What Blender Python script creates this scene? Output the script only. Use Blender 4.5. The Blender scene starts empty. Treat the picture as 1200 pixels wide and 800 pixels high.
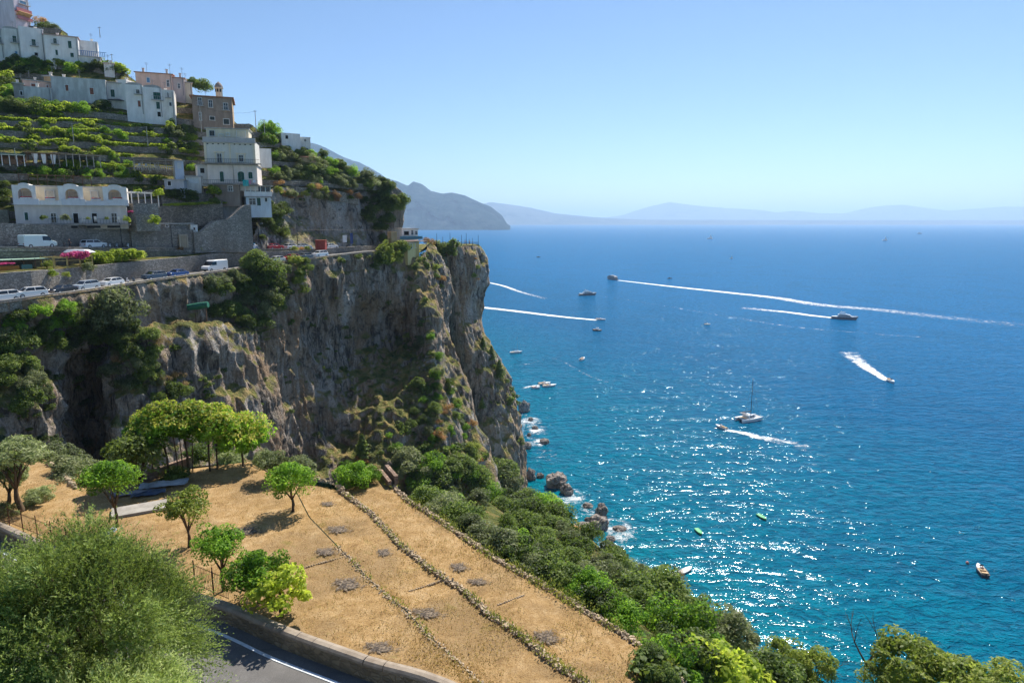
import bpy, bmesh, math, random
import numpy as np
from mathutils import Vector, Matrix, noise
from mathutils.bvhtree import BVHTree
R = math.radians
random.seed(7)
S = bpy.context.scene
COL = S.collection

# ------------------------------------------------------------ camera
F, PITCH, HC = 800.0, R(10.0), 95.0
cd = bpy.data.cameras.new('camera'); cam = bpy.data.objects.new('camera', cd); COL.objects.link(cam)
cd.lens = 24.0; cd.sensor_width = 36.0; cd.clip_start = 0.3; cd.clip_end = 200000
cam.location = (0, 0, HC); cam.rotation_euler = (R(90) - PITCH, 0, 0)
S.camera = cam
# ------------------------------------------------------------ sky and sun
SUN_EL, SUN_AZ = R(50), R(24)          # azimuth clockwise from +Y
W = bpy.data.worlds.new('World'); S.world = W; W.use_nodes = True
wn = W.node_tree; bg = wn.nodes['Background']
sky = wn.nodes.new('ShaderNodeTexSky'); sky.sky_type = 'NISHITA'; sky.sun_disc = False
sky.sun_elevation = SUN_EL; sky.sun_rotation = SUN_AZ; sky.altitude = 1000
sky.air_density = 1.0; sky.dust_density = 0.08; sky.ozone_density = 5.5
wn.links.new(sky.outputs[0], bg.inputs[0]); bg.inputs[1].default_value = 0.078
sd = bpy.data.lights.new('sun', 'SUN'); sun = bpy.data.objects.new('sun', sd); COL.objects.link(sun)
sd.energy = 5.0; sd.angle = R(0.53); sd.color = (1.0, 0.94, 0.84)
sdir = Vector((math.sin(SUN_AZ) * math.cos(SUN_EL), math.cos(SUN_AZ) * math.cos(SUN_EL), math.sin(SUN_EL)))
sun.rotation_euler = sdir.to_track_quat('Z', 'Y').to_euler(); sun.location = (0, 0, 300)
S.view_settings.view_transform = 'Standard'; S.view_settings.look = 'None'
S.view_settings.exposure = 0.74; S.view_settings.gamma = 1.0
S.cycles.max_bounces = 6; S.cycles.diffuse_bounces = 3; S.cycles.glossy_bounces = 2
S.cycles.transmission_bounces = 3; S.cycles.transparent_max_bounces = 12; S.cycles.volume_bounces = 1
S.cycles.use_adaptive_sampling = True; S.cycles.adaptive_threshold = 0.02
S.cycles.sample_clamp_indirect = 6.0

# ------------------------------------------------------------ survey helpers
# P: a place found from the photograph by its bearing and its distance, given in metres
sp_, cp_ = math.sin(PITCH), math.cos(PITCH)
def P(u, v, c):
    dy = (400.0 - v) / F
    return Vector(((u - 600.0) / F * c, (cp_ + dy * sp_) * c, HC + (-sp_ + dy * cp_) * c))
def PZ(u, v, z):
    dy = (400.0 - v) / F
    return P(u, v, (z - HC) / (-sp_ + dy * cp_))
def ray(u, v):
    return (P(u, v, 1.0) - Vector((0, 0, HC))).normalized()
def cdepth(p):
    return p.y * cp_ - (p.z - HC) * sp_

# ------------------------------------------------------------ object helpers
def tag(o, label=None, cat=None, group=None, kind=None):
    if label: o['label'] = label
    if cat: o['category'] = cat
    if group: o['group'] = group
    if kind: o['kind'] = kind
    return o
def link(name, me, parent=None, mats=None):
    o = bpy.data.objects.new(name, me); COL.objects.link(o)
    if parent is not None: o.parent = parent
    if mats is not None:
        if not isinstance(mats, (list, tuple)): mats = [mats]
        if not me.materials:
            for m in mats: me.materials.append(m)
    return o
def empty(name, label, cat, loc=(0, 0, 0), rz=0.0, group=None):
    o = bpy.data.objects.new(name, None); COL.objects.link(o)
    o.empty_display_size = 0.3
    o.location = loc; o.rotation_euler = (0, 0, rz)
    return tag(o, label, cat, group)
def copy_tree(o, parent=None):
    c = o.copy(); COL.objects.link(c); c.parent = parent
    for ch in list(o.children): copy_tree(ch, c)
    return c
def mesh(name, V, Fc, smooth=False):
    me = bpy.data.meshes.new(name)
    me.from_pydata([tuple(v) for v in V], [], [tuple(f) for f in Fc])
    if smooth: me.polygons.foreach_set('use_smooth', [True] * len(me.polygons))
    me.update(); return me
def npmesh(name, V, Fq, smooth=False):
    """V (n,3) array, Fq (m,k) array of equal sized faces"""
    me = bpy.data.meshes.new(name); V = np.asarray(V, np.float32); Fq = np.asarray(Fq, np.int32)
    m, k = Fq.shape
    me.vertices.add(len(V)); me.vertices.foreach_set('co', V.ravel())
    me.loops.add(m * k); me.loops.foreach_set('vertex_index', Fq.ravel())
    me.polygons.add(m); me.polygons.foreach_set('loop_start', np.arange(0, m * k, k, dtype=np.int32))
    try: me.polygons.foreach_set('loop_total', np.full(m, k, np.int32))
    except Exception: pass
    me.update(calc_edges=True)
    if smooth: me.polygons.foreach_set('use_smooth', [True] * m)
    return me

class MB:
    """collects shapes and links them as one mesh object"""
    def __init__(s): s.V = []; s.F = []
    def add(s, V, Fc):
        n = len(s.V); s.V += [Vector(v) for v in V]; s.F += [tuple(i + n for i in f) for f in Fc]; return s
    def box(s, c, size, rz=0.0, rot=None, taper=1.0):
        x, y, z = size[0] / 2, size[1] / 2, size[2] / 2
        m = rot if rot is not None else Matrix.Rotation(rz, 3, 'Z')
        V = []
        for k in (-1, 1):
            t = taper if k > 0 else 1.0
            for a, b in ((-1, -1), (1, -1), (1, 1), (-1, 1)):
                V.append(Vector(c) + m @ Vector((a * x * t, b * y * t, k * z)))
        return s.add(V, [(3, 2, 1, 0), (4, 5, 6, 7), (0, 1, 5, 4), (1, 2, 6, 5), (2, 3, 7, 6), (3, 0, 4, 7)])
    def tube(s, pts, radii, n=6, cap=True):
        pts = [Vector(p) for p in pts]
        if not isinstance(radii, (list, tuple)): radii = [radii] * len(pts)
        V = []; Fc = []
        for i, p in enumerate(pts):
            d = (pts[min(i + 1, len(pts) - 1)] - pts[max(i - 1, 0)])
            if d.length < 1e-6: d = Vector((0, 0, 1))
            q = d.to_track_quat('Z', 'Y')
            for k in range(n):
                a = 2 * math.pi * k / n
                V.append(p + q @ Vector((math.cos(a) * radii[i], math.sin(a) * radii[i], 0)))
        for i in range(len(pts) - 1):
            for k in range(n):
                k2 = (k + 1) % n
                Fc.append((i * n + k, i * n + k2, (i + 1) * n + k2, (i + 1) * n + k))
        if cap:
            Fc.append(tuple(range(n - 1, -1, -1))); Fc.append(tuple((len(pts) - 1) * n + k for k in range(n)))
        return s.add(V, Fc)
    def prism(s, poly, h, z0=0.0):
        n = len(poly)
        V = [Vector((p[0], p[1], z0)) for p in poly] + [Vector((p[0], p[1], z0 + h)) for p in poly]
        return s.add(V, [tuple(range(n - 1, -1, -1)), tuple(range(n, 2 * n))] + [(i, (i + 1) % n, n + (i + 1) % n, n + i) for i in range(n)])
    def loft(s, secs, cap=True, close=True):
        n = len(secs[0]); V = [Vector(p) for sec in secs for p in sec]; Fc = []
        for i in range(len(secs) - 1):
            for k in range(n if close else n - 1):
                k2 = (k + 1) % n
                Fc.append((i * n + k, i * n + k2, (i + 1) * n + k2, (i + 1) * n + k))
        if cap: Fc.append(tuple(range(n - 1, -1, -1))); Fc.append(tuple((len(secs) - 1) * n + k for k in range(n)))
        return s.add(V, Fc)
    def mesh(s, name, smooth=False, bevel=0.0, M=None):
        V = s.V if M is None else [M @ v for v in s.V]
        me = mesh(name, V, s.F, smooth)
        bm = bmesh.new(); bm.from_mesh(me)
        if bevel > 0: bmesh.ops.bevel(bm, geom=bm.edges[:], offset=bevel, segments=1, affect='EDGES', clamp_overlap=True)
        bmesh.ops.recalc_face_normals(bm, faces=bm.faces[:]); bm.to_mesh(me); bm.free()
        return me
    def build(s, name, mats, parent=None, smooth=False, bevel=0.0):
        return link(name, s.mesh(name, smooth, bevel), parent, mats)

# ------------------------------------------------------------ materials
def newmat(name):
    m = bpy.data.materials.new(name); m.use_nodes = True; nt = m.node_tree
    return m, nt, nt.nodes['Principled BSDF']
class NG:
    def __init__(s, nt): s.nt = nt
    def n(s, t, **kw):
        x = s.nt.nodes.new(t)
        for k, v in kw.items(): setattr(x, k, v)
        return x
    def l(s, a, b): s.nt.links.new(a, b)
    def coord(s, scale=(1, 1, 1), kind='Object', loc=(0, 0, 0)):
        tc = s.n('ShaderNodeTexCoord'); mp = s.n('ShaderNodeMapping')
        mp.inputs['Scale'].default_value = scale; mp.inputs['Location'].default_value = loc
        s.l(tc.outputs[kind], mp.inputs[0]); return mp.outputs[0]
    def noise(s, vec, scale, detail=4, rough=0.55, dist=0.0):
        x = s.n('ShaderNodeTexNoise'); x.inputs['Scale'].default_value = scale; x.inputs['Detail'].default_value = detail
        x.inputs['Roughness'].default_value = rough; x.inputs['Distortion'].default_value = dist
        if vec is not None: s.l(vec, x.inputs['Vector'])
        return x.outputs['Fac']
    def voro(s, vec, scale, feature='F1', out='Distance', rnd=1.0):
        x = s.n('ShaderNodeTexVoronoi'); x.feature = feature; x.inputs['Scale'].default_value = scale
        x.inputs['Randomness'].default_value = rnd
        if vec is not None: s.l(vec, x.inputs['Vector'])
        return x.outputs[out]
    def ramp(s, fac, stops, interp='LINEAR'):
        x = s.n('ShaderNodeValToRGB'); cr = x.color_ramp; cr.interpolation = interp
        while len(cr.elements) > 1: cr.elements.remove(cr.elements[-1])
        for i, (p, c) in enumerate(stops):
            e = cr.elements[0] if i == 0 else cr.elements.new(p)
            e.position = p; e.color = (c[0], c[1], c[2], 1) if not isinstance(c, (int, float)) else (c, c, c, 1)
        s.l(fac, x.inputs[0]); return x.outputs[0]
    def mix(s, fac, a, b, mode='MIX'):
        x = s.n('ShaderNodeMix', data_type='RGBA', blend_type=mode)
        for sock, val in ((x.inputs[0], fac), (x.inputs[6], a), (x.inputs[7], b)):
            if isinstance(val, (int, float)): sock.default_value = val
            elif isinstance(val, tuple): sock.default_value = (val[0], val[1], val[2], 1)
            else: s.l(val, sock)
        return x.outputs[2]
    def math(s, op, a, b=0.0, clamp=False):
        x = s.n('ShaderNodeMath', operation=op); x.use_clamp = clamp
        for i, val in enumerate((a, b)):
            if isinstance(val, (int, float)): x.inputs[i].default_value = val
            else: s.l(val, x.inputs[i])
        return x.outputs[0]
    def bump(s, h, strength=0.5, dist=0.1, nrm=None):
        x = s.n('ShaderNodeBump'); x.inputs['Strength'].default_value = strength; x.inputs['Distance'].default_value = dist
        s.l(h, x.inputs['Height'])
        if nrm is not None: s.l(nrm, x.inputs['Normal'])
        return x.outputs[0]
MATS = {}
def flat(name, col, rough=0.6, metal=0.0, var=0.12, spec=0.4, scale=1.5):
    """paint, plaster, metal: one colour with slight mottling and dirt"""
    if name in MATS: return MATS[name]
    m, nt, b = newmat(name); g = NG(nt)
    v = g.coord(); n = g.noise(v, scale, 5, 0.6)
    d = tuple(c * (1 - 2.2 * var) for c in col); e = tuple(min(1, c * (1 + var)) for c in col)
    c = g.ramp(n, [(0.3, d), (0.5, col), (0.75, e)])
    g.l(c, b.inputs['Base Color']); b.inputs['Roughness'].default_value = rough; b.inputs['Metallic'].default_value = metal
    b.inputs['Specular IOR Level'].default_value = spec
    MATS[name] = m; return m
def plaster(name, col, stain=0.35):
    if name in MATS: return MATS[name]
    m, nt, b = newmat(name); g = NG(nt)
    v = g.coord((1, 1, 0.25)); v2 = g.coord()
    n = g.noise(v, 1.1, 6, 0.65); n2 = g.noise(v2, 0.35, 4, 0.6); n3 = g.noise(v2, 6, 3)
    dirt = tuple(c * k for c, k in zip(col, (0.55, 0.52, 0.5)))
    f = g.ramp(n, [(0.42, 1.0), (0.62, 0.0)]); f = g.math('MULTIPLY', f, stain)
    c = g.mix(f, col, dirt)
    f2 = g.math('MULTIPLY', g.ramp(n2, [(0.45, 0.0), (0.7, 1.0)]), stain * 0.6)
    c = g.mix(f2, c, tuple(x * 0.75 for x in col))
    g.l(c, b.inputs['Base Color']); b.inputs['Roughness'].default_value = 0.9; b.inputs['Specular IOR Level'].default_value = 0.2
    g.l(g.bump(n3, 0.3, 0.03), b.inputs['Normal'])
    MATS[name] = m; return m
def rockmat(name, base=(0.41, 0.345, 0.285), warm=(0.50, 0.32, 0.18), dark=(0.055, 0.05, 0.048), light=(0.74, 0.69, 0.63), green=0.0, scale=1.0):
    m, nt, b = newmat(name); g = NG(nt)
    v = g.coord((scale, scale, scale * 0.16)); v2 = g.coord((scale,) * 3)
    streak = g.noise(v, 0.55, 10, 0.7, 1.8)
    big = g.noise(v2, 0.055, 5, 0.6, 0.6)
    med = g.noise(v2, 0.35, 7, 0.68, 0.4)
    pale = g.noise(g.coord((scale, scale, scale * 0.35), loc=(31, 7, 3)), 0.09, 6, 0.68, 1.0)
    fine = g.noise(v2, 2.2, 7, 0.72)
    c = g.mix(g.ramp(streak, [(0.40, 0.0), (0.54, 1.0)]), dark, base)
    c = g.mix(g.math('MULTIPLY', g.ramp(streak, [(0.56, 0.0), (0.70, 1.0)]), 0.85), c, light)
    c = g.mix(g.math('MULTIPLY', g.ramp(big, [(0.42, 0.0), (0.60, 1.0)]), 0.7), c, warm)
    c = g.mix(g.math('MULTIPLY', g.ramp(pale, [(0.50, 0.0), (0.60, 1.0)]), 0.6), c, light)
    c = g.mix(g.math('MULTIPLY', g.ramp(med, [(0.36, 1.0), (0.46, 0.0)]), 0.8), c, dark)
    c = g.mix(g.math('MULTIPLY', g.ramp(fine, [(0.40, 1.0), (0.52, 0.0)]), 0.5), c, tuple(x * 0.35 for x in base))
    if green > 0:
        geo = g.n('ShaderNodeNewGeometry'); sx = g.n('ShaderNodeSeparateXYZ'); g.l(geo.outputs['Normal'], sx.inputs[0])
        up = g.ramp(g.math('ADD', sx.outputs[2], g.math('MULTIPLY', g.math('SUBTRACT', fine, 0.5), 0.7)), [(0.38, 0.0), (0.62, 1.0)])
        gc = g.ramp(med, [(0.35, (0.07, 0.10, 0.02)), (0.5, (0.19, 0.20, 0.045)), (0.62, (0.40, 0.28, 0.11))])
        c = g.mix(g.math('MULTIPLY', up, green), c, gc)
    g.l(c, b.inputs['Base Color']); b.inputs['Roughness'].default_value = 0.92; b.inputs['Specular IOR Level'].default_value = 0.15
    h = g.math('ADD', g.math('MULTIPLY', fine, 0.35), med); h = g.math('ADD', h, streak)
    vor = g.voro(v2, 0.8, 'DISTANCE_TO_EDGE')
    h = g.math('ADD', h, g.math('MULTIPLY', g.ramp(vor, [(0.0, 0.0), (0.12, 1.0)]), 0.12))
    g.l(g.bump(h, 1.0, 1.5), b.inputs['Normal'])
    MATS[name] = m; return m
def stonewall(name, col=(0.25, 0.225, 0.2), scale=3.4, mort=(0.12, 0.11, 0.1)):
    if name in MATS: return MATS[name]
    m, nt, b = newmat(name); g = NG(nt)
    v = g.coord((1, 1, 1.5)); edge = g.voro(v, scale, 'DISTANCE_TO_EDGE'); cell = g.voro(v, scale, 'F1', 'Color')
    bw = g.n('ShaderNodeRGBToBW'); g.l(cell, bw.inputs[0])
    c = g.ramp(bw.outputs[0], [(0.2, tuple(x * 0.72 for x in col)), (0.5, col), (0.8, tuple(min(1, x * 1.35) for x in col))])
    c = g.mix(g.ramp(edge, [(0.0, 1.0), (0.09, 0.0)]), c, mort)
    st = g.noise(g.coord((1, 1, 0.3)), 0.3, 5, 0.6)
    c = g.mix(g.math('MULTIPLY', g.ramp(st, [(0.4, 1.0), (0.6, 0.0)]), 0.5), c, tuple(x * 0.4 for x in col))
    g.l(c, b.inputs['Base Color']); b.inputs['Roughness'].default_value = 0.93; b.inputs['Specular IOR Level'].default_value = 0.15
    h = g.math('ADD', g.ramp(edge, [(0.0, 0.0), (0.15, 1.0)]), g.noise(g.coord(), 9, 4))
    g.l(g.bump(h, 0.8, 0.06), b.inputs['Normal'])
    MATS[name] = m; return m
def leafmat(name, dark, mid, light, scale=0.9, trans=0.35, rough=0.55):
    if name in MATS: return MATS[name]
    m, nt, b = newmat(name); g = NG(nt)
    v = g.coord(kind='Object'); oi = g.n('ShaderNodeObjectInfo')
    n = g.noise(v, scale, 4, 0.65)
    wn_ = g.n('ShaderNodeTexWhiteNoise'); wn_.noise_dimensions = '3D'
    sn = g.n('ShaderNodeVectorMath', operation='SNAP'); g.l(v, sn.inputs[0]); sn.inputs[1].default_value = (0.13, 0.13, 0.13)
    g.l(sn.outputs[0], wn_.inputs['Vector'])
    f = g.math('ADD', n, g.math('MULTIPLY', g.math('SUBTRACT', wn_.outputs['Value'], 0.5), 0.34))
    f = g.math('ADD', f, g.math('MULTIPLY', g.math('SUBTRACT', oi.outputs['Random'], 0.5), 0.26))
    c = g.ramp(f, [(0.3, dark), (0.5, mid), (0.72, light)])
    g.l(c, b.inputs['Base Color']); b.inputs['Roughness'].default_value = rough; b.inputs['Specular IOR Level'].default_value = 0.25
    tr = g.n('ShaderNodeBsdfTranslucent'); tc = g.mix(0.5, c, (0.22, 0.30, 0.02), 'ADD'); g.l(tc, tr.inputs[0])
    mx = g.n('ShaderNodeMixShader'); mx.inputs[0].default_value = min(0.55, trans + 0.15)
    out = nt.nodes['Material Output']
    g.l(b.outputs[0], mx.inputs[1]); g.l(tr.outputs[0], mx.inputs[2]); g.l(mx.outputs[0], out.inputs[0])
    MATS[name] = m; return m
# ============================================================ sea
def sea_material():
    m, nt, b = newmat('sea_water'); g = NG(nt)
    v = g.coord()
    sx = g.n('ShaderNodeSeparateXYZ'); g.l(v, sx.inputs[0]); X, Y = sx.outputs[0], sx.outputs[1]
    # depth of the water: shallow by the coast, deepening offshore
    shore = g.math('ADD', g.math('MULTIPLY', X, 0.93), g.math('MULTIPLY', g.math('SUBTRACT', Y, 140.0), 0.42))
    big = g.noise(v, 0.006, 4, 0.6); patch = g.noise(v, 0.02, 4, 0.6, 1.0)
    d = g.math('DIVIDE', shore, 560.0)
    d = g.math('ADD', d, g.math('MULTIPLY', g.math('SUBTRACT', big, 0.5), 0.22))
    c = g.ramp(d, [(0.0, (0.0, 0.20, 0.20)), (0.14, (0.0, 0.14, 0.21)), (0.45, (0.0, 0.10, 0.23)), (1.0, (0.0, 0.12, 0.30))])
    c = g.mix(g.math('MULTIPLY', g.ramp(patch, [(0.38, 1.0), (0.52, 0.0)]), 0.25), c, (0.002, 0.07, 0.15))
    vw = g.coord((1.0, 1.6, 1.0)); vw2 = g.n('ShaderNodeMapping'); g.l(vw, vw2.inputs[0]); vw2.inputs['Rotation'].default_value = (0, 0, R(-22))
    vv = vw2.outputs[0]
    n1 = g.noise(vv, 0.05, 2, 0.5, 0.5); n2 = g.noise(vv, 0.22, 3, 0.55, 0.4); n3 = g.noise(vv, 0.8, 3, 0.6)
    gm = g.n('ShaderNodeMapping'); g.l(vw, gm.inputs[0]); gm.inputs['Rotation'].default_value = (0, 0, R(38)); gm.inputs['Scale'].default_value = (0.35, 1.6, 1)
    gust = g.ramp(g.noise(gm.outputs[0], 0.045, 4, 0.65, 0.6), [(0.36, 0.45), (0.62, 1.3)])
    b1 = g.bump(n1, 1.0, 1.3); b2 = g.bump(g.math('MULTIPLY', n2, gust), 1.0, 0.57, b1); b3 = g.bump(g.math('MULTIPLY', n3, gust), 1.0, 0.06, b2)
    c = g.mix(g.math('MULTIPLY', g.ramp(n2, [(0.40, 1.0), (0.56, 0.0)]), 0.42), c, (0.0, 0.035, 0.10))  # ripple shading put into the colour: wave troughs darkened
    c = g.mix(g.math('MULTIPLY', g.ramp(n3, [(0.54, 0.0), (0.7, 1.0)]), 0.3), c, (0.01, 0.17, 0.30))  # small crests lightened in the colour, the bright side of that shading
    bd = g.bump(n3, 1.0, 0.9, g.bump(n2, 1.0, 2.6))
    df = g.n('ShaderNodeBsdfDiffuse'); g.l(c, df.inputs[0]); g.l(bd, df.inputs['Normal'])
    gl = g.n('ShaderNodeBsdfGlossy'); gl.inputs[0].default_value = (0.72, 0.88, 1.0, 1); gl.inputs['Roughness'].default_value = 0.09; g.l(b3, gl.inputs['Normal'])
    fr = g.n('ShaderNodeFresnel'); fr.inputs[0].default_value = 1.33; g.l(b3, fr.inputs['Normal'])
    mx = g.n('ShaderNodeMixShader'); g.l(g.math('MULTIPLY', g.math('MINIMUM', fr.outputs[0], 0.5), 0.42), mx.inputs[0])
    g.l(df.outputs[0], mx.inputs[1]); g.l(gl.outputs[0], mx.inputs[2]); g.l(mx.outputs[0], nt.nodes['Material Output'].inputs[0])
    nt.nodes.remove(b)
    return m
SEA = sea_material()
E_ = 90000.0
xs = [-E_, -3000, -400, 0, 200, 600, 3000, E_]; ys = [-3000, -200, 0, 150, 300, 700, 3000, E_]
V = [(x, y, 0) for y in ys for x in xs]; nx = len(xs)
Fc = [(j * nx + i, j * nx + i + 1, (j + 1) * nx + i + 1, (j + 1) * nx + i) for j in range(len(ys) - 1) for i in range(nx - 1)]
sea = link('sea', mesh('sea', V, Fc), None, SEA); tag(sea, 'blue sea with rippled sunlit surface', None, None, 'structure')

# haze: the air over the whole gulf
hm = bpy.data.materials.new('haze_air'); hm.use_nodes = True; nt = hm.node_tree
for x in list(nt.nodes):
    if x.type != 'OUTPUT_MATERIAL': nt.nodes.remove(x)
pv = nt.nodes.new('ShaderNodeVolumePrincipled'); pv.inputs['Color'].default_value = (0.47, 0.64, 0.86, 1); pv.inputs['Density'].default_value = 6.5e-5
pv.inputs['Anisotropy'].default_value = 0.35
nt.links.new(pv.outputs[0], nt.nodes['Material Output'].inputs['Volume'])
hz = MB().box((0, E_ / 2 - 2000, 449), (2 * E_ + 400, E_ + 8000, 902)).build('haze', hm); hz['kind'] = 'stuff'

# ============================================================ lofted rock surfaces
def catmull(Pn, t):
    n = len(Pn); t = min(max(t, 0.0), n - 1.0); i = min(int(t), n - 2); f = t - i
    p0, p1, p2, p3 = Pn[max(i - 1, 0)], Pn[i], Pn[i + 1], Pn[min(i + 2, n - 1)]
    return 0.5 * ((2 * p1) + (p2 - p0) * f + (2 * p0 - 5 * p1 + 4 * p2 - p3) * f * f + (3 * p1 - p0 - 3 * p2 + p3) * f ** 3)
def net(cols, nu, nv):
    """cols: list of columns, each a list of world points (equal count). returns (nv+1, nu+1, 3)"""
    nr = len(cols[0])
    G = np.zeros((nv + 1, nu + 1, 3))
    dense = [[catmull(c, j / nv * (nr - 1)) for j in range(nv + 1)] for c in cols]
    for j in range(nv + 1):
        rowp = [dense[k][j] for k in range(len(cols))]
        for i in range(nu + 1):
            G[j, i] = catmull(rowp, i / nu * (len(cols) - 1))
    return G
def displace(G, amp, freq, seed=0.0, stretch=0.45, edge=0.06, ridged=True):
    nv, nu = G.shape[0], G.shape[1]
    du = np.gradient(G, axis=1); dv = np.gradient(G, axis=0)
    N = np.cross(du, dv); N /= (np.linalg.norm(N, axis=2, keepdims=True) + 1e-9)
    out = G.copy()
    for j in range(nv):
        w = min(1.0, j / (nv * edge) + 0.12) if edge > 0 else 1.0
        for i in range(nu):
            p = Vector(G[j, i]); q = Vector((p.x * freq, p.y * freq, p.z * freq * stretch + seed))
            a = noise.fractal(q, 0.9, 2.1, 5)
            if ridged:
                r = abs(noise.noise(q * 2.3 + Vector((seed, 3, 1)))); r2 = abs(noise.noise(Vector((q.x * 5.5, q.y * 5.5, q.z * 2.2)) + Vector((9, seed, 2))))
                st = noise.noise(Vector((p.x * 0.05, p.y * 0.05, p.z * 0.33 + seed)))
                a = a * 0.62 - (0.5 - r) * 0.75 - (0.5 - r2) * 0.5 + 0.28 * st + 0.3
                vd = noise.voronoi(Vector((p.x * 0.17 + a * 0.3, p.y * 0.17, p.z * 0.07 + seed)))[0]; vd2 = noise.voronoi(Vector((p.x * 0.5, p.y * 0.5 + a * 0.3, p.z * 0.24 + seed)))[0]
                a += (min(1.0, (vd[1] - vd[0]) * 2.2) - 0.6) * 0.3 + (min(1.0, (vd2[1] - vd2[0]) * 2.2) - 0.6) * 0.16
            out[j, i] = G[j, i] + N[j, i] * (a * amp * w)
    return out
def gridmesh(name, G, mat, smooth=True):
    nv, nu = G.shape[0], G.shape[1]
    idx = np.arange(nv * nu).reshape(nv, nu)
    Q = np.stack([idx[:-1, :-1], idx[1:, :-1], idx[1:, 1:], idx[:-1, 1:]], -1).reshape(-1, 4)
    return link(name, npmesh(name, G.reshape(-1, 3), Q, smooth), None, mat)
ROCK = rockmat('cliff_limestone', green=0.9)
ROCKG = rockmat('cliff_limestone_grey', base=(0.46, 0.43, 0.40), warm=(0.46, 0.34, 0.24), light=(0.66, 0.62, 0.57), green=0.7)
TERR = []           # surfaces that things can stand on
def C(*pts): return [P(*p) for p in pts]
def E2(a): return a

# main cliff under the coast road
colsA = [
 C((-260,385,84),(-260,440,86),(-260,520,84),(-260,620,80),(-260,760,76),(-260,900,72)),
 C((-120,367,93),(-120,440,95),(-120,510,92),(-120,600,88),(-120,740,84),(-120,860,80)),
 C((0,353,104),(2,410,105),(0,470,101),(0,540,98),(0,640,94),(0,780,88)),
 C((60,345,110),(60,400,113),(62,460,111),(62,540,108),(62,640,104),(60,780,98)),
 C((100,340,116),(100,400,119),(102,460,128),(105,540,130),(108,640,124),(110,780,112)),
 C((135,334,122),(135,375,122),(130,420,121),(128,500,117),(128,620,111),(130,780,102)),
 C((165,330,127),(165,388,127),(160,396,121),(160,470,119),(160,590,114),(160,760,105)),
 C((200,325,133),(200,384,133),(200,394,126),(203,470,124),(205,590,119),(210,740,110)),
 C((255,318,144),(257,378,144),(262,386,137),(265,460,135),(270,580,130),(275,740,118)),
 C((300,311,154),(297,385,151),(296,395,145),(302,470,140),(306,590,134),(310,740,122)),
 C((335,306,161),(337,370,160),(335,410,159),(335,480,157),(338,580,152),(350,740,128)),
 C((370,302,168),(370,350,168),(368,410,169),(368,470,166),(371,560,160),(380,720,134)),
 C((405,298,178),(405,350,176),(405,410,180),(405,460,175),(408,545,167),(412,700,140)),
 C((440,294,188),(440,345,187),(443,395,193),(445,440,183),(448,525,166),(450,690,146)),
 C((470,296,196),(474,345,193),(478,392,197),(480,430,186),(482,520,170),(490,690,150)),
 C((490,302,198),(498,345,194),(503,385,190),(506,428,186),(520,510,174),(535,690,154)),
 C((500,292,205),(514,325,205),(516,370,203),(517,420,198),(550,520,184),(570,690,160)),
 C((500,284,212),(522,324,212),(525,360,212),(528,405,208),(574,545,192),(600,690,170)),
 C((506,284,230),(512,324,230),(515,360,230),(520,405,230),(565,545,215),(598,690,186)),
]
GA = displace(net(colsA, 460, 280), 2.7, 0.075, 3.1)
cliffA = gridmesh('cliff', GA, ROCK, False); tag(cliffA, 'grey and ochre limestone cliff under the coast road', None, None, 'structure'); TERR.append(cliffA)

# the headland beyond the cleft
colsB = [
 C((500,286,236),(500,330,236),(505,380,236),(520,430,236),(540,500,236),(560,580,236)),
 C((519,287,232),(520,330,236),(520,380,240),(530,430,240),(548,500,240),(570,590,236)),
 C((528,288,228),(533,330,233),(535,380,234),(552,440,234),(565,510,232),(580,600,228)),
 C((542,288,234),(546,330,234),(545,380,234),(566,445,234),(580,520,230),(594,600,226)),
 C((555,288,242),(562,325,240),(557,380,242),(580,440,238),(597,510,234),(606,600,228)),
 C((562,288,250),(571,322,250),(562,378,250),(592,432,248),(610,500,246),(616,575,244)),
 C((556,286,262),(560,325,264),(556,378,262),(585,432,262),(603,500,262),(608,575,262)),
 C((530,286,275),(530,325,275),(530,378,275),(560,432,275),(575,500,275),(580,575,275)),
]
GB = displace(net(colsB, 200, 220), 2.1, 0.085, 7.7)
cliffB = gridmesh('headland', GB, ROCK, False); tag(cliffB, 'square topped rock headland at the point', None, None, 'structure'); TERR.append(cliffB)

# crag above the upper road
colsC = [
 C((300,262,167),(300,268,166),(300,276,165),(300,292,164)),
 C((318,222,176),(318,245,175),(318,270,172),(318,292,169)),
 C((350,222,183),(350,245,183),(350,270,181),(350,292,177)),
 C((385,224,191),(385,245,190),(385,270,190),(385,292,186)),
 C((415,226,199),(418,245,199),(420,270,199),(420,292,196)),
 C((436,215,207),(440,245,206),(442,270,207),(441,292,205)),
 C((455,212,209),(456,240,209),(454,268,210),(450,294,210)),
 C((472,228,215),(473,245,215),(468,270,215),(460,294,215)),
 C((466,226,228),(468,245,228),(463,270,228),(455,294,228)),
]
GC = displace(net(colsC, 160, 90), 1.5, 0.1, 1.7, 0.3)
cragC = gridmesh('crag', GC, ROCKG, False); tag(cragC, 'grey rock face above the upper road', None, None, 'structure'); TERR.append(cragC)

tA = [Vector(p) for p in GC[0][:int(GC.shape[1] * 0.74):4]]; tB = []
for i, p in enumerate(tA):
    cdp = (p.y * cp_ - (p.z - HC) * sp_); k = i / (len(tA) - 1)
    q = p + Vector((-0.15 * 16, 16, 3.6 if k < 0.7 else 1.0)); tB.append(q)
CRAGTOP = (tA, tB)
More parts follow.
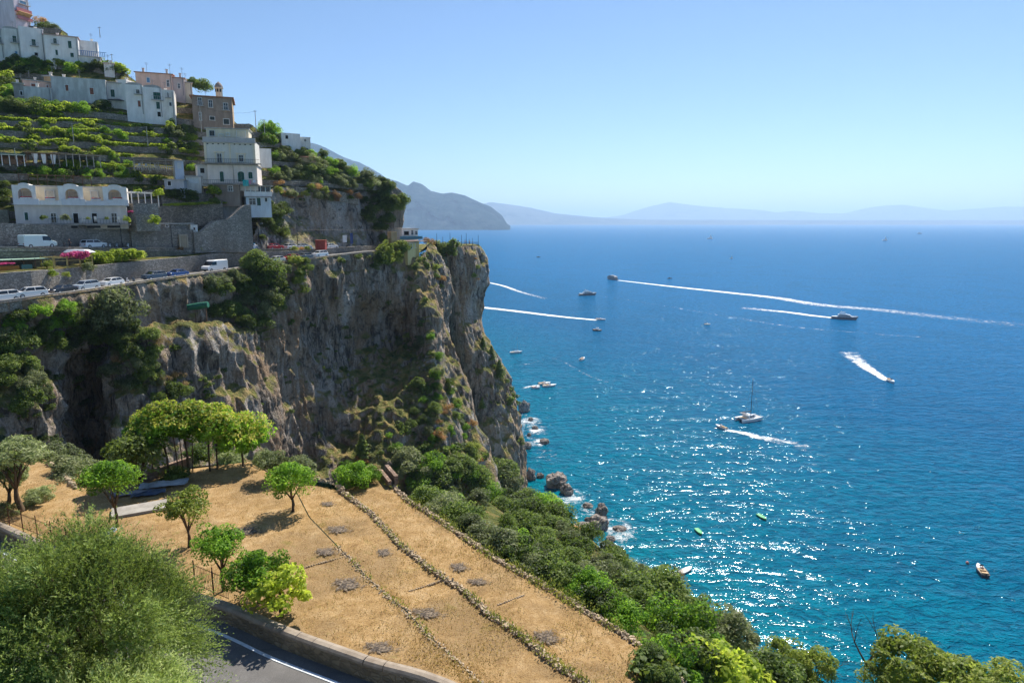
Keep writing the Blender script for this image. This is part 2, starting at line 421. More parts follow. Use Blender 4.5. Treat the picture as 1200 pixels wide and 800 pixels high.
# ground behind the cliff edge: plateaux closing the headland tops
SCRUBG = rockmat('scrubby_ground', base=(0.16, 0.14, 0.09), warm=(0.22, 0.16, 0.08), dark=(0.05, 0.06, 0.025), light=(0.25, 0.23, 0.15), green=1.0)
def sheet(name, pts, mat, z=None):
    V = [Vector(p) for p in pts]
    return link(name, mesh(name, V, [tuple(range(len(V)))]), None, mat)
top = [P(440,293,189), P(470,295,196.5), P(490,297,199), P(503,285.5,210), P(515,286.5,232), P(528,287.5,229), P(542,287.5,235), P(555,287.5,243), P(561,287.5,250), P(555,285.6,262), P(530,285.6,275), P(470,286,275), P(440,287,240)]
cz = sum((p for p in top), Vector()) / len(top)
V = [cz] + top; Fc = [(0, i + 1, (i + 1) % len(top) + 1) for i in range(len(top))]
ht = link('headland_ground', mesh('headland_ground', V, Fc), None, SCRUBG); ht['kind'] = 'structure'; TERR.append(ht)

G_ = np.zeros((5, len(tA), 3))
for j in range(5):
    for i in range(len(tA)): G_[j, i] = tA[i].lerp(tB[i], j / 4)
o = gridmesh('crag_ground', G_, SCRUBG); o['kind'] = 'structure'; TERR.append(o)
# ============================================================ hillside terraces
cU = [-200, 0, 100, 200, 300, 400, 480, 560]
cV = [290, 215, 150, 100, 50, 0, -80]
cT = [[108, 126, 138, 153, 171, 192, 212, 235],
      [114, 134, 143, 158, 175, 194, 214, 238],
      [126, 147, 155, 167, 183, 204, 224, 245],
      [142, 162, 170, 181, 197, 218, 237, 255],
      [152, 176, 182, 194, 212, 230, 245, 260],
      [168, 196, 202, 212, 230, 245, 260, 275],
      [195, 225, 230, 240, 255, 270, 285, 300]]
def interp(xs, x):
    for i in range(len(xs) - 1):
        a, b = xs[i], xs[i + 1]
        if (a <= x <= b) or (a >= x >= b): return i, (x - a) / (b - a)
    if abs(x - xs[0]) < abs(x - xs[-1]): return 0, 0.0
    return len(xs) - 2, 1.0
def hc(u, v):
    i, f = interp(cU, u); j, g = interp(cV, v)
    a = cT[j][i] * (1 - f) + cT[j][i + 1] * f; b = cT[j + 1][i] * (1 - f) + cT[j + 1][i + 1] * f
    return a * (1 - g) + b * g
skyU = [-200, -60, 0, 30, 75, 110, 160, 230, 275, 330, 375, 430, 475, 500]
skyV = [-110, -60, 5, 25, 36, 68, 92, 108, 138, 160, 180, 202, 222, 232]
def skyv(u):
    i, f = interp(skyU, u); return skyV[i] * (1 - f) + skyV[i + 1] * f
# terrace edges: v position at u=0 and drop towards the right
lines = []
for v0 in (282, 262, 246, 232, 219, 205, 192, 179, 166, 153, 141, 128, 114, 100, 86, 72, 57, 42, 27, 12, -6, -26, -50, -80):
    lines.append(v0)
def linev(v0, u):
    # contours sink slightly to the right, following the perspective of level ground
    k = (259 - v0) / 259.0
    return v0 + k * (0.11 * u) + 1.6 * math.sin(u * 0.021 + v0) + 1.0 * math.sin(u * 0.06 + v0 * 2)
us = np.arange(-200, 466, 4.0)
TW = stonewall('terrace_stone', (0.33, 0.29, 0.235), 2.6)
GR = rockmat('terrace_soil', base=(0.22, 0.21, 0.08), warm=(0.32, 0.23, 0.09), dark=(0.08, 0.12, 0.02), light=(0.30, 0.32, 0.08), green=1.0, scale=1.6)
TOPS = []; prev_top = None; tread_V = []; tread_F = []; wall_objs = []
for k, v0 in enumerate(lines):
    tops = []; bots = []
    for u in us:
        if v0 > 214 and u > 312: continue
        v = linev(v0, u); sv = skyv(u)
        over = v < sv
        vv = max(v, sv); c = hc(u, vv); p = P(u, vv, c)
        jit = 0.25 * noise.noise(Vector((u * 0.05, k * 3.1, 0)))
        p = p + Vector((0, jit * 2, jit))
        if over:
            back = (sv - v) * 0.6
            p = p + Vector((-0.25, 0.95, -0.25)) * back
        tops.append(p)
        hgt = 1.25 if not over else 0.05
        bots.append(p + Vector((0, -0.12, -hgt)))
    n = len(tops)
    if prev_top is not None:
        pt = prev_top[:n]
        b0 = len(tread_V); tread_V += pt + bots[:len(pt)]; n0 = n; n = len(pt)
        tread_F += [(b0 + i, b0 + i + 1, b0 + n + i + 1, b0 + n + i) for i in range(n - 1)]; n = n0
    # the wall: real thickness, uneven top
    V = []; Fc = []
    for i in range(n):
        e = 0.10 * noise.noise(Vector((i * 0.9, k, 1)))
        V += [bots[i] + Vector((0, 0, -0.4)), tops[i] + Vector((0, 0, 0.12 + e)), tops[i] + Vector((0, 0.4, 0.12 + e)), tops[i] + Vector((0, 0.4, -0.3))]
    for i in range(n - 1):
        a = i * 4; b = a + 4
        vis = [linev(v0, us[i]) >= skyv(us[i]) - 1][0]
        if vis: Fc += [(a, b, b + 1, a + 1), (a + 1, b + 1, b + 2, a + 2), (a + 2, b + 2, b + 3, a + 3)]
    if Fc:
        w = link('terrace_wall', mesh('terrace_wall', V, Fc), None, TW); wall_objs.append(w)
    prev_top = tops
    TOPS.append(tops)
hill = link('terraced_hillside', mesh('terraced_hillside', tread_V, tread_F), None, GR); hill['kind'] = 'structure'; TERR.append(hill)
side = ['lowest', 'second', 'third', 'fourth', 'fifth', 'sixth', 'seventh', 'eighth', 'ninth', 'tenth', 'eleventh', 'twelfth', 'thirteenth', 'fourteenth', 'fifteenth', 'sixteenth', 'seventeenth', 'eighteenth', 'nineteenth', 'twentieth', 'twenty first', 'twenty second', 'twenty third', 'twenty fourth']
for i, w in enumerate(wall_objs):
    tag(w, 'dry stone terrace wall, %s one counted up the hillside from the upper road' % side[i], 'wall', 'terrace walls on the hillside')
TERR += wall_objs

# ============================================================ scrub slope falling from the terraces to the sea
Z1, Z2, Z3 = 76.0, 75.6, 75.2
rowE0 = [(-300,520,76),(-150,500,76),(0,505,76),(70,540,76),(140,548,76),(225,541,76),(292,538,76),(330,555,76),(388,562,75.5),(405,572,75.2),(445,553,75.2),(460,572,75.2),(500,600,75.2),(575,652,75.2),(660,700,75.2),(740,750,75.2),(800,800,75),(860,860,74),(960,960,72),(1150,1150,70)]
rowE1 = [(-260,700,76),(-120,700,84),(0,720,88),(70,700,96),(140,700,104),(225,680,112),(292,660,118),(330,650,124),(388,640,136),(430,632,146),(470,622,152),(500,612,160),(525,602,168),(548,596,182),(570,590,200),(590,588,222)]
rowE1w = [P(*p) for p in rowE1] + [PZ(640,604,-1.5), PZ(735,676,-1.5), PZ(880,775,-1.5), PZ(1150,920,-1.5)]
colsE = []
for i, (a, b) in enumerate(zip(rowE0, rowE1w)):
    p = PZ(a[0], a[1], a[2]) - Vector((0, 0, 0.35)); q = b
    steep = 1.0 if i < 10 else max(0.0, 1 - (i - 10) / 3.0)
    pts = []
    for t in (0, 0.03, 0.2, 0.45, 0.7, 1.0):
        r = p.lerp(q, t)
        z_str = p.z + (q.z - p.z) * t
        r.z = z_str - steep * 26 * math.sin(math.pi * min(1, t * 1.0)) ** 0.7 * (1 if t > 0 else 0) - (0.9 if t == 0.03 else 0)
        r.z += (1 - steep) * 2.5 * math.sin(math.pi * t)
        pts.append(r)
    colsE.append(pts)
GE = displace(net(colsE, 220, 130), 1.3, 0.09, 5.5, 1.0, 0.3, False)
slopeE = gridmesh('scrub_slope', GE, SCRUBG); slopeE['kind'] = 'structure'; TERR.append(slopeE)

# ============================================================ dry grass terraces
def drygrass():
    m, nt, b = newmat('dry_grass_ground'); g = NG(nt); v = g.coord()
    big = g.noise(v, 0.16, 5, 0.6, 0.5); med = g.noise(v, 1.1, 6, 0.68, 0.6); fine = g.noise(v, 9, 5, 0.75); dots = g.noise(v, 28, 3, 0.7)
    c = g.ramp(med, [(0.28, (0.23, 0.14, 0.06)), (0.45, (0.37, 0.235, 0.10)), (0.58, (0.45, 0.30, 0.145)), (0.72, (0.54, 0.39, 0.21))])
    c = g.mix(g.math('MULTIPLY', g.ramp(big, [(0.40, 1.0), (0.52, 0.0)]), 0.6), c, (0.24, 0.165, 0.085))
    c = g.mix(g.math('MULTIPLY', g.ramp(fine, [(0.36, 1.0), (0.52, 0.0)]), 0.55), c, (0.17, 0.085, 0.03))
    c = g.mix(g.math('MULTIPLY', g.ramp(dots, [(0.58, 0.0), (0.68, 1.0)]), 0.4), c, (0.62, 0.47, 0.26))
    gr = g.noise(g.coord(loc=(7, 3, 1)), 0.5, 5, 0.7)
    c = g.mix(g.math('MULTIPLY', g.ramp(gr, [(0.62, 0.0), (0.72, 1.0)]), 0.4), c, (0.17, 0.17, 0.035))
    g.l(c, b.inputs['Base Color']); b.inputs['Roughness'].default_value = 0.95; b.inputs['Specular IOR Level'].default_value = 0.1
    g.l(g.bump(g.math('ADD', fine, g.math('MULTIPLY', dots, 0.5)), 0.9, 0.08), b.inputs['Normal'])
    return m
DRY = drygrass()
def zq(pl, z): return [PZ(u, v, z) for u, v in pl]
line1 = [(340,563),(362,606),(395,640),(407,652),(440,687),(475,715),(500,743),(537,777),(575,812),(640,880)]
line2 = [(398,575),(432,600),(470,640),(500,664),(540,690),(575,722),(610,745),(650,778),(690,805),(760,870)]
line3 = [(446,556),(475,585),(500,600),(540,627),(575,652),(620,677),(660,700),(700,725),(740,750),(800,800)]
roadedge = [(-100,586),(0,612),(75,645),(160,674),(270,707),(340,736),(405,759),(442,772),(500,787),(560,812)]
faredge = [(-100,520),(0,520),(70,545),(140,570),(225,549),(292,541),(320,557),(341,563)]
def densify(pl, n):
    out = []; L = [0]
    for i in range(len(pl) - 1): L.append(L[-1] + math.dist(pl[i], pl[i + 1]))
    for k in range(n + 1):
        s = L[-1] * k / n; i = 0
        while i < len(pl) - 2 and L[i + 1] < s: i += 1
        f = (s - L[i]) / (L[i + 1] - L[i] + 1e-9)
        out.append((pl[i][0] * (1 - f) + pl[i + 1][0] * f, pl[i][1] * (1 - f) + pl[i + 1][1] * f))
    return out
def band(name, pa, za, pb, zb, n=90, m=26):
    A = [PZ(u, v, za) for u, v in densify(pa, n)]; B = [PZ(u, v, zb) for u, v in densify(pb, n)]
    G = np.zeros((m + 1, n + 1, 3))
    for j in range(m + 1):
        for i in range(n + 1):
            p = A[i].lerp(B[i], j / m)
            e = min(j, m - j) / m * 6; e = min(1, e)
            p.z += e * (0.10 * noise.noise(Vector((p.x * 0.3, p.y * 0.3, 0))) + 0.05 * noise.noise(Vector((p.x * 1.3, p.y * 1.3, 0))))
            G[j, i] = p
    o = gridmesh(name, G, DRY); o['kind'] = 'structure'; TERR.append(o); return o
band('terrace_ground', [(-100,560)] + roadedge[1:], Z1, [(-100,520)] + faredge[1:] + line1, Z1, 140, 40)
band('terrace_ground', line1, Z2, line2, Z2)
band('terrace_ground', line2, Z3, line3, Z3)

# ============================================================ distant capes and mountains
def range_mesh(name, prof, c0, depth, mat, label, foot, rough=0.12, seed=0.0, nu=220, nv=30):
    """prof: list of (u, v_skyline); the near foot lies on the sea along `foot` [(u,v)]"""
    G = np.zeros((nv + 1, nu + 1, 3))
    pu = [p[0] for p in prof]
    for i in range(nu + 1):
        u = pu[0] + (pu[-1] - pu[0]) * i / nu
        k, f = interp(pu, u); vs = prof[k][1] * (1 - f) + prof[k + 1][1] * f
        base = P(u, 259.0, c0); top = P(u, vs, c0 + depth)
        base.z = -2
        for j in range(nv + 1):
            t = j / nv; p = base.lerp(top, t)
            h = top.z * (t ** 0.85)
            nn = noise.fractal(Vector((u * 0.05 + seed, t * 2.2, seed)), 0.8, 2.2, 6)
            rr = abs(noise.noise(Vector((u * 0.09 + seed * 3, t * 1.1, 2.2))))
            fall = math.sin(math.pi * min(1, t * 1.0)) if t < 0.98 else 0.12
            p.z = h + top.z * rough * (nn - rr * 0.9 + 0.25) * fall
            p.y += depth * 0.25 * nn * math.sin(math.pi * t)
            if t == 0: p.z = -2
            G[j, i] = p
    # back slope
    Bk = G[-1].copy(); Bk[:, 1] += depth * 1.2; Bk[:, 2] = -2
    G = np.concatenate([G, Bk[None]], 0)
    o = gridmesh(name, G, mat, False); o['kind'] = 'structure'; o['label'] = label; return o
def hillmat(name, a, b_, c_, scale):
    m, nt, b = newmat(name); g = NG(nt); v = g.coord()
    n = g.noise(v, scale, 7, 0.7, 0.5)
    g.l(g.ramp(n, [(0.36, a), (0.5, b_), (0.64, c_)]), b.inputs['Base Color']); b.inputs['Roughness'].default_value = 1.0
    b.inputs['Specular IOR Level'].default_value = 0.0
    g.l(g.bump(n, 1.0, 60), b.inputs['Normal']); return m
CAPE = hillmat('cape_scrub_and_rock', (0.004, 0.014, 0.016), (0.01, 0.028, 0.03), (0.05, 0.065, 0.065), 0.006)
FAR = hillmat('far_mountain', (0.03, 0.045, 0.03), (0.06, 0.07, 0.05), (0.12, 0.12, 0.1), 0.0012)
range_mesh('cape', [(180,215),(260,190),(320,172),(366,168),(372,170),(395,181),(420,190),(440,200),(455,210),(465,212),(478,218),(484,213),(495,216),(505,224),(520,227),(530,226),(545,229),(560,236),(575,242),(588,252),(594,262),(598,264.5)], 7200, 1500, CAPE, 'rocky blue cape beyond the headland', None, 0.12, 1.3)
range_mesh('far_coast', [(560,240),(575,237),(590,239),(620,243),(650,250),(690,254),(720,256),(760,257.5),(1000,258),(1300,258)], 17000, 2500, FAR, 'pale coast behind the cape', None, 0.12, 4.3)
range_mesh('far_mountains', [(690,258),(730,252),(745,247),(765,241),(785,237),(800,239),(815,241),(850,244),(890,246),(910,249),(930,247),(960,250),(990,250),(1010,245),(1035,241),(1060,240),(1080,243),(1110,247),(1150,244),(1180,242),(1210,243),(1300,240)], 27000, 4000, FAR, 'faint mountains across the gulf', None, 0.12, 8.3)
# ============================================================ roads, kerbs, walls
def asphalt():
    m, nt, b = newmat('asphalt'); g = NG(nt); v = g.coord()
    n = g.noise(v, 0.5, 5, 0.6); f = g.noise(v, 40, 3, 0.7); p_ = g.noise(g.coord((0.3, 1.5, 1)), 1.3, 4)
    c = g.ramp(n, [(0.35, (0.14, 0.132, 0.125)), (0.55, (0.19, 0.18, 0.17)), (0.75, (0.24, 0.225, 0.21))])
    c = g.mix(g.math('MULTIPLY', g.ramp(f, [(0.45, 1.0), (0.6, 0.0)]), 0.5), c, (0.05, 0.05, 0.05))
    c = g.mix(g.math('MULTIPLY', g.ramp(p_, [(0.6, 0.0), (0.64, 1.0)]), 0.25), c, (0.055, 0.055, 0.055))
    g.l(c, b.inputs['Base Color']); b.inputs['Roughness'].default_value = 0.85; b.inputs['Specular IOR Level'].default_value = 0.25
    g.l(g.bump(f, 0.5, 0.02), b.inputs['Normal']); return m
ASPH = asphalt()
WALLST = stonewall('retaining_stone', (0.37, 0.335, 0.29), 3.2)
WALLD = stonewall('mossy_stone', (0.24, 0.235, 0.185), 3.0)
CAP = plaster('lime_cap', (0.46, 0.42, 0.36))
CONC = plaster('old_concrete', (0.38, 0.355, 0.32), 0.6)
def resample(pl, step):
    L = [0]
    for i in range(len(pl) - 1): L.append(L[-1] + (pl[i + 1] - pl[i]).length)
    n = max(2, int(L[-1] / step)); out = []
    for k in range(n + 1):
        s = L[-1] * k / n; i = 0
        while i < len(pl) - 2 and L[i + 1] < s: i += 1
        f = (s - L[i]) / (L[i + 1] - L[i] + 1e-9); out.append(pl[i].lerp(pl[i + 1], f))
    return out
def smoothpl(pts, step=2.0):
    n = len(pts); out = []
    for i in range((n - 1) * 8 + 1): out.append(catmull(pts, i / 8))
    return resample(out, step)
def offs(pl, d, dz=0.0):
    out = []
    for i, p in enumerate(pl):
        t = pl[min(i + 1, len(pl) - 1)] - pl[max(i - 1, 0)]; t.z = 0; t.normalize()
        out.append(p + Vector((-t.y, t.x, 0)) * d + Vector((0, 0, dz)))
    return out
def ribbon(name, A, B, mat, kind=None, m=1):
    n = len(A); G = np.zeros((m + 1, n, 3))
    for j in range(m + 1):
        for i in range(n): G[j, i] = A[i].lerp(B[i], j / m)
    o = gridmesh(name, G, mat, False)
    if kind: o['kind'] = kind
    return o
def wallbody(name, pl, bottom, top, th, mat, parent=None, rough=0.04, side=1):
    """pl: line at the face; bottom/top: lists or numbers of z; the body lies th to the left of the line"""
    n = len(pl); back = offs(pl, th * side)
    V = []; Fc = []
    for i, (a, b) in enumerate(zip(pl, back)):
        zb = bottom[i] if isinstance(bottom, list) else bottom; zt = top[i] if isinstance(top, list) else top
        e = rough * noise.noise(Vector((a.x * 0.8, a.y * 0.8, 3)))
        V += [Vector((a.x, a.y, zb)), Vector((a.x + e, a.y, (zb + zt) / 2)), Vector((a.x, a.y, zt + e)), Vector((b.x, b.y, zt + e)), Vector((b.x, b.y, zb))]
    for i in range(n - 1):
        p = i * 5; q = p + 5
        for k in range(4): Fc.append((p + k, q + k, q + k + 1, p + k + 1))
    Fc.append((0, 1, 2, 3, 4)); Fc.append(tuple((n - 1) * 5 + k for k in (4, 3, 2, 1, 0)))
    return link(name, mesh(name, V, Fc), parent, mat)
# ---- lower coast road
Otop = smoothpl([P(*p) for p in [(-260,384,84),(-120,366,93),(0,352,104),(60,344,110),(100,339,116),(135,333.5,122),(165,329,127),(200,324,133),(255,317,144),(300,310.5,154),(335,305,161),(370,301,168),(405,297,178),(440,293.5,188),(462,292,197)]], 1.6)
rz_ = [p.z - 0.32 for p in Otop]
road_low = [Vector((p.x, p.y, z)) for p, z in zip(Otop, rz_)]
o = ribbon('coast_road', offs(road_low, -0.5), offs(road_low, 5.8), ASPH, 'structure'); TERR.append(o)
par = empty('parapet', 'low stone parapet along the outer edge of the lower coast road', 'wall', Otop[0])
def childmesh(o, root):
    o.parent = root; o.matrix_parent_inverse = Matrix.Translation(-root.location); return o
childmesh(wallbody('wall_body', offs(Otop, -0.05), [z - 1.5 for z in rz_], [p.z - 0.12 for p in Otop], 0.4, WALLST), par)
childmesh(wallbody('coping', offs(Otop, -0.1), [p.z - 0.115 for p in Otop], [p.z for p in Otop], 0.5, CAP), par)
tag(ribbon('road_line', offs(road_low, 0.75, 0.006), offs(road_low, 0.87, 0.006), flat('road_paint', (0.7, 0.7, 0.68), 0.6)), None, None, None, 'structure')
# ---- upper road
Utop = smoothpl([P(*p) for p in [(-200,284,102),(0,289,116),(60,289.5,122),(150,290,136),(240,290,151),(330,291.5,169),(390,291,183),(435,290.5,197)]], 1.6)
uz_ = [p.z - 0.22 for p in Utop]
road_up = [Vector((p.x, p.y, z)) for p, z in zip(Utop, uz_)]
o = ribbon('upper_road', offs(road_up, -0.2), offs(road_up, 9.5), ASPH, 'structure'); TERR.append(o)
par = empty('parapet', 'low stone parapet along the outer edge of the upper road', 'wall', Utop[0])
childmesh(wallbody('wall_body', Utop, [z - 0.6 for z in uz_], [p.z - 0.08 for p in Utop], 0.35, WALLST), par)
childmesh(wallbody('coping', offs(Utop, -0.05), [p.z - 0.078 for p in Utop], [p.z for p in Utop], 0.45, CONC), par)
# retaining wall between the two roads, in two parts
def nearest(pl, p): return min(range(len(pl)), key=lambda i: (pl[i].xy - p.xy).length)
W1 = offs(road_low, 5.8)
w1top = []
for p, r in zip(W1, road_low):
    u_ = 600 + 800 * p.x / cdepth(p)
    i, f = interp([-400, 0, 83, 150, 200, 260, 330, 470], u_); hs = [4.2, 3.9, 3.5, 3.4, 3.3, 3.3, 2.0, 1.0]
    w1top.append(r.z + hs[i] * (1 - f) + hs[i + 1] * f)
w1 = wallbody('retaining_wall', W1, [r.z - 0.5 for r in road_low], w1top, 0.8, WALLST, None, 0.12)
tag(w1, 'long grey stone retaining wall behind the cars parked on the lower road', 'wall'); TERR.append(w1)
# bank between the lower wall and the upper road wall
B1 = [Vector((p.x, p.y, z - 0.1)) for p, z in zip(offs(W1, 0.7), w1top)]
B2 = []
for b in B1:
    k = nearest(Utop, b); q = Utop[k]
    B2.append(Vector((q.x, q.y, min(b.z + 0.3, q.z - 0.8))) + Vector((0.3, -0.3, 0)))
bank = ribbon('garden_bank', B1, B2, GR, 'structure', 4); TERR.append(bank)
w2 = wallbody('retaining_wall', offs(Utop, -0.12), [p.z - 6.0 for p in Utop], [p.z - 0.9 for p in Utop], 0.5, WALLD, None, 0.12)
tag(w2, 'mossy stone wall carrying the outer edge of the upper road', 'wall'); TERR.append(w2)

# ---- wall behind the upper road and the garden walls above it, each found from where it stands
def pwall(pts, vt, th, mat, label, name='stone_wall', down=1.5, group=None, step=1.5):
    base = resample([P(u, v, c) for u, v, c in pts], step)
    tops = [P(u, t, c) for (u, v, c), t in zip(pts, vt)]
    # top heights by distance along the base
    Ls = [0.0]; bp = [P(*p) for p in pts]
    for i in range(len(bp) - 1): Ls.append(Ls[-1] + (bp[i + 1] - bp[i]).length)
    n = len(base) - 1; tz = []
    for k in range(n + 1):
        s = Ls[-1] * k / n; i, f = interp(Ls, s); tz.append(tops[i].z * (1 - f) + tops[i + 1].z * f)
    o = wallbody(name, base, [b.z - down for b in base], tz, th, mat, None, 0.08)
    tag(o, label, 'wall', group); TERR.append(o); return o
pwall([(-80,288,117),(22,288,124),(90,288,131),(155,288,139)], [258,262,264,266], 1.0, WALLST, 'tall stone wall under the white arcaded hotel beside the upper road')
pwall([(155,288,138.6),(188,288,143),(228,288,148.5)], [266,267.5,269], 1.0, WALLST, 'stone wall with a walled up doorway, right of the wall under the hotel')
pwall([(228,288,148),(236,288,149),(253,288,151.5),(270,288,154),(288,288,157),(297,288,158.5)], [272,272,259,257,241,240], 1.4, WALLST, 'stepped stone ramp wall climbing to the small white house')
pwall([(160,262,146),(200,258,151),(262,256,158)], [246,240,236], 1.0, TW, 'rough garden wall topped by a strip of lawn beneath the cream villa')
pwall([(190,236,152),(250,236,160)], [228,226], 0.6, TW, 'low stone wall behind the strip of lawn')
pwall([(262,258,160),(284,258,162)], [238,236], 4.0, CONC, 'pale stone basement block left of the small white house')
pwall([(-60,268,124),(12,268,128)], [243,246], 1.2, WALLD, 'dark stone wall at the left edge of the photo beside the hotel')
# long fence-topped wall over the crag
pwall([(318,226,178),(350,226,183),(390,229,191),(420,234,199)], [221,219,223,228], 0.7, TW, 'long garden wall along the top of the grey crag')
# ============================================================ foreground road, parapet, terraces
ROADZ = 75.5
edge = smoothpl([PZ(u, v, Z1 + 0.35) for u, v in [(-260,508),(-100,572),(0,611),(75,644),(160,673),(270,706),(340,735),(405,758),(442,771),(500,786),(560,810),(640,850)]], 0.5)
base = [Vector((p.x, p.y, ROADZ)) for p in edge]
hw = offs(base, -0.45)
o = ribbon('village_road', offs(hw, 0.3, 0), offs(hw, -6.5, -0.1), ASPH, 'structure', 4); TERR.append(o)
tag(ribbon('road_line', offs(hw, -0.62, 0.006), offs(hw, -0.80, 0.006), flat('road_paint_blue', (0.62, 0.66, 0.7), 0.6, 0, 0.2)), None, None, None, 'structure')
o = ribbon('slope_ground', offs(hw, -6.6, -0.1), offs(hw, -20, 6.0), SCRUBG, 'structure', 6)
par = empty('roadside_wall', 'rendered stone wall with rounded coping between the road and the dry terrace', 'wall', edge[0])
fw = flat('aged_render', (0.30, 0.245, 0.17), 0.95, 0, 0.3, 0.1, 1.6)
RW = stonewall('roadside_masonry', (0.30, 0.24, 0.16), 3.0, (0.26, 0.21, 0.15))
childmesh(wallbody('wall_body', offs(edge, -0.45), [ROADZ - 0.3] * len(edge), [p.z - 0.14 for p in edge], 0.42, RW, None, 0.03), par)
# coping stones one by one
cp_pts = resample(edge, 0.95); pieces = 0
CPM = plaster('coping_render', (0.36, 0.30, 0.235), 0.7)
for i in range(len(cp_pts) - 1):
    a, b = cp_pts[i], cp_pts[i + 1]
    u_ = 600 + 800 * a.x / cdepth(a)
    if u_ < -60 or u_ > 640: continue
    t = (b - a); L = t.length; ang = math.atan2(t.y, t.x)
    mb = MB(); n_ = Vector((-t.y, t.x, 0)).normalized()
    prof = [(-0.27, -0.135), (-0.27, -0.03), (-0.18, 0.06), (0.0, 0.09), (0.18, 0.06), (0.27, -0.03), (0.27, -0.135)]
    j = 0.01 * random.uniform(-1, 1)
    secs = []
    for q in (a + t * 0.008, b - t * 0.008):
        secs.append([q - n_ * 0.23 + n_ * px_ + Vector((0, 0, pz_ + j)) for px_, pz_ in prof])
    mb.loft(secs); st = mb.build('coping_stone', CPM); childmesh(st, par); pieces += 1
# stone borders between the terraces: many small irregular stones, one object each
ST1 = flat('border_stone', (0.44, 0.345, 0.235), 0.95, 0, 0.2, 0.1, 3.0)
def stone_row(pl, z, label, size=0.12):
    pts = resample([PZ(u, v, z + 0.02) for u, v in pl], size * 1.12); root = empty('stone_row', label, 'stone row', pts[0]); rnd = random.Random(5)
    for p in pts:
        mb = MB(); s_ = size * rnd.uniform(0.7, 1.3); mb.box((0, 0, 0), (s_, s_ * 0.7, s_ * 0.55), rot=Matrix.Rotation(rnd.uniform(-0.5, 0.5), 3, (rnd.random(), 0.4, 1)), taper=0.75)
        st = mb.build('stone', ST1, root, bevel=s_ * 0.1); st.location = p - pts[0]
    return root
def stone_border(pl, z, label, size=0.17, rows=2, dens=1.0, height=0.2, gap=0.0, cat='stone border'):
    pts = resample([PZ(u, v, z) for u, v in pl], 0.11 / dens); mb_V = []; mb_F = []
    rnd = random.Random(hash(label) % 1000)
    for p in pts:
        for r in range(rows):
            if rnd.random() < gap: continue
            s = size * rnd.uniform(0.5, 1.3); c = p + Vector((rnd.uniform(-0.16, 0.16), rnd.uniform(-0.16, 0.16), rnd.uniform(-0.05, height)))
            rot = Matrix.Rotation(rnd.uniform(0, 6.3), 3, (rnd.uniform(-1, 1), rnd.uniform(-1, 1), 1.0))
            b0 = len(mb_V)
            for dx, dy, dz in ((-1,-1,-1),(1,-1,-1),(1,1,-1),(-1,1,-1),(-1,-1,1),(1,-1,1),(1,1,1),(-1,1,1)):
                k = rnd.uniform(0.65, 1.0)
                mb_V.append(c + rot @ Vector((dx * s * 0.5 * k, dy * s * 0.42 * k, dz * s * 0.32 * k)))
            mb_F += [tuple(b0 + i for i in f) for f in [(3,2,1,0),(4,5,6,7),(0,1,5,4),(1,2,6,5),(2,3,7,6),(3,0,4,7)]]
    o = link('stone_border', mesh('stone_border', mb_V, mb_F), None, ST1); tag(o, label, cat, None, 'stuff'); return o
random.seed(3)
stone_border(line2, Z2, 'raised stone border across the middle of the dry terraces, ending at the brick step', 0.15, 4, 1.7, 0.16)
stone_border(line1[2:], Z1, 'crumbling low stone border, leftmost of the long lines on the dry terrace', 0.12, 3, 1.2, 0.05, 0.3)
stone_border(line3, Z3, 'overgrown outer stone border between dry terrace and seaward bushes', 0.15, 4, 1.6, 0.16)
stone_row([(351,666),(380,658),(407,651)], Z1, 'short thin stone row crossing the left dry terrace')
stone_row([(480,692),(505,684),(524,677)], Z2, 'short stone row crossing the middle dry terrace')
stone_row([(584,708),(600,702),(614,697)], Z3, 'short stone row crossing the outer dry terrace')
stone_row([(57,542),(72,552),(80,562),(88,571)], Z1 + 0.1, 'row of large pale stones at the far left rim of the terrace', 0.42)
stone_border([(292,543),(305,555),(320,560),(341,564),(372,562),(388,565),(404,574)], Z1 - 0.2, 'low rim of stones along the far edge of the terrace', 0.2, 2, 0.8, 0.15, 0.15)
# small retaining faces under the middle borders (the beds step down seaward)
for pl, a, b in ((line1, Z1, Z2), (line2, Z2, Z3)):
    A = resample([PZ(u, v, a) for u, v in pl], 0.5); Bt = [Vector((p.x, p.y, b - 0.2)) for p in A]
    ribbon('bed_edge', [p + Vector((0.05, 0.05, 0.0)) for p in A], [p + Vector((0.06, 0.06, 0)) for p in Bt], ST1, 'structure')
# brick step wall at the far corner
BRK = stonewall('brick_render', (0.33, 0.22, 0.16), 4.0, (0.3, 0.24, 0.2))
for lab, pl in (('low brick bench wall at the far corner of the terraces, long arm', [(405,573),(444,557)]), ('low brick wall at the far corner of the terraces, short arm', [(444,557),(455,571)])):
    pts = resample([PZ(u, v, Z3 + 0.05) for u, v in pl], 0.5)
    tag(wallbody('brick_wall', pts, Z3 - 0.4, Z3 + 0.55, 0.28, BRK), lab, 'wall')
    tag(wallbody('brick_wall', offs(pts, 0.5), Z3 - 0.4, Z3 + 0.85, 0.3, BRK), lab.replace('low', 'higher rear'), 'wall')
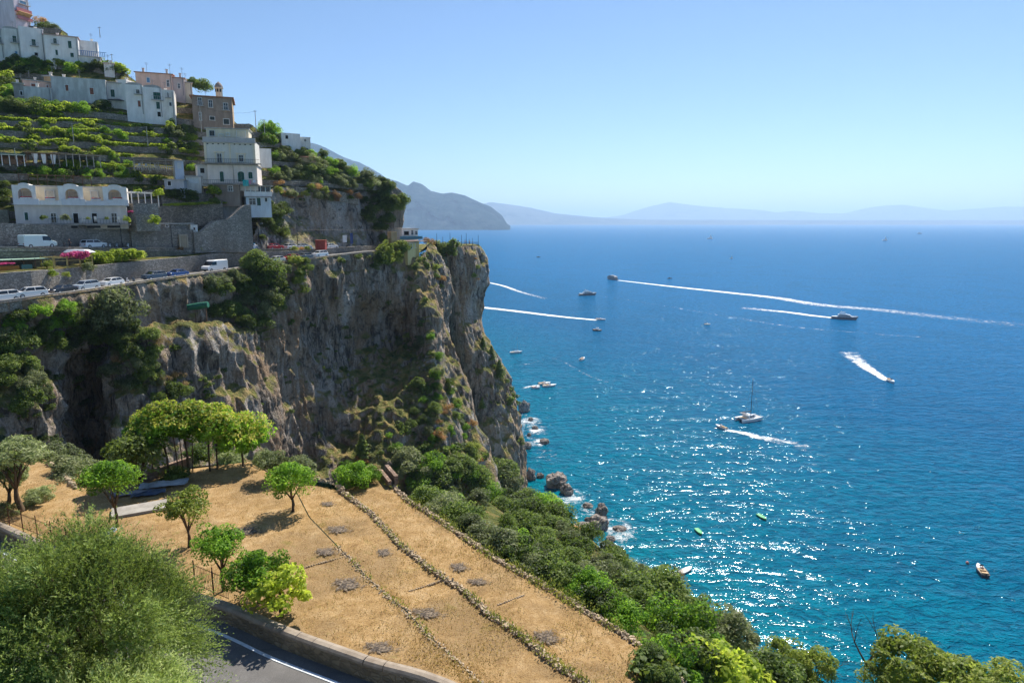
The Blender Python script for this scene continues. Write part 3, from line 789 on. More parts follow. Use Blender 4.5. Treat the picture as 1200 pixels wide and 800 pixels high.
# ash patches
def ashmat():
    m, nt, b = newmat('ash_and_charcoal'); g = NG(nt); v = g.coord()
    n = g.noise(v, 1.6, 6, 0.75); f = g.noise(v, 7, 6, 0.8)
    g.l(g.ramp(f, [(0.3, (0.02, 0.017, 0.014)), (0.48, (0.07, 0.055, 0.045)), (0.58, (0.24, 0.18, 0.12)), (0.72, (0.42, 0.34, 0.25))]), b.inputs['Base Color'])
    b.inputs['Roughness'].default_value = 1.0
    ln = g.n('ShaderNodeVectorMath', operation='LENGTH'); g.l(v, ln.inputs[0])
    a = g.math('ADD', g.math('SUBTRACT', 1.08, ln.outputs['Value']), g.math('MULTIPLY', g.math('SUBTRACT', n, 0.5), 2.4))
    a2 = g.math('ADD', a, g.math('MULTIPLY', g.math('SUBTRACT', f, 0.5), 1.6))
    g.l(g.ramp(a2, [(0.38, 0.0), (0.62, 0.95)]), b.inputs['Alpha'])
    g.l(g.bump(f, 0.8, 0.08), b.inputs['Normal']); return m
ASH = ashmat()
for u, v, w, h, lab, z in [(382,646,18,7,'pale grey ash patch near the lone tree shadow',Z1),(288,622,22,8,'smudged grey ash patch beside the small orange tree',Z1),(396,620,20,7,'dark ash patch right of the lone tree shadow, across the border',Z2),(450,647,12,7,'round black ash patch in the middle bed, topmost',Z2),
    (407,684,24,12,'brown ash patch with a white centre on the left bed',Z1),(445,758,26,11,'large dark ash patch close to the roadside wall',Z1),(500,718,26,10,'wide blue grey ash patch in the middle bed',Z2),(538,664,15,8,'small oval ash patch in the outer bed, uppermost',Z3),(641,746,22,13,'largest dark ash patch low in the outer bed',Z3),(384,590,12,4,'faint pale ash patch at the far end of the middle bed',Z2),(560,681,18,6,'faint grey ash smear in the outer bed',Z3)]:
    c = PZ(u, v, z + 0.06); rx = w / 800 * cdepth(c); ry = (PZ(u, v - h, z).y - PZ(u, v + h, z).y) / 2
    V = []; Fc = []; N = 14; 
    for j in range(N + 1):
        for i in range(N + 1):
            x = (i / N * 2 - 1); y = (j / N * 2 - 1); d = max(0, 1 - math.hypot(x, y))
            V.append((x * 1.3, y * 1.3, (0.03 * d + 0.02 * noise.noise(Vector((x * 3 + u, y * 3, 0))) * d)))
    for j in range(N):
        for i in range(N): q = j * (N + 1) + i; Fc.append((q, q + 1, q + N + 2, q + N + 1))
    o = link('ash_patch', mesh('ash_patch', V, Fc, True), None, ASH); o.location = c; o.scale = (rx, ry, 1)
    tag(o, lab, 'ash patch', 'burnt patches on the dry terrace')

# ---- survey by ray: what stands at a bearing
def build_bvh(objs):
    V = []; Pl = []
    for o in objs:
        n = len(V); me = o.data; co = np.empty(len(me.vertices) * 3, np.float32); me.vertices.foreach_get('co', co); co = co.reshape(-1, 3)
        V += [Vector(c) for c in co.tolist()]
        Pl += [[n + i for i in p.vertices] for p in me.polygons]
    return BVHTree.FromPolygons(V, Pl)
BVH = build_bvh(TERR)
CAMP = Vector((0, 0, HC))
def hit(u, v, maxd=600):
    r = BVH.ray_cast(CAMP, ray(u, v), maxd)
    return (r[0], r[1]) if r[0] is not None else (None, None)
def ground(x, y, z=300):
    r = BVH.ray_cast(Vector((x, y, z)), Vector((0, 0, -1)), 600)
    return r[0]
# ============================================================ foliage
def leaf_quads(pos, nrm, ll, lw, rs, twist=None):
    """rhombic leaves: pos (n,3), nrm (n,3) facing; returns verts, quads"""
    n = len(pos)
    r = rs.normal(size=(n, 3)); t = np.cross(nrm, r); t /= np.linalg.norm(t, axis=1, keepdims=True) + 1e-9
    if twist is not None: t = twist
    b = np.cross(nrm, t); b /= np.linalg.norm(b, axis=1, keepdims=True) + 1e-9
    L = (ll * rs.uniform(0.6, 1.3, n))[:, None]; Wd = (lw * rs.uniform(0.6, 1.3, n))[:, None]
    V = np.stack([pos - t * L * 0.5, pos + b * Wd * 0.5 - t * L * 0.08, pos + t * L * 0.5, pos - b * Wd * 0.5 - t * L * 0.08], 1).reshape(-1, 3)
    return V, np.arange(4 * n).reshape(n, 4)
def crown_mesh(name, seed, radii, nblob, br, nleaf, ll, lw, mat, zmin=-0.5, up=0.35, shell=0.75, yellow=None, core=0.0):
    rs = np.random.RandomState(seed)
    cs = []
    while len(cs) < nblob:
        d = rs.normal(size=3); d /= np.linalg.norm(d)
        if d[2] < zmin: continue
        cs.append(d * rs.uniform(0.35, 0.9))
    cs = np.array(cs) * np.array(radii); brs = br * rs.uniform(0.5, 1.5, nblob)
    k = rs.randint(0, nblob, nleaf)
    d = rs.normal(size=(nleaf, 3)); d /= np.linalg.norm(d, axis=1, keepdims=True)
    d[:, 2] = np.where(rs.rand(nleaf) < 0.3, np.abs(d[:, 2]), d[:, 2])
    rr = shell + (1.08 - shell) * rs.rand(nleaf) ** 0.6
    pos = cs[k] + d * (brs[k] * rr)[:, None] * np.array([1, 1, 0.85])
    nrm = d * 0.75 + rs.normal(size=(nleaf, 3)) * 0.55 + np.array([0, 0, up]); nrm /= np.linalg.norm(nrm, axis=1, keepdims=True)
    V, Q = leaf_quads(pos, nrm, ll, lw, rs)
    me = npmesh(name, V, Q); me.materials.append(mat)
    if yellow is not None:
        me.materials.append(yellow)
        top = (pos[:, 2] - cs[k][:, 2] > brs[k] * 0.25) & (rs.rand(nleaf) < 0.75) & (cs[k][:, 2] > radii[2] * 0.0)
        me.polygons.foreach_set('material_index', top.astype(np.int32))
    return me
L_OLIVE = leafmat('olive_leaves', (0.086, 0.103, 0.046), (0.244, 0.287, 0.127), (0.488, 0.529, 0.276), 0.8, 0.3)
L_CITR = leafmat('citrus_leaves', (0.047, 0.106, 0.015), (0.141, 0.300, 0.027), (0.318, 0.512, 0.052), 0.9, 0.4)
L_MID = leafmat('scrub_leaves', (0.038, 0.062, 0.017), (0.103, 0.160, 0.035), (0.225, 0.283, 0.071), 0.8, 0.3)
L_DARK = leafmat('dark_leaves', (0.022, 0.039, 0.015), (0.066, 0.102, 0.024), (0.150, 0.195, 0.050), 0.8, 0.25)
L_GREY = leafmat('grey_leaves', (0.066, 0.079, 0.039), (0.159, 0.185, 0.088), (0.300, 0.318, 0.160), 0.8, 0.22)
L_VINE = leafmat('vine_leaves', (0.104, 0.156, 0.021), (0.273, 0.374, 0.035), (0.547, 0.591, 0.071), 0.7, 0.5)
L_YEL = leafmat('yellow_seed_tufts', (0.20, 0.22, 0.03), (0.42, 0.42, 0.06), (0.62, 0.56, 0.12), 0.9, 0.3)
L_DRY = leafmat('dry_twigs', (0.10, 0.06, 0.03), (0.26, 0.15, 0.07), (0.42, 0.27, 0.14), 0.9, 0.2)
L_PINK = leafmat('bougainvillea', (0.35, 0.01, 0.16), (0.62, 0.03, 0.32), (0.8, 0.12, 0.45), 1.2, 0.4)
L_RUST = leafmat('rusty_scrub', (0.188, 0.088, 0.035), (0.413, 0.195, 0.088), (0.638, 0.354, 0.177), 0.9, 0.2)
L_GOLD = leafmat('gold_green_leaves', (0.096, 0.136, 0.021), (0.239, 0.292, 0.052), (0.446, 0.468, 0.106), 0.8, 0.3)
BARK = flat('bark', (0.12, 0.085, 0.055), 0.95, 0, 0.3, 0.1, 4.0)
BARKG = flat('grey_bark', (0.22, 0.18, 0.14), 0.95, 0, 0.25, 0.1, 4.0)
PROTO = {}
def proto(key, *a, n=2, **kw): PROTO[key] = [crown_mesh(key, 11 + 7 * i + len(key), *a, **kw) for i in range(n)]
# unit crowns: radius about 1, scaled where they stand. leaf sizes are fractions of the radius
proto('citrus', (1, 1, 0.85), 34, 0.31, 6500, 0.10, 0.06, L_CITR, n=3)
proto('mid', (1, 1, 0.8), 30, 0.33, 6000, 0.115, 0.075, L_MID, n=3)
proto('dark', (1, 1, 0.8), 28, 0.34, 5600, 0.12, 0.08, L_DARK, n=2)
proto('grey', (1, 1, 0.85), 34, 0.30, 6500, 0.15, 0.045, L_GREY, n=3)
proto('olive', (1, 1, 0.75), 26, 0.30, 5500, 0.17, 0.04, L_OLIVE, n=2)
proto('gold', (1, 1, 0.85), 34, 0.25, 4000, 0.12, 0.06, L_GOLD, n=2)
proto('vine', (1.5, 1.0, 0.42), 16, 0.36, 1500, 0.22, 0.17, L_VINE, zmin=-0.1, n=3)
proto('rust', (1, 1, 0.6), 18, 0.32, 1500, 0.16, 0.06, L_RUST, n=2)
proto('dry', (1, 1, 0.7), 18, 0.3, 1500, 0.2, 0.03, L_DRY, n=1)
proto('pink', (1.6, 0.8, 0.4), 16, 0.3, 1500, 0.16, 0.13, L_PINK, n=1)
proto('tufted', (1, 1, 0.85), 30, 0.33, 6200, 0.13, 0.07, L_CITR, yellow=L_YEL, n=2, zmin=-0.2)
proto('bushvine', (1.0, 1.0, 0.7), 20, 0.34, 2400, 0.17, 0.12, L_VINE, n=2)
proto('smalldark', (1, 1, 0.8), 12, 0.38, 420, 0.34, 0.24, L_DARK, n=2)
proto('smallmid', (1, 1, 0.8), 12, 0.38, 420, 0.34, 0.24, L_MID, n=2)
def conifer_mesh(seed):
    rs = np.random.RandomState(seed); n = 2600; z = rs.rand(n) ** 0.8
    a = rs.rand(n) * 6.283; r = (1 - z) ** 0.8 * (0.30 + 0.16 * np.sin(z * 38 + a * 2)) * rs.uniform(0.55, 1.0, n)
    pos = np.stack([np.cos(a) * r, np.sin(a) * r, z * 1.0 + 0.02], 1); nrm = np.stack([np.cos(a), np.sin(a), np.full(n, 0.6)], 1) + rs.normal(size=(n, 3)) * 0.4
    nrm /= np.linalg.norm(nrm, axis=1, keepdims=True); V, Q = leaf_quads(pos, nrm, 0.11, 0.05, rs)
    me = npmesh('conifer', V, Q); me.materials.append(L_MID); return me
PROTO['conifer'] = [conifer_mesh(5), conifer_mesh(9)]

def limb_tree(seed, h, r, nlimb=5, spread=0.6, mat=BARK, start=0.45, lean=(0, 0), detail=2):
    """trunk with forking limbs, height h to the middle of the crown"""
    rnd = random.Random(seed); mb = MB()
    top = Vector((lean[0], lean[1], h * start)); mid = Vector((lean[0] * 0.3 + rnd.uniform(-1, 1) * r, lean[1] * 0.3, h * start * 0.5))
    mb.tube([Vector((0, 0, -0.3)), Vector((0, 0, 0.02 * h)), mid, top], [r * 1.6, r * 1.15, r * 0.95, r * 0.85], 7)
    ends = []
    for i in range(nlimb):
        a = 6.283 * i / nlimb + rnd.uniform(-0.4, 0.4); s = spread * rnd.uniform(0.6, 1.1)
        e = top + Vector((math.cos(a) * s, math.sin(a) * s, h * (1 - start) * rnd.uniform(0.7, 1.1)))
        m1 = top.lerp(e, 0.5) + Vector((rnd.uniform(-1, 1), rnd.uniform(-1, 1), 0)) * s * 0.12
        mb.tube([top - Vector((0, 0, r)), m1, e], [r * 0.6, r * 0.4, r * 0.14], 5)
        for j in range(detail):
            a2 = rnd.uniform(0, 6.283); e2 = m1.lerp(e, 0.4) + Vector((math.cos(a2), math.sin(a2), rnd.uniform(0.2, 0.9))) * s * 0.55
            mb.tube([m1, e2], [r * 0.3, r * 0.08], 4)
    me = mb.mesh('trunk', True); me.materials.append(mat); return me
TRUNKS = {}
def trunk_for(key):
    if key not in TRUNKS:
        TRUNKS[key] = {'citrus': limb_tree(1, 1.5, 0.075, 5, 0.55), 'olive': limb_tree(2, 1.6, 0.095, 5, 0.7, BARK, 0.5, (0.12, 0.05)),
            'tall': limb_tree(3, 3.0, 0.05, 4, 0.45, BARK, 0.7, (0.1, 0)), 'shrub': limb_tree(4, 0.8, 0.06, 6, 0.5, BARK, 0.2), 'far': limb_tree(5, 1.2, 0.08, 4, 0.5, BARK, 0.4, (0, 0), 1)}[key]
    return TRUNKS[key]
def bush(loc, s, kind, label, cat='bush', group=None, sc=(1, 1, 1), name=None, lift=0.35, rnd=random):
    me = rnd.choice(PROTO[kind]); o = bpy.data.objects.new(name or {'vine': 'vine', 'pink': 'bougainvillea', 'conifer': 'conifer', 'grey': 'silver_shrub', 'dark': 'dark_shrub', 'citrus': 'leafy_shrub', 'bushvine': 'creeper', 'gold': 'golden_shrub', 'rust': 'dry_scrub', 'dry': 'dry_scrub', 'smallmid': 'tuft', 'smalldark': 'tuft', 'olive': 'olive_bush'}.get(kind, 'bush'), me); COL.objects.link(o)
    o.location = Vector(loc) + Vector((0, 0, lift * s * sc[2])); o.rotation_euler = (rnd.uniform(-0.15, 0.15), rnd.uniform(-0.15, 0.15), rnd.uniform(0, 6.28))
    if kind == 'vine': o.rotation_euler = (0, 0, rnd.uniform(-0.2, 0.3))
    if kind == 'conifer': o.rotation_euler = (0, 0, rnd.uniform(0, 6.28)); o.location = Vector(loc) - Vector((0, 0, 0.1 * s))
    o.scale = (s * sc[0], s * sc[1], s * sc[2])
    return tag(o, label, cat, group)
def tree(loc, h, cr, kind, tkind, label, cat='tree', group=None, name='tree', sc=(1, 1, 0.85), rz=None, crown_up=0.0, lean=0):
    """h: height of the crown's middle above the ground, cr: crown radius"""
    root = empty(name, label, cat, loc, rz if rz is not None else random.uniform(0, 6.28), group)
    base = {'citrus': 1.5, 'olive': 1.6, 'tall': 3.0, 'shrub': 0.8, 'far': 1.2}[tkind]
    tme = trunk_for(tkind); t = link('trunk', tme, root); k = (h + 0.1) / base; t.scale = (cr / 1.0 if tkind != 'tall' else cr * 0.8, cr if tkind != 'tall' else cr * 0.8, k)
    c = link('crown', random.choice(PROTO[kind]), root); c.location = (0, 0, h + crown_up); c.scale = (cr * sc[0], cr * sc[1], cr * sc[2])
    c.rotation_euler = (0, 0, random.uniform(0, 6.28))
    return root
def at_px(u, v, z=None):
    if z is not None: return PZ(u, v, z)
    p, n = hit(u, v); return p
def px2m(px, p): return px / 800.0 * cdepth(p)

random.seed(21)
# ---- trees standing on the dry terrace: base pixel, crown middle v, crown radius px
def ttree(ub, vb, vc, rpx, kind, tkind, label, z=Z1, **kw):
    p = PZ(ub, vb, z); h = (vb - vc) / 800 * cdepth(p) / 0.87
    kw.setdefault('sc', (random.uniform(0.98, 1.2), random.uniform(0.98, 1.2), random.uniform(0.95, 1.12))); return tree(p - Vector((0, 0, 0.05)), h, px2m(rpx, p), kind, tkind, label, **kw)
ttree(343, 599, 566, 26, 'citrus', 'citrus', 'lone orange tree with open branching in the middle of the dry terrace', name='orange_tree')
ttree(319, 563, 543, 19, 'olive', 'citrus', 'small grey green tree behind the lone orange tree on the terrace', name='olive_tree')
ttree(137, 617, 565, 27, 'citrus', 'citrus', 'round headed orange tree on a thin trunk near the blue tarpaulins', name='orange_tree')
ttree(222, 641, 597, 26, 'gold', 'citrus', 'spreading yellow green young tree left of the burnt patches', name='young_tree')
ttree(262, 692, 638, 28, 'citrus', 'citrus', 'dark leaved citrus tree behind the iron railing', name='citrus_tree')
ttree(304, 706, 674, 33, 'citrus', 'citrus', 'bright green citrus tree beside the roadside wall, left of a pair', name='citrus_tree', group=None)
ttree(331, 722, 691, 32, 'bushvine', 'citrus', 'bright yellow green citrus tree leaning over the roadside wall, right of a pair', name='citrus_tree')
ttree(26, 598, 540, 33, 'olive', 'olive', 'old olive tree with a forked thick trunk at the left of the terrace', name='olive_tree', sc=(1.1, 1.1, 0.9))
ttree(10, 592, 560, 24, 'olive', 'olive', 'low olive tree cut by the left edge of the photo', name='olive_tree')
bush(PZ(47, 588, Z1), px2m(19, PZ(47, 588, Z1)), 'olive', 'grey green bush right of the forked olive trunk', 'bush', sc=(1, 1, 0.9))
bush(PZ(90, 566, Z1 - 1), px2m(36, PZ(90, 566, Z1)), 'grey', 'sprawling silver green bush above the heap of pale stones', 'bush', sc=(1.1, 1, 0.8))
bush(PZ(70, 545, Z1 - 1), px2m(24, PZ(70, 545, Z1)), 'grey', 'silvery shrub on the far left rim, nearest the ravine', 'bush', sc=(1.2, 1, 1))
bush(PZ(112, 572, Z1 - 0.6), px2m(22, PZ(112, 572, Z1)), 'mid', 'low mixed green shrub left of the thin trunked orange tree', 'bush')
# the tall group with yellow seed tufts
for i, (ub, vb, vc, r, kd, lab) in enumerate([(198,558,507,32,'tufted','tall tree with pale yellow tufts, leftmost of the terrace group'),(222,556,502,29,'tufted','tall tree with yellow tufts, second from the left in the terrace group'),
        (246,552,505,29,'tufted','tall slender tree with yellow tufts in the middle of the terrace group'),(255,549,509,26,'tufted','tall tree with the brightest yellow tufts on twin stems'),
        (285,546,518,30,'tufted','bushy tree with yellow tufts, rightmost of the terrace group'),(180,560,511,24,'tufted','low yellow tufted tree leaning left over the ravine rim')]):
    ttree(ub, vb, vc, r, kd, 'tall', lab, name='tall_tree', sc=(random.uniform(1.0, 1.25), random.uniform(1.0, 1.2), random.uniform(1.0, 1.25)))
ttree(165, 568, 530, 34, 'dark', 'shrub', 'large dark green glossy bush below the yellow tufted trees', name='bush', cat='bush', sc=(1, 1, 0.95))
for u, v, r, k, lab in [(208,566,16,'mid','green shrub at the foot of the tall yellow tufted trees'),(270,545,17,'olive','grey shrub between the stems of the tall trees'),(232,540,16,'mid','shrub behind the slender stems in the tall group'),(308,545,16,'grey','grey shrub on the rim right of the tall group'),
        (350,556,20,'grey','silver shrub behind the lone orange tree at the terrace rim'),(336,548,14,'mid','small shrub on the rim between two citrus trees'),(5,610,20,'olive','low olive shoots by the iron fence at the left edge'),(415,566,22,'citrus','rounded bright green bush behind the brick step'),(433,561,14,'citrus','small bright bush behind the corner of the brick step'),(150,545,18,'mid','shrub on the ravine rim left of the dark glossy bush')]:
    p = PZ(u, v, Z1 - 0.5); bush(p, px2m(r, p), k, lab)
for i, u in enumerate((216, 219, 222, 226)):      # bare poles in the tall group
    p = PZ(u - 6 + i * 2, 556 - i, Z1); s = MB().tube([p, p + Vector((0.15 * (i - 1.5), 0, 3.6))], [0.05, 0.03], 6).build('garden_stake', BARK); tag(s, ['leftmost', 'second', 'third', 'rightmost'][i] + ' of four thin brown stakes under the tall trees', 'stake')

# ---- scrub belt falling to the sea, each bush found where its foot stands
TUFTS = []
rb = random.Random(5); rh = random.Random(9)
BELT_L = {'mid': 'mid green bush in the scrub belt above the sea', 'grey': 'silvery green bush in the scrub belt above the sea',
  'dark': 'dark green bush in the scrub belt above the sea', 'citrus': 'bright leafy green bush in the scrub belt below the dry terraces', 'gold': 'golden green bush in the scrub belt below the dry terraces', 'bushvine': 'lime green bush in the scrub belt below the dry terraces', 'rust': 'reddish dry bush on the slope'}
def inpoly(x, y, poly):
    c = False; j = len(poly) - 1
    for i in range(len(poly)):
        xi, yi = poly[i]; xj, yj = poly[j]
        if (yi > y) != (yj > y) and x < (xj - xi) * (y - yi) / (yj - yi) + xi: c = not c
        j = i
    return c
HOUSES = [(10,210,155,262),(230,140,306,232),(205,98,276,148),(145,90,208,140),(58,86,150,120),(15,88,62,118),(0,30,96,68),(90,45,120,70),(155,75,226,108),(285,215,322,245),(30,176,72,193),(155,184,218,200),(152,224,190,262),(325,153,365,170),(190,205,246,222),(298,170,320,186),(-5,178,30,193)]
def scatter(poly, n, kinds, rpx, label, cat='bush', group='', mind=None, rnd=rb, sc=(1, 1, 1), lift=0.35, push=0.0, maxc=1e9, name=None, rm=None):
    xs_ = [p[0] for p in poly]; ys_ = [p[1] for p in poly]; got = []; tries = 0
    while len(got) < n and tries < n * 40:
        tries += 1; u = rnd.uniform(min(xs_), max(xs_)); v = rnd.uniform(min(ys_), max(ys_))
        if not inpoly(u, v, poly): continue
        r = rnd.uniform(*rpx)
        if any((u - a) ** 2 + ((v - b) * 1.5) ** 2 < (mind * (r + q) * 0.5) ** 2 for a, b, q in got) if mind else False: continue
        p, nn = hit(u, v)
        if p is None or cdepth(p) > maxc: continue
        if rnd is rh and any(a - r * 0.5 < u < b_ + r * 0.5 and c_ - 1 < v < d_ + r * 0.9 for a, c_, b_, d_ in HOUSES): continue
        got.append((u, v, r)); k = rnd.choice(kinds)
        R_ = px2m(r, p) if rm is None else rnd.uniform(*rm)
        lab = label[k] if isinstance(label, dict) else label
        fx, fy = (u - min(xs_)) / (max(xs_) - min(xs_)), (v - min(ys_)) / (max(ys_) - min(ys_))
        if n > 12:
            zx = ['far left', 'left', 'middle', 'right', 'far right'][min(4, int(fx * 5))]; zy = ['upper', 'middle', 'lower'][min(2, int(fy * 3))]
            big = 'large ' if r > rpx[0] + 0.66 * (rpx[1] - rpx[0]) else ('small ' if r < rpx[0] + 0.33 * (rpx[1] - rpx[0]) else '')
            lab = lab.replace(' on the hillside,', ',').replace(' growing on the rock', '').replace(' of the photo', '').replace(' of the main cliff', ' of the cliff').replace(' in the scrub belt above the sea', ' in the seaward scrub belt')
            full = big + lab + ', ' + zy + ' ' + zx
            lab = full if len(full.split()) <= 16 else (lab + ', ' + zy + ' ' + zx if len((lab + ', ' + zy + ' ' + zx).split()) <= 16 else lab + ', ' + zx.split()[-1])
        if R_ < 1.35 and k in ('smallmid', 'smalldark', 'rust', 'gold', 'grey') and kinds is not None and rnd is rb:
            TUFTS.append((k if k in ('smallmid', 'smalldark', 'rust') else 'smallmid', p + Vector((0, 0, 0.2 * R_)), R_)); continue
        if push: p = p + (nn if nn.dot(CAMP - p) > 0 else -nn) * R_ * push
        bush(p, R_, k, lab, cat, (group + ' (' + k + ')') if isinstance(label, dict) else group, sc=(sc[0] * rnd.uniform(0.85, 1.15), sc[1] * rnd.uniform(0.85, 1.15), sc[2] * rnd.uniform(0.8, 1.15)), lift=lift, rnd=rnd, name=name)
    return got
EDGEP = [(470,566),(500,594),(540,621),(575,646),(620,671),(660,694),(700,718),(745,745),(760,800),(1010,830),(900,752),(830,712),(770,672),(700,628),(640,590),(600,560),(560,548),(520,546),(480,548)]
FARB = [(470,560),(505,592),(560,600),(640,650),(700,690),(745,700),(790,735),(900,760),(830,716),(770,680),(700,636),(650,600),(620,590),(560,560),(500,550)]
scatter(EDGEP, 95, ['mid', 'grey', 'dark', 'grey', 'mid', 'mid', 'citrus'], (15, 26), BELT_L, 'bush', 'scrub belt bushes', 0.78, maxc=400)
def rowbushes(pl, n, kinds, rpx, z, label, group, dz=0.0):
    for i, (u, v) in enumerate(densify(pl, n)):
        p = PZ(u + rb.uniform(-5, 5), v + rb.uniform(-3, 3), z); k = rb.choice(kinds); r = rb.uniform(*rpx)
        bush(p + Vector((0, 0, dz)), px2m(r, p), k, label[k].replace(' in the scrub belt above the sea', '').replace(' in the scrub belt below the dry terraces', '') + ' against the outer stone border, %s' % ('upper end' if i < n / 3 else ('middle' if i < n * 0.67 else 'lower end')), 'bush', group + ' (' + k + ')', rnd=rb)
rowbushes([(505,596),(545,622),(600,660),(640,682)], 8, ['mid', 'grey', 'dark'], (22, 30), 73.6, BELT_L, 'scrub belt bushes')
rowbushes([(650,683),(690,706),(735,730)], 5, ['mid', 'citrus', 'dark'], (22, 30), 73.2, BELT_L, 'scrub belt bushes')
# nearest clump, lower right of the terraces
for u, v, z, r, k, lab in [(770,790,71.5,52,'citrus','large leafy bright green shrub at the lower corner of the dry terrace'),(735,800,72.5,30,'citrus','leafy green shrub overlapping the terrace corner'),(830,790,70,46,'bushvine','lime green bush at the bottom edge right of the terrace corner'),
        (800,740,68,44,'citrus','broad green bush above the lime green one'),(860,800,68,44,'bushvine','yellow green bush at the bottom edge, second from the terrace'),(905,810,66,42,'mid','green bush at the bottom edge below the golden shrub'),(770,700,64,36,'mid','green bush in front of the pinkish dry tree'),(735,705,66,36,'mid','green bush just beyond the outer terrace border, lower end'),
        (850,745,62,38,'grey','silvery bush at the shore side of the lime green bushes'),(700,690,66,36,'grey','silver green bush beyond the outer terrace border'),(815,775,71,34,'dark','dark bush between the leafy shrubs'),(960,822,60,34,'mid','low green bush at the bottom edge under the bare branches')]:
    p = PZ(u, v, z); bush(p, px2m(r, p), k, lab, lift=0.1)
for u, v, z, r, lab in [(925,775,62,34,'golden green shrub at the bottom edge left of the bare branches, left clump'),(955,775,62,26,'golden green shrub with a dark gap, right beside its twin')]:
    p = PZ(u, v, z); tree(p - Vector((0, 0, px2m(r * 1.2, p))), px2m(r * 1.1, p), px2m(r, p), 'gold', 'shrub', lab, 'bush', name='golden_shrub', sc=(1, 1, 1.1))
for u, v, z, r, k, lab in [(1060,775,66,54,'gold','open branched pine like tree at the bottom right, its crown top against the sea'),(1105,800,66,54,'gold','spreading tree at the bottom right corner, middle crown'),(1150,812,66,50,'gold','spreading tree at the bottom right corner, outer crown'),(1192,806,65,42,'gold','low crown at the very right bottom edge'),(1035,795,65,26,'gold','small crown beside the bare branches at the bottom right')]:
    p = PZ(u, v, z); tree(p - Vector((0, 0, px2m(r * 1.3, p))), px2m(r * 1.3, p), px2m(r, p), k, 'shrub', lab, 'tree', name='coastal_tree', sc=(1, 1, 0.8))
def bare_tree(loc, h, label, seed, mat=BARKG, name='bare_tree', spread=0.5, depth=4):
    rnd = random.Random(seed); mb = MB()
    def grow(p, d, l, r, k):
        e = p + d * l; mb.tube([p, p.lerp(e, 0.5) + Vector((rnd.uniform(-1, 1), rnd.uniform(-1, 1), 0)) * l * 0.06, e], [r, r * 0.8, r * 0.6], 5)
        if k == 0: return
        for _ in range(rnd.choice((2, 3))):
            q = (d + Vector((rnd.uniform(-1, 1), rnd.uniform(-1, 1), rnd.uniform(-0.2, 0.7))) * spread).normalized()
            grow(e if rnd.random() < 0.7 else p.lerp(e, 0.7), q, l * rnd.uniform(0.6, 0.8), r * 0.55, k - 1)
    grow(Vector((0, 0, -0.3)), Vector((0, 0, 1)), h * 0.36, h * 0.022, depth)
    o = mb.build(name, mat); o.location = loc; return tag(o, label, 'tree')
p = PZ(1012, 805, 62); bare_tree(p, px2m(100, p), 'leafless grey branches against the sea left of the coastal trees', 4, BARK, spread=0.7)
p = PZ(975, 800, 60); bare_tree(p, px2m(50, p), 'small leafless twiggy shrub beneath the golden bush', 8, BARKG, spread=0.9)
p = PZ(790, 705, 60); r_ = px2m(22, p)
t = tree(p - Vector((0, 0, 1)), px2m(38, p), r_, 'dry', 'shrub', 'pinkish brown half dead tree rising above the scrub belt by the water', 'tree', name='dying_tree', sc=(0.8, 0.8, 1.5))
p = PZ(700, 742, 62)

# ---- cliff side vegetation
CL = {'mid': 'green bush on the cliff', 'dark': 'dark bush on the cliff', 'grey': 'grey green bush on the cliff', 'gold': 'golden bush on the cliff', 'smallmid': 'small green tuft growing on the rock', 'smalldark': 'small dark tuft growing on the rock', 'rust': 'rust coloured dry scrub on the rock', 'dry': 'dry brown twigs on the rock', 'citrus': 'fresh green bush on the rock', 'bushvine': 'bright green creeper on the rock'}
def cl(extra): return {k: v + ' ' + extra for k, v in CL.items()}
scatter([(0,372),(60,364),(130,356),(150,358),(152,395),(120,405),(60,412),(0,400)], 34, ['citrus', 'mid', 'dark', 'mid', 'dark'], (9, 14), cl('below the cars at the left'), 'bush', 'bushes hanging under the lower road at the left', 0.7, push=0.25)
scatter([(0,395),(25,395),(45,440),(50,470),(0,490)], 14, ['grey', 'mid', 'grey'], (11, 18), cl('at the left edge of the photo'), 'bush', 'bushes on the cliff at the left edge', 0.7, push=0.3)
p, _ = hit(132, 372); bush(p + Vector((1.5, -2, 0)), 4.6, 'grey', 'big rounded olive green tree crown under the road, right of the hanging creepers', 'tree', name='cliff_tree', sc=(1, 1, 1.1))
scatter([(105,385),(150,385),(160,420),(100,425)], 8, ['dark', 'mid'], (10, 16), cl('in the shade under the rounded crown'), 'bush', 'shaded bushes under the rounded crown', 0.6, push=0.2)
scatter([(150,395),(200,388),(215,430),(235,462),(180,470),(120,440)], 26, ['mid', 'grey', 'smallmid', 'mid', 'dry'], (7, 14), cl('beneath the grassy ledge'), 'bush', 'bushes beneath the grassy ledge', 0.6, push=0.15)
scatter([(238,330),(275,318),(320,300),(332,320),(328,360),(310,385),(270,385),(245,370)], 30, ['mid', 'grey', 'mid', 'dark'], (10, 17), cl('in the big clump right of the white van'), 'bush', 'big clump of bushes right of the white van', 0.6, push=0.35)
for u, v, r, k, lab in [(300,312,19,'mid','tall bright topped tree rising above the lower road in front of the stone wall'),(318,318,15,'mid','tree crown beside the tall bright topped one'),(286,330,17,'grey','olive green tree crown left of the tall bright topped one')]:
    c = 152; p = P(u, v, c); bush(p, px2m(r, p), k, lab, 'tree', name='roadside_tree', sc=(1, 1, 1.1), lift=0)
scatter([(340,310),(360,308),(362,350),(340,345)], 7, ['mid', 'gold'], (6, 10), cl('just under the red car'), 'bush', 'bushes under the red car', 0.6, push=0.2)
scatter([(440,292),(472,292),(474,308),(440,310)], 8, ['mid', 'gold', 'mid'], (8, 12), cl('left of the yellow house'), 'bush', 'bushes left of the yellow house', 0.5, push=0.4)
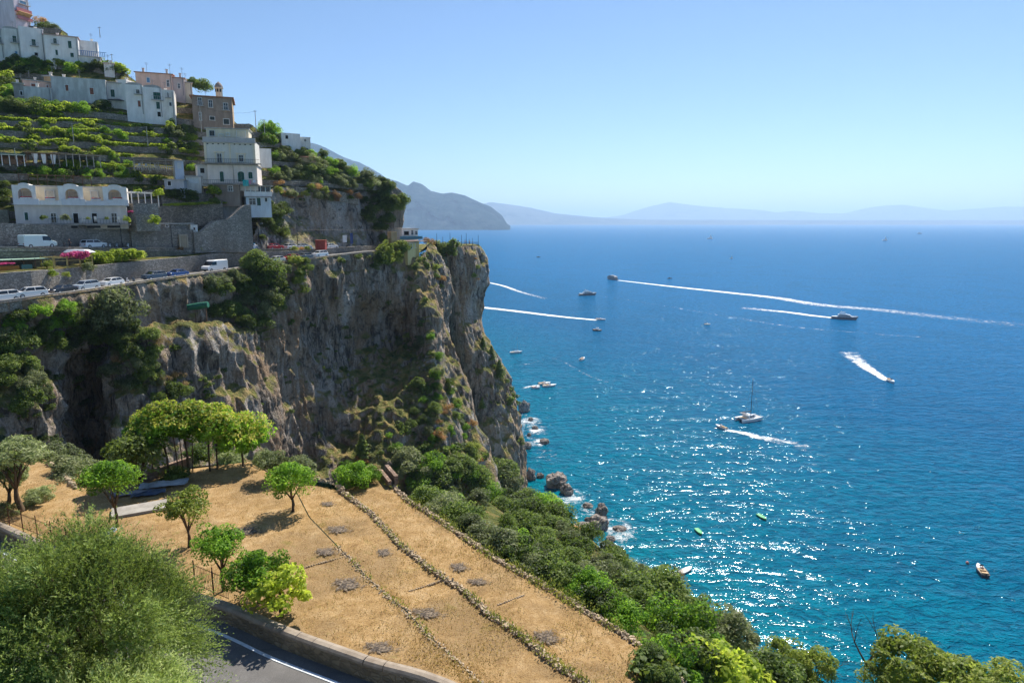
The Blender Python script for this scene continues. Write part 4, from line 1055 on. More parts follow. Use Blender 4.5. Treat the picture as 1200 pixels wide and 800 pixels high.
scatter([(380,300),(440,300),(440,312),(380,320)], 5, ['smalldark', 'smallmid'], (4, 6), cl('under the end of the lower road'), 'bush', 'tufts under the end of the lower road', 0.6)
scatter([(490,300),(508,310),(522,330),(516,336),(498,318)], 10, ['smallmid', 'rust', 'gold'], (3.5, 6), cl('on the ridge right of the yellow house'), 'bush', 'tufts on the ridge right of the yellow house', 0.6)
scatter([(508,285),(540,288),(536,300),(515,300)], 7, ['mid', 'smallmid'], (6, 9), cl('on the near corner of the headland top'), 'bush', 'bushes at the near corner of the headland', 0.5, push=0.2)
for u, v, c, r, lab in [(491,304,199,6,'green bush filling the gap right of the yellow house'),(497,300,204,5,'low green bush on the ridge beside the yellow house'),(487,312,196,5,'green tuft at the foot of the yellow house')]:
    p = P(u, v, c); bush(p, px2m(r, p), 'mid', lab, lift=0)
p = P(503, 283, 214); bush(p, 2.2, 'rust', 'reddish brown round bush between the yellow house and the headland', lift=0)
scatter([(500,400),(508,390),(515,420),(512,470),(505,440)], 7, ['citrus', 'mid', 'rust'], (4, 8), cl('on the fin of the main cliff'), 'bush', 'bushes on the fin of the main cliff', 0.6, push=0.2)
scatter([(462,396),(480,392),(497,400),(490,415),(465,412)], 5, ['rust', 'grey', 'gold'], (5, 9), cl('beside the cave'), 'bush', 'scrub beside the cave', 0.6, push=0.2)
scatter([(505,430),(520,440),(575,540),(560,548),(450,548),(440,530),(490,470),(492,440)], 75, ['smallmid', 'gold', 'rust', 'smallmid', 'grey', 'mid', 'citrus'], (4, 9), cl('on the sunny slope of the main cliff'), 'bush', 'bushes on the sunny slope of the cliff', 0.6)
scatter([(400,545),(450,540),(560,548),(570,560),(470,562),(405,560)], 16, ['mid', 'citrus', 'gold', 'rust'], (8, 13), cl('at the foot of the sunny slope'), 'bush', 'bushes at the foot of the sunny slope', 0.6)
scatter([(300,340),(500,340),(495,480),(330,540),(300,480)], 42, ['smalldark', 'smallmid', 'smalldark', 'gold'], (2.2, 5), cl('on the shaded face'), 'bush', 'tufts on the shaded face of the cliff', 0.9)
scatter([(200,430),(295,430),(290,540),(200,520)], 16, ['smalldark', 'smallmid', 'grey'], (3, 7), cl('left of the pale buttress'), 'bush', 'tufts left of the pale buttress', 0.9)
scatter([(20,430),(100,430),(100,540),(20,520)], 18, ['smalldark', 'dark'], (4, 9), cl('around the dark chasm'), 'bush', 'tufts around the dark chasm', 0.9)
scatter([(555,300),(568,300),(566,340),(552,330)], 4, ['smallmid', 'rust'], (3, 5), cl('on the seaward edge of the headland'), 'bush', 'tufts on the seaward edge of the headland', 0.5)
scatter([(566,400),(585,425),(604,460),(612,520),(603,530),(590,440),(572,425)], 12, ['smallmid', 'gold', 'smallmid'], (3, 6), cl('down the lower seaward rib'), 'bush', 'tufts down the lower seaward rib', 0.5)
for u, v, h, lab in [(576,417,15,'small pointed conifer on the seaward rib, upper one'),(585,438,20,'small pointed conifer on the seaward rib, lower one'),(566,404,12,'dark pointed shrub high on the seaward rib'),(565,475,12,'dark conifer in the rock cleft of the lower rib'),(425,532,28,'slim pale conifer standing on the rocky knoll left of the sunny slope')]:
    p, _ = hit(u, v + 2)
    if p is None: p = P(u, v, 240)
    bush(p, px2m(h, p), 'conifer', lab, 'conifer', sc=(1.1, 1.1, 1))
# ---- crag and skyline vegetation
scatter([(425,215),(445,212),(470,222),(472,240),(455,262),(445,285),(432,270),(425,245)], 30, ['mid', 'dark', 'mid', 'dark'], (6, 10), cl('on the end of the crag above the road'), 'bush', 'bushes on the end of the crag', 0.55, push=0.3)
scatter([(318,218),(420,224),(425,236),(318,236)], 24, ['rust', 'grey', 'gold', 'rust'], (4, 8), cl('along the upper rim of the crag'), 'bush', 'scrub along the rim of the crag', 0.6, push=0.25)
scatter([(300,245),(332,240),(335,284),(303,284)], 16, ['dark', 'mid', 'gold', 'dark'], (6, 10), cl('in the hollow left of the crag'), 'bush', 'bushes in the hollow left of the crag', 0.6, push=0.3)
HLAB = {'citrus': 'bright green fruit tree on the hillside', 'mid': 'mid green tree on the hillside', 'dark': 'dark green tree on the hillside', 'grey': 'silver green olive tree on the hillside', 'bushvine': 'lime green leafy bush on the hillside',
   'gold': 'golden green shrub on the hillside', 'rust': 'brownish shrub on the hillside', 'vine': 'yellow green vine pergola on the hillside', 'olive': 'grey olive tree on the hillside', 'smallmid': 'small green shrub on the hillside', 'smalldark': 'small dark shrub on the hillside'}
def hl(extra): return {k: v + ', ' + extra for k, v in HLAB.items()}
scatter([(305,165),(345,160),(400,185),(430,197),(465,215),(430,222),(330,215),(305,200)], 46, ['grey', 'olive', 'mid', 'grey', 'citrus', 'dark'], (6, 11), hl('between the cream villa and the crag'), 'tree', 'trees between the villa and the crag', 0.6, rnd=rh)
scatter([(275,140),(300,140),(330,152),(340,165),(305,175),(275,160)], 16, ['mid', 'dark', 'citrus'], (7, 11), hl('on the skyline right of the brown stone house'), 'tree', 'skyline trees right of the stone house', 0.55, rnd=rh)
scatter([(0,95),(60,100),(125,112),(130,130),(60,138),(0,132)], 36, ['citrus', 'bushvine', 'mid', 'dark'], (8, 13), hl('below the long blue grey house'), 'tree', 'trees below the blue grey house', 0.55, rnd=rh)
scatter([(0,66),(90,70),(155,85),(155,97),(60,90),(0,86)], 40, ['citrus', 'mid', 'bushvine', 'dark', 'gold'], (5, 9), hl('between the upper and middle rows of houses'), 'tree', 'trees between the two upper rows of houses', 0.55, rnd=rh)
scatter([(0,18),(38,22),(70,32),(75,42),(40,40),(0,35)], 18, ['mid', 'dark', 'rust', 'citrus'], (6, 9), hl('around the topmost lilac house'), 'tree', 'trees around the lilac house', 0.55, rnd=rh)
scatter([(110,60),(160,78),(150,88),(105,72)], 12, ['mid', 'dark', 'citrus'], (5, 8), hl('on the skyline left of the pink houses'), 'tree', 'skyline trees left of the pink houses', 0.5, rnd=rh)
scatter([(200,132),(235,138),(236,168),(200,160)], 16, ['grey', 'mid', 'bushvine', 'dark'], (6, 10), hl('under the brown stone house'), 'tree', 'trees under the brown stone house', 0.5, rnd=rh)
scatter([(0,140),(200,150),(235,165),(232,190),(200,195),(60,180),(0,178)], 62, ['vine', 'vine', 'vine', 'vine', 'citrus', 'smallmid', 'smalldark'], (4.5, 8), hl('on the sunny middle terraces'), 'crop', 'crops on the middle terraces', 0.55, rnd=rh)
scatter([(25,192),(232,195),(230,213),(150,216),(25,214)], 50, ['vine', 'bushvine', 'citrus', 'smallmid', 'citrus'], (4.5, 8.5), hl('just above the arcaded hotel'), 'crop', 'crops above the arcaded hotel', 0.55, rnd=rh)
scatter([(0,200),(12,200),(12,245),(0,245)], 5, ['mid', 'dark'], (5, 8), hl('left of the arcaded hotel'), 'tree', 'bushes left of the arcaded hotel', 0.5, rnd=rh)
scatter([(195,212),(235,215),(262,226),(258,240),(195,232)], 16, ['dark', 'mid', 'smalldark'], (6, 9), hl('in the shaded garden below the cream villa'), 'tree', 'bushes in the shaded garden', 0.55, rnd=rh)
for u, v, c, r, k, lab in [(250,224,157,10,'bushvine','round lime green tree in front of the cream villa foundations'),(212,80+55,176,6,'mid','small bush'),(253,30,0,0,'','')][:1]:
    p = P(u, v, c); bush(p, px2m(r, p), k, lab, 'tree', name='garden_tree', lift=0)
for u, v, c, r, k, lab in [(224,98,193,11,'mid','left of two rounded trees on the skyline behind the pink houses'),(238,102,193,10,'mid','right of two rounded trees on the skyline behind the pink houses'),(47,24,212,8,'rust','reddish domed tree on the skyline beside the lilac house'),(62,34,210,8,'grey','grey green tree on the skyline behind the white houses'),(52,31,211,9,'mid','green domed tree on the skyline below the reddish one'),(207,112,180,6,'mid','climbing shrub between the white house and the brown stone house')]:
    p = P(u, v, c); bush(p, px2m(r, p), k, lab, 'tree', name='skyline_tree', lift=0)
# fringe of crops along the terrace edges
def fringe(ks, u0, u1, n, mat, label, seed, ll=0.55, lw=0.34, hh=0.75, wd=1.6):
    rs = np.random.RandomState(seed); pos = []
    rr = random.Random(seed)
    while len(pos) < n:
        k = rr.choice(ks); T = TOPS[k]; i = rr.randrange(len(T) - 1); p = T[i].lerp(T[i + 1], rr.random()); u = 600 + 800 * p.x / cdepth(p)
        if not (u0 < u < u1): continue
        v = 400 - 800 * ((p.z - HC) * cp_ + p.y * sp_) / cdepth(p)
        if v < skyv(u) + 3 or noise.noise(Vector((u * 0.035, k * 5.3, seed))) < -0.12 + 0.25 * (rr.random() - 0.5): continue
        if any(a - 1 < u < b_ + 1 and c_ < v < d_ + 2 for a, c_, b_, d_ in HOUSES): continue
        pos.append((p.x, p.y + rr.random() * wd, p.z + 0.1 + rr.random() * hh))
    pos = np.array(pos); nrm = rs.normal(size=(n, 3)) * 0.6 + np.array([0, -0.2, 0.8]); nrm /= np.linalg.norm(nrm, axis=1, keepdims=True)
    V, Q = leaf_quads(pos, nrm, ll, lw, rs); o = link('terrace_crops', npmesh('terrace_crops', V, Q), None, mat); o['kind'] = 'stuff'; o['label'] = label
mid_ks = [i for i, v0 in enumerate(lines) if 120 < v0 < 222 and i < len(TOPS)]; hi_ks = [i for i, v0 in enumerate(lines) if v0 <= 120 and i < len(TOPS)]; low_ks = [i for i, v0 in enumerate(lines) if v0 > 170 and i < len(TOPS)]
fringe(mid_ks, -20, 240, 27000, L_VINE, 'bright vine leaves growing in bands along the middle terraces', 3)
fringe(mid_ks, -20, 460, 5000, L_MID, 'green weeds along the terrace edges', 4, 0.4, 0.25, 0.5)
fringe(hi_ks, -20, 330, 7000, L_CITR, 'green plants along the upper terraces', 5)
fringe(mid_ks, 300, 462, 4500, L_GREY, 'silver green scrub along the terraces above the crag', 6)
# lawn strip, hedge, gardens by the road
for i in range(12):
    u = 200 + i * 5.2; p = P(u, 241 - i * 0.25, 148 + i * 0.9); bush(p, 1.0, 'vine', 'low lime green hedge plant on the strip above the rough garden wall', 'hedge', 'strip of lime green hedge', sc=(1, 1, 0.6), lift=0.2)
for i in range(11):
    u = 112 + i * 4.6; p = P(u, 304 - i * 0.5, 127.5 + i * 0.5); bush(p, 1.55, 'bushvine', 'bright lime green shrub in the thick hedge between the two roads', 'hedge', 'thick lime hedge between the roads', sc=(1, 1, 1.1), lift=0)
for u, v, c, r, k, lab in [(57,310,118,7,'gold','yellow green shrub right of the green roofed shed'),(60,320,116,6,'bushvine','bright shrub at the foot of the yellow pergola'),(103,313,122,8,'grey','grey green shrub under the lime hedge'),(155,302,133,6,'rust','orange brown dry shrub at the right end of the lime hedge'),
        (78,322,117,5,'gold','yellow flowering shrub below the pergola'),(50,255,125,4.5,'mid','potted green shrub at the left of the hotel terrace'),(77,256,127.5,5.5,'grey','white flowering potted shrub on the hotel terrace'),(103,256,129,2.6,'gold','slim potted plant between two hotel doors'),(125,256,131,2.8,'gold','slim potted plant left of the last hotel door'),
        (149,257,133.5,4.5,'bushvine','bright potted shrub at the right end of the hotel terrace'),(182,258,137.5,7,'bushvine','lime green bush beside the stone pergola terrace'),(186,226,140,6,'bushvine','leafy lime tree over the small pergola'),(163,225,139,5,'bushvine','vine hanging over the small pergola'),(153,248,134,3,'pink','purple bougainvillea beside the hotel')]:
    p = P(u, v, c); bush(p, px2m(r, p), k, lab, lift=0)
p = P(88, 299, 121); bush(p, px2m(11, p), 'pink', 'large magenta bougainvillea covering the yellow pergola', 'bougainvillea', lift=0, sc=(1.1, 0.8, 0.9))
p = P(99, 298, 121.5); bush(p, px2m(8, p), 'pink', 'magenta bougainvillea at the right end of the yellow pergola', 'bougainvillea', lift=0)
p = P(5, 309, 112); bush(p, px2m(7, p), 'pink', 'pink bougainvillea hanging at the left end of the green roof', 'bougainvillea', lift=0, sc=(1.2, 0.6, 0.4))
for i, (u, c) in enumerate([(210,146),(236,150),(258,153),(345,170),(352,172),(360,174)]):
    p = P(u, 292, c); bush(p, 1.0, 'gold' if i % 2 else 'rust', ['rusty plant spilling over the upper parapet, leftmost','yellow plant spilling over the upper parapet under the white van','rusty plant spilling over the upper parapet under the white car','yellow plant on the parapet left of the red kiosk','rusty plant on the parapet, middle of three by the kiosk','yellow plant on the parapet nearest the red kiosk'][i], lift=0.1)

rt_ = random.Random(3)
for kd in ('smallmid', 'smalldark', 'rust'):
    sel = [t for t in TUFTS if t[0] == kd]; Vs = []; Qs = []; n_ = 0
    src = PROTO[kd][0]; co = np.empty(len(src.vertices) * 3, np.float32); src.vertices.foreach_get('co', co); co = co.reshape(-1, 3)
    for _, p, r in sel:
        a = rt_.uniform(0, 6.28); c_, s_ = math.cos(a), math.sin(a); M = np.array([[c_, -s_, 0], [s_, c_, 0], [0, 0, 0.8]]) * r
        Vs.append(co @ M.T + np.array(p)); Qs.append(np.arange(len(co)).reshape(-1, 4) + n_); n_ += len(co)
    if Vs:
        o = link('cliff_scrub', npmesh('cliff_scrub', np.concatenate(Vs), np.concatenate(Qs)), None, src.materials[0]); o['kind'] = 'stuff'
        o['label'] = {'smallmid': 'small green tufts scattered over the rock', 'smalldark': 'small dark tufts scattered over the rock', 'rust': 'small rust coloured tufts scattered over the rock'}[kd]
# ---- big olive in the near foreground
def big_olive(name, label, loc, crown_c, rad, nclump, seed, ntw, lpt):
    rs = np.random.RandomState(seed)
    root = empty(name, label, 'tree', loc)
    # clumps on an uneven shell
    d = rs.normal(size=(nclump, 3)); d /= np.linalg.norm(d, axis=1, keepdims=True); d = d[d[:, 2] > -0.55]; n = len(d)
    cc = d * rs.uniform(0.55, 0.95, (n, 1)) * np.array(rad); cr = 0.27 * min(rad) * rs.uniform(0.6, 1.3, n)
    k = rs.randint(0, n, ntw); dd = rs.normal(size=(ntw, 3)); dd /= np.linalg.norm(dd, axis=1, keepdims=True)
    base = cc[k] + dd * (cr[k] * rs.uniform(0.2, 0.9, ntw))[:, None]
    out = d[k] * 0.8 + dd * 0.7 + rs.normal(size=(ntw, 3)) * 0.25 + np.array([0, 0, 0.45]); out /= np.linalg.norm(out, axis=1, keepdims=True)
    tl = rs.uniform(0.25, 0.85, ntw)
    t = np.tile(np.linspace(0.08, 1, lpt), ntw); rep = np.repeat(np.arange(ntw), lpt)
    bend = np.array([0, 0, -0.18]) * (t ** 2)[:, None]
    pos = base[rep] + (out[rep] * t[:, None] + bend) * tl[rep][:, None]
    ax = out[rep]; sd_ = rs.normal(size=pos.shape); sd_ -= ax * (sd_ * ax).sum(1, keepdims=True); sd_ /= np.linalg.norm(sd_, axis=1, keepdims=True)
    leafdir = ax * 0.75 + sd_ * 0.75; leafdir /= np.linalg.norm(leafdir, axis=1, keepdims=True)
    nr = rs.normal(size=pos.shape); nr = np.cross(leafdir, nr); nr /= np.linalg.norm(nr, axis=1, keepdims=True)
    pos = pos + leafdir * 0.035
    V, Q = leaf_quads(pos, nr, 0.095, 0.026, rs, leafdir)
    me = npmesh('crown', V, Q); me.materials.append(leafmat('near_olive_leaves', (0.07, 0.10, 0.025), (0.26, 0.33, 0.08), (0.56, 0.62, 0.26), 0.8, 0.3))
    c = link('crown', me, root); c.location = Vector(crown_c) - Vector(loc)
    # twigs and limbs
    mb = MB(); top = Vector((0, 0, (Vector(crown_c) - Vector(loc)).z * 0.55)); cv = Vector(crown_c) - Vector(loc)
    mb.tube([Vector((0, 0, -0.5)), Vector((0.1, 0, top.z * 0.5)), top], [0.34, 0.26, 0.24], 8)
    for i in range(0, n, 2):
        e = cv + Vector(cc[i]); m1 = top.lerp(e, 0.5) + Vector(rs.normal(size=3)) * 0.15
        mb.tube([top, m1, e], [0.09, 0.05, 0.012], 5)
    br = mb.build('trunk', BARK, root, True)
    tb = MB()
    for i in range(0, ntw, 3):
        a = Vector(base[i]); e = a + Vector(out[i]) * tl[i] * 0.8; tb.add([a, a + Vector((0.008, 0, 0.004)), e], [(0, 1, 2)])
    tw = link('twigs', mesh('twigs', tb.V, tb.F), root, BARK); tw.location = c.location; tw['kind'] = 'stuff'
    return root
big_olive('olive_tree', 'huge feathery olive tree filling the bottom left corner, right hand crown', (-11.0, 17.5, 75), (-10.5, 15.6, 84.8), (2.55, 2.4, 2.6), 70, 3, 13000, 10)
big_olive('olive_tree', 'huge feathery olive tree filling the bottom left corner, left hand crown', (-13.5, 16.5, 75), (-12.6, 15.2, 84.4), (2.4, 2.3, 2.3), 60, 5, 10500, 10)
big_olive('olive_tree', 'feathery olive crown along the very bottom edge left of the asphalt', (-9.0, 13.5, 76), (-8.6, 13.2, 83.8), (2.0, 1.6, 1.5), 60, 8, 6500, 10)
# ============================================================ buildings
WHITE = plaster('white_plaster', (0.85, 0.81, 0.76), 0.3); WHITE2 = plaster('worn_white_plaster', (0.80, 0.76, 0.70), 0.45)
CREAM = plaster('cream_plaster', (0.78, 0.68, 0.50), 0.3); PINK = plaster('pink_plaster', (0.78, 0.54, 0.44), 0.35); LILAC = plaster('lilac_plaster', (0.76, 0.66, 0.70), 0.35)
GREYP = plaster('grey_plaster', (0.68, 0.62, 0.57), 0.3); BLUEG = plaster('blue_grey_plaster', (0.62, 0.61, 0.58), 0.6); BROWNP = plaster('brown_render', (0.32, 0.25, 0.20), 0.5); OCHRE = plaster('ochre_render', (0.55, 0.38, 0.22), 0.5)
YELLP = plaster('yellow_plaster', (0.60, 0.47, 0.22), 0.3); SALMON = plaster('salmon_plaster', (0.76, 0.52, 0.41), 0.4)
GLASS, _nt, _b = newmat('window_glass'); _b.inputs['Base Color'].default_value = (0.02, 0.03, 0.04, 1); _b.inputs['Roughness'].default_value = 0.12; _b.inputs['Specular IOR Level'].default_value = 0.6
FRW = flat('white_window_frame', (0.72, 0.72, 0.7), 0.6, 0, 0.05); SHG = flat('green_shutter', (0.02, 0.09, 0.065), 0.6, 0, 0.1); SHD = flat('dark_shutter', (0.03, 0.045, 0.045), 0.6, 0, 0.1); SHB = flat('brown_shutter', (0.28, 0.10, 0.06), 0.7, 0, 0.15)
SHBL = flat('blue_shutter', (0.12, 0.30, 0.48), 0.6, 0, 0.1); SHBK = flat('opening_shade', (0.015, 0.015, 0.015), 0.8, 0, 0.1); CURT = flat('pale_curtain', (0.62, 0.55, 0.45), 0.9, 0, 0.1)  # SHBK: near-black colour that paints the shade inside openings
def tilemat():
    m, nt, b = newmat('terracotta_tiles'); g = NG(nt); v = g.coord()
    w = g.n('ShaderNodeTexWave'); w.wave_type = 'BANDS'; w.bands_direction = 'X'; w.inputs['Scale'].default_value = 1.5; g.l(v, w.inputs[0])
    n = g.noise(v, 1.5, 5, 0.7)
    c = g.ramp(n, [(0.3, (0.17, 0.085, 0.055)), (0.5, (0.34, 0.16, 0.09)), (0.7, (0.46, 0.27, 0.17))])
    g.l(c, b.inputs['Base Color']); b.inputs['Roughness'].default_value = 0.9; g.l(g.bump(w.outputs['Fac'], 0.8, 0.08), b.inputs['Normal']); return m
LAMPG = flat('aerial_metal', (0.2, 0.2, 0.21), 0.5, 0.4, 0.05); CONCG = flat('balcony_concrete', (0.45, 0.43, 0.41), 0.9, 0, 0.15)
TILE = tilemat(); ROOFC = plaster('roof_cement', (0.50, 0.48, 0.45), 0.6)
LMAP = {'g': SHG, 'd': SHD, 'b': SHB, 'bl': SHBL, 'k': SHBK, 'w': FRW, 'c': CURT, 'gl': GLASS}
class Facade:
    def __init__(s, A, B):
        s.A = P(*A); s.B = P(*B); d = s.B - s.A; d.z = 0; s.L = d.length; s.x = d.normalized(); s.y = Vector((-s.x.y, s.x.x, 0)); s.z0 = min(s.A.z, s.B.z)
        if s.y.dot(CAMP - s.A) > 0: s.y = -s.y     # y points into the building
        s.M = Matrix((( s.x.x, s.y.x, 0, s.A.x), (s.x.y, s.y.y, 0, s.A.y), (0, 0, 1, s.z0), (0, 0, 0, 1)))
    def loc(s, u, v, off=0.0):
        r = ray(u, v); t = (s.A + s.y * off - CAMP).dot(s.y) / r.dot(s.y); p = CAMP + r * t
        return (p - s.A).dot(s.x), p.z - s.z0
def set_root(root, f): root.matrix_world = f.M.copy()
def window(root, x0, z0, x1, z1, y=0.0, style='gl', frame=True, shutters=None, arch=False, name='window', sill=True, mull=True):
    w, h = x1 - x0, z1 - z0; mb = MB(); t = 0.09; yo = y - 0.05
    cx = (x0 + x1) / 2
    if frame:
        mb.box((x0 + t / 2 - 0.03, yo, (z0 + z1) / 2), (t, 0.12, h)); mb.box((x1 - t / 2 + 0.03, yo, (z0 + z1) / 2), (t, 0.12, h))
        mb.box((cx, yo, z1 + 0.04), (w + 0.14, 0.14, t)); 
        if sill: mb.box((cx, yo - 0.04, z0 - 0.05), (w + 0.24, 0.24, t))
        if mull and style in ('gl', 'c'): mb.box((cx, y + 0.12, (z0 + z1) / 2), (0.06, 0.06, h - 0.02)); mb.box((cx, y + 0.123, z0 + h * 0.62), (w - 0.02, 0.05, 0.05))
    else: mb.box((cx, yo, z1 + 0.03), (w, 0.1, 0.06))
    me = mb.mesh(name); f = link(name, me, root, FRW)
    pn = 'pane' if style in ('gl', 'c') else 'shutter'
    if style == 'gl':
        pm = MB().box((cx, y + 0.17, (z0 + z1) / 2), (w, 0.03, h)); link(pn, pm.mesh(pn), f, GLASS)
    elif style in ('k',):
        pm = MB().box((cx, y + 0.2, (z0 + z1) / 2), (w, 0.04, h)); link('pane', pm.mesh('pane'), f, SHBK)  # black sheet painting the shade of the opening, no glass
    else:
        for sgn in (-1, 1):
            pm = MB(); hw = w / 2 - 0.03; px_ = cx + sgn * w / 4
            pm.box((px_, y + 0.06, (z0 + z1) / 2), (hw, 0.04, h - 0.04))
            nsl = max(3, int(h / 0.22))
            for k in range(nsl): pm.box((px_, y + 0.03, z0 + h * (k + 0.5) / nsl), (hw - 0.1, 0.03, 0.06))
            link('shutter', pm.mesh('shutter'), f, LMAP[style])
    if shutters:
        for sgn in (-1, 1):
            pm = MB(); px_ = cx + sgn * (w * 0.75 + 0.06); pm.box((px_, y - 0.06, (z0 + z1) / 2), (w / 2, 0.05, h)); link('shutter', pm.mesh('shutter'), f, LMAP[shutters])
    return f
def front_wall(mb, L, H, zb, th, holes):
    xs_ = sorted(set([0, L] + [a for h in holes for a in (h[0], h[2])])); zs = sorted(set([zb, H] + [a for h in holes for a in (h[1], h[3])]))
    xs_ = [x for x in xs_ if 0 <= x <= L]; zs = [z for z in zs if zb <= z <= H]
    for i in range(len(xs_) - 1):
        for j in range(len(zs) - 1):
            cx, cz = (xs_[i] + xs_[i + 1]) / 2, (zs[j] + zs[j + 1]) / 2
            if any(h[0] < cx < h[2] and h[1] < cz < h[3] for h in holes): continue
            n = len(mb.V); mb.V += [Vector((xs_[i], 0, zs[j])), Vector((xs_[i + 1], 0, zs[j])), Vector((xs_[i + 1], 0, zs[j + 1])), Vector((xs_[i], 0, zs[j + 1]))]; mb.F.append((n, n + 1, n + 2, n + 3))
    for h in holes:     # reveals
        x0, z0, x1, z1 = h[:4]
        for a in ([(x0, z0), (x0, z1)], [(x0, z1), (x1, z1)], [(x1, z1), (x1, z0)], [(x1, z0), (x0, z0)]):
            n = len(mb.V); (ax, az), (bx, bz) = a
            mb.V += [Vector((ax, 0, az)), Vector((bx, 0, bz)), Vector((bx, th, bz)), Vector((ax, th, az))]; mb.F.append((n, n + 1, n + 2, n + 3))
        if len(h) > 4 and h[4] == 'arch':
            r = (x1 - x0) / 2; cx = (x0 + x1) / 2; zs_ = z1 - r * 0.9
            for sgn in (-1, 1):
                n = len(mb.V); K = 6; pts = [Vector((cx + sgn * r, 0, z1))]
                for k in range(K + 1):
                    a = math.pi / 2 * k / K; pts.append(Vector((cx + sgn * r * math.cos(a), 0, zs_ + r * 0.9 * math.sin(a))))
                mb.V += [p + Vector((0, 0.001, 0)) for p in pts]
                for k in range(K): mb.F.append((n, n + 1 + k, n + 2 + k))
def building(label, A, B, vtop, D, mat, wins=(), roof='flat', name='house', cat='house', group=None, base=2.5, sidemat=None, roofmat=None, parapet=0.35, wall_name='wall', extra=None, rise=1.2, dz=0.0):
    if A[1] < 200 and A[2] > 159 and A[0] < 240 or (A[0] > 320 and A[1] < 195):
        m_ = hc((A[0] + B[0]) / 2, (A[1] + B[1]) / 2) - 1.5; d_ = min(0.0, m_ - (A[2] + B[2]) / 2)
        A = (A[0], A[1], A[2] + d_); B = (B[0], B[1], B[2] + d_)
    f = Facade(A, B); root = empty(name, label, cat, (0, 0, 0), 0, group); set_root(root, f)
    mu = (A[0] + B[0]) / 2; _, H = f.loc(A[0] if not isinstance(vtop, tuple) else A[0], vtop if not isinstance(vtop, tuple) else vtop[0]); L = f.L
    holes = []; specs = []
    for w in wins:
        u0, v0, u1, v1, st = w[:5]; x0, z1 = f.loc(u0, v0); x1, z0 = f.loc(u1, v1)
        x0 = max(0.15, x0); x1 = min(L - 0.15, x1); z1 = min(H - 0.15, z1)
        if x1 - x0 < 0.2 or z1 - z0 < 0.2: continue
        opt = w[5] if len(w) > 5 else {}
        holes.append((x0, z0, x1, z1, 'arch') if opt.get('arch') else (x0, z0, x1, z1)); specs.append((x0, z0, x1, z1, st, opt))
    mb = MB(); front_wall(mb, L, H, -base, 0.22, holes)
    V0 = len(mb.V)
    mb.V += [Vector(p) for p in [(0, 0, -base), (0, 0, H), (0, D, H), (0, D, -base), (L, 0, -base), (L, 0, H), (L, D, H), (L, D, -base)]]
    sideF = [(V0, V0 + 1, V0 + 2, V0 + 3), (V0 + 4, V0 + 7, V0 + 6, V0 + 5), (V0 + 3, V0 + 2, V0 + 6, V0 + 7)]
    if roof in ('flat', 'vault'): sideF.append((V0 + 1, V0 + 5, V0 + 6, V0 + 2))
    nf = len(mb.F); mb.F += sideF
    me = mesh(wall_name, mb.V, mb.F); me.materials.append(mat); me.materials.append(sidemat or mat)
    for k in range(nf, nf + 2): me.polygons[k].material_index = 1
    link(wall_name, me, root)
    rm = roofmat or (TILE if roof in ('gable', 'shed', 'hip') else ROOFC)
    rb_ = MB(); o = 0.3
    if roof == 'flat':
        rb_.box((L / 2, 0.1, H + parapet / 2), (L + 0.12, 0.24, parapet)); rb_.box((L / 2, D - 0.1, H + parapet / 2), (L + 0.12, 0.24, parapet))
        rb_.box((0.06, D / 2, H + parapet / 2 + 0.003), (0.24, D - 0.4, parapet)); rb_.box((L - 0.06, D / 2, H + parapet / 2 + 0.003), (0.24, D - 0.4, parapet))
        link('roof_parapet', rb_.mesh('roof_parapet'), root, mat)
    elif roof == 'slab':
        rb_.box((L / 2, D / 2 - 0.1, H + 0.1), (L + 0.5, D + 0.6, 0.2)); link('roof', rb_.mesh('roof'), root, rm)
    elif roof == 'vault':
        nv_ = max(1, round(L / 4.5)); secs = []
        for k in range(nv_):
            x0, x1 = L * k / nv_ + 0.1, L * (k + 1) / nv_ - 0.1
            pr = [((x0 + x1) / 2 - (x1 - x0) / 2 * math.cos(math.pi * a / 8), H + 0.02 + (x1 - x0) * 0.16 * math.sin(math.pi * a / 8)) for a in range(9)]
            rb_.loft([[Vector((x, 0.1, z)) for x, z in pr], [Vector((x, D - 0.1, z)) for x, z in pr]])
        link('vaulted_roof', rb_.mesh('vaulted_roof', False), root, ROOFC)
    elif roof == 'gable':      # ridge along x
        secs = []
        pr = [(-o, H - 0.12), (-o, H + 0.06), (D / 2, H + rise + 0.14), (D + o, H + 0.06), (D + o, H - 0.12), (D / 2, H + rise - 0.05)]
        rb_.loft([[Vector((x, y, z)) for y, z in pr] for x in (-o, L + o)]); link('roof', rb_.mesh('roof'), root, rm)
        gb = MB()
        for x in (0.0, L - 0.15): gb.loft([[Vector((xx, 0, H - 0.01)), Vector((xx, D, H - 0.01)), Vector((xx, D / 2, H + rise - 0.06))] for xx in (x, x + 0.15)])
        link('gable', gb.mesh('gable'), root, sidemat or mat)
    elif roof == 'shed':
        pr = [(-o, H - 0.1), (-o, H + 0.1), (D + o, H + rise + 0.1), (D + o, H + rise - 0.1)]
        rb_.loft([[Vector((x, y, z)) for y, z in pr] for x in (-o, L + o)]); link('roof', rb_.mesh('roof'), root, rm)
        gb = MB()
        for x in (0.0, L - 0.15): gb.loft([[Vector((xx, 0, H - 0.01)), Vector((xx, D, H - 0.01)), Vector((xx, D, H + rise - 0.12))] for xx in (x, x + 0.15)])
        link('gable', gb.mesh('gable'), root, sidemat or mat)
    elif roof == 'hip':
        k = min(L, D) * 0.45; V = [(-o, -o, H), (L + o, -o, H), (L + o, D + o, H), (-o, D + o, H), (k, D / 2, H + rise), (L - k, D / 2, H + rise)]
        rb_.add(V, [(0, 1, 5, 4), (1, 2, 5), (2, 3, 4, 5), (3, 0, 4), (3, 2, 1, 0)]); link('roof', rb_.mesh('roof'), root, rm)
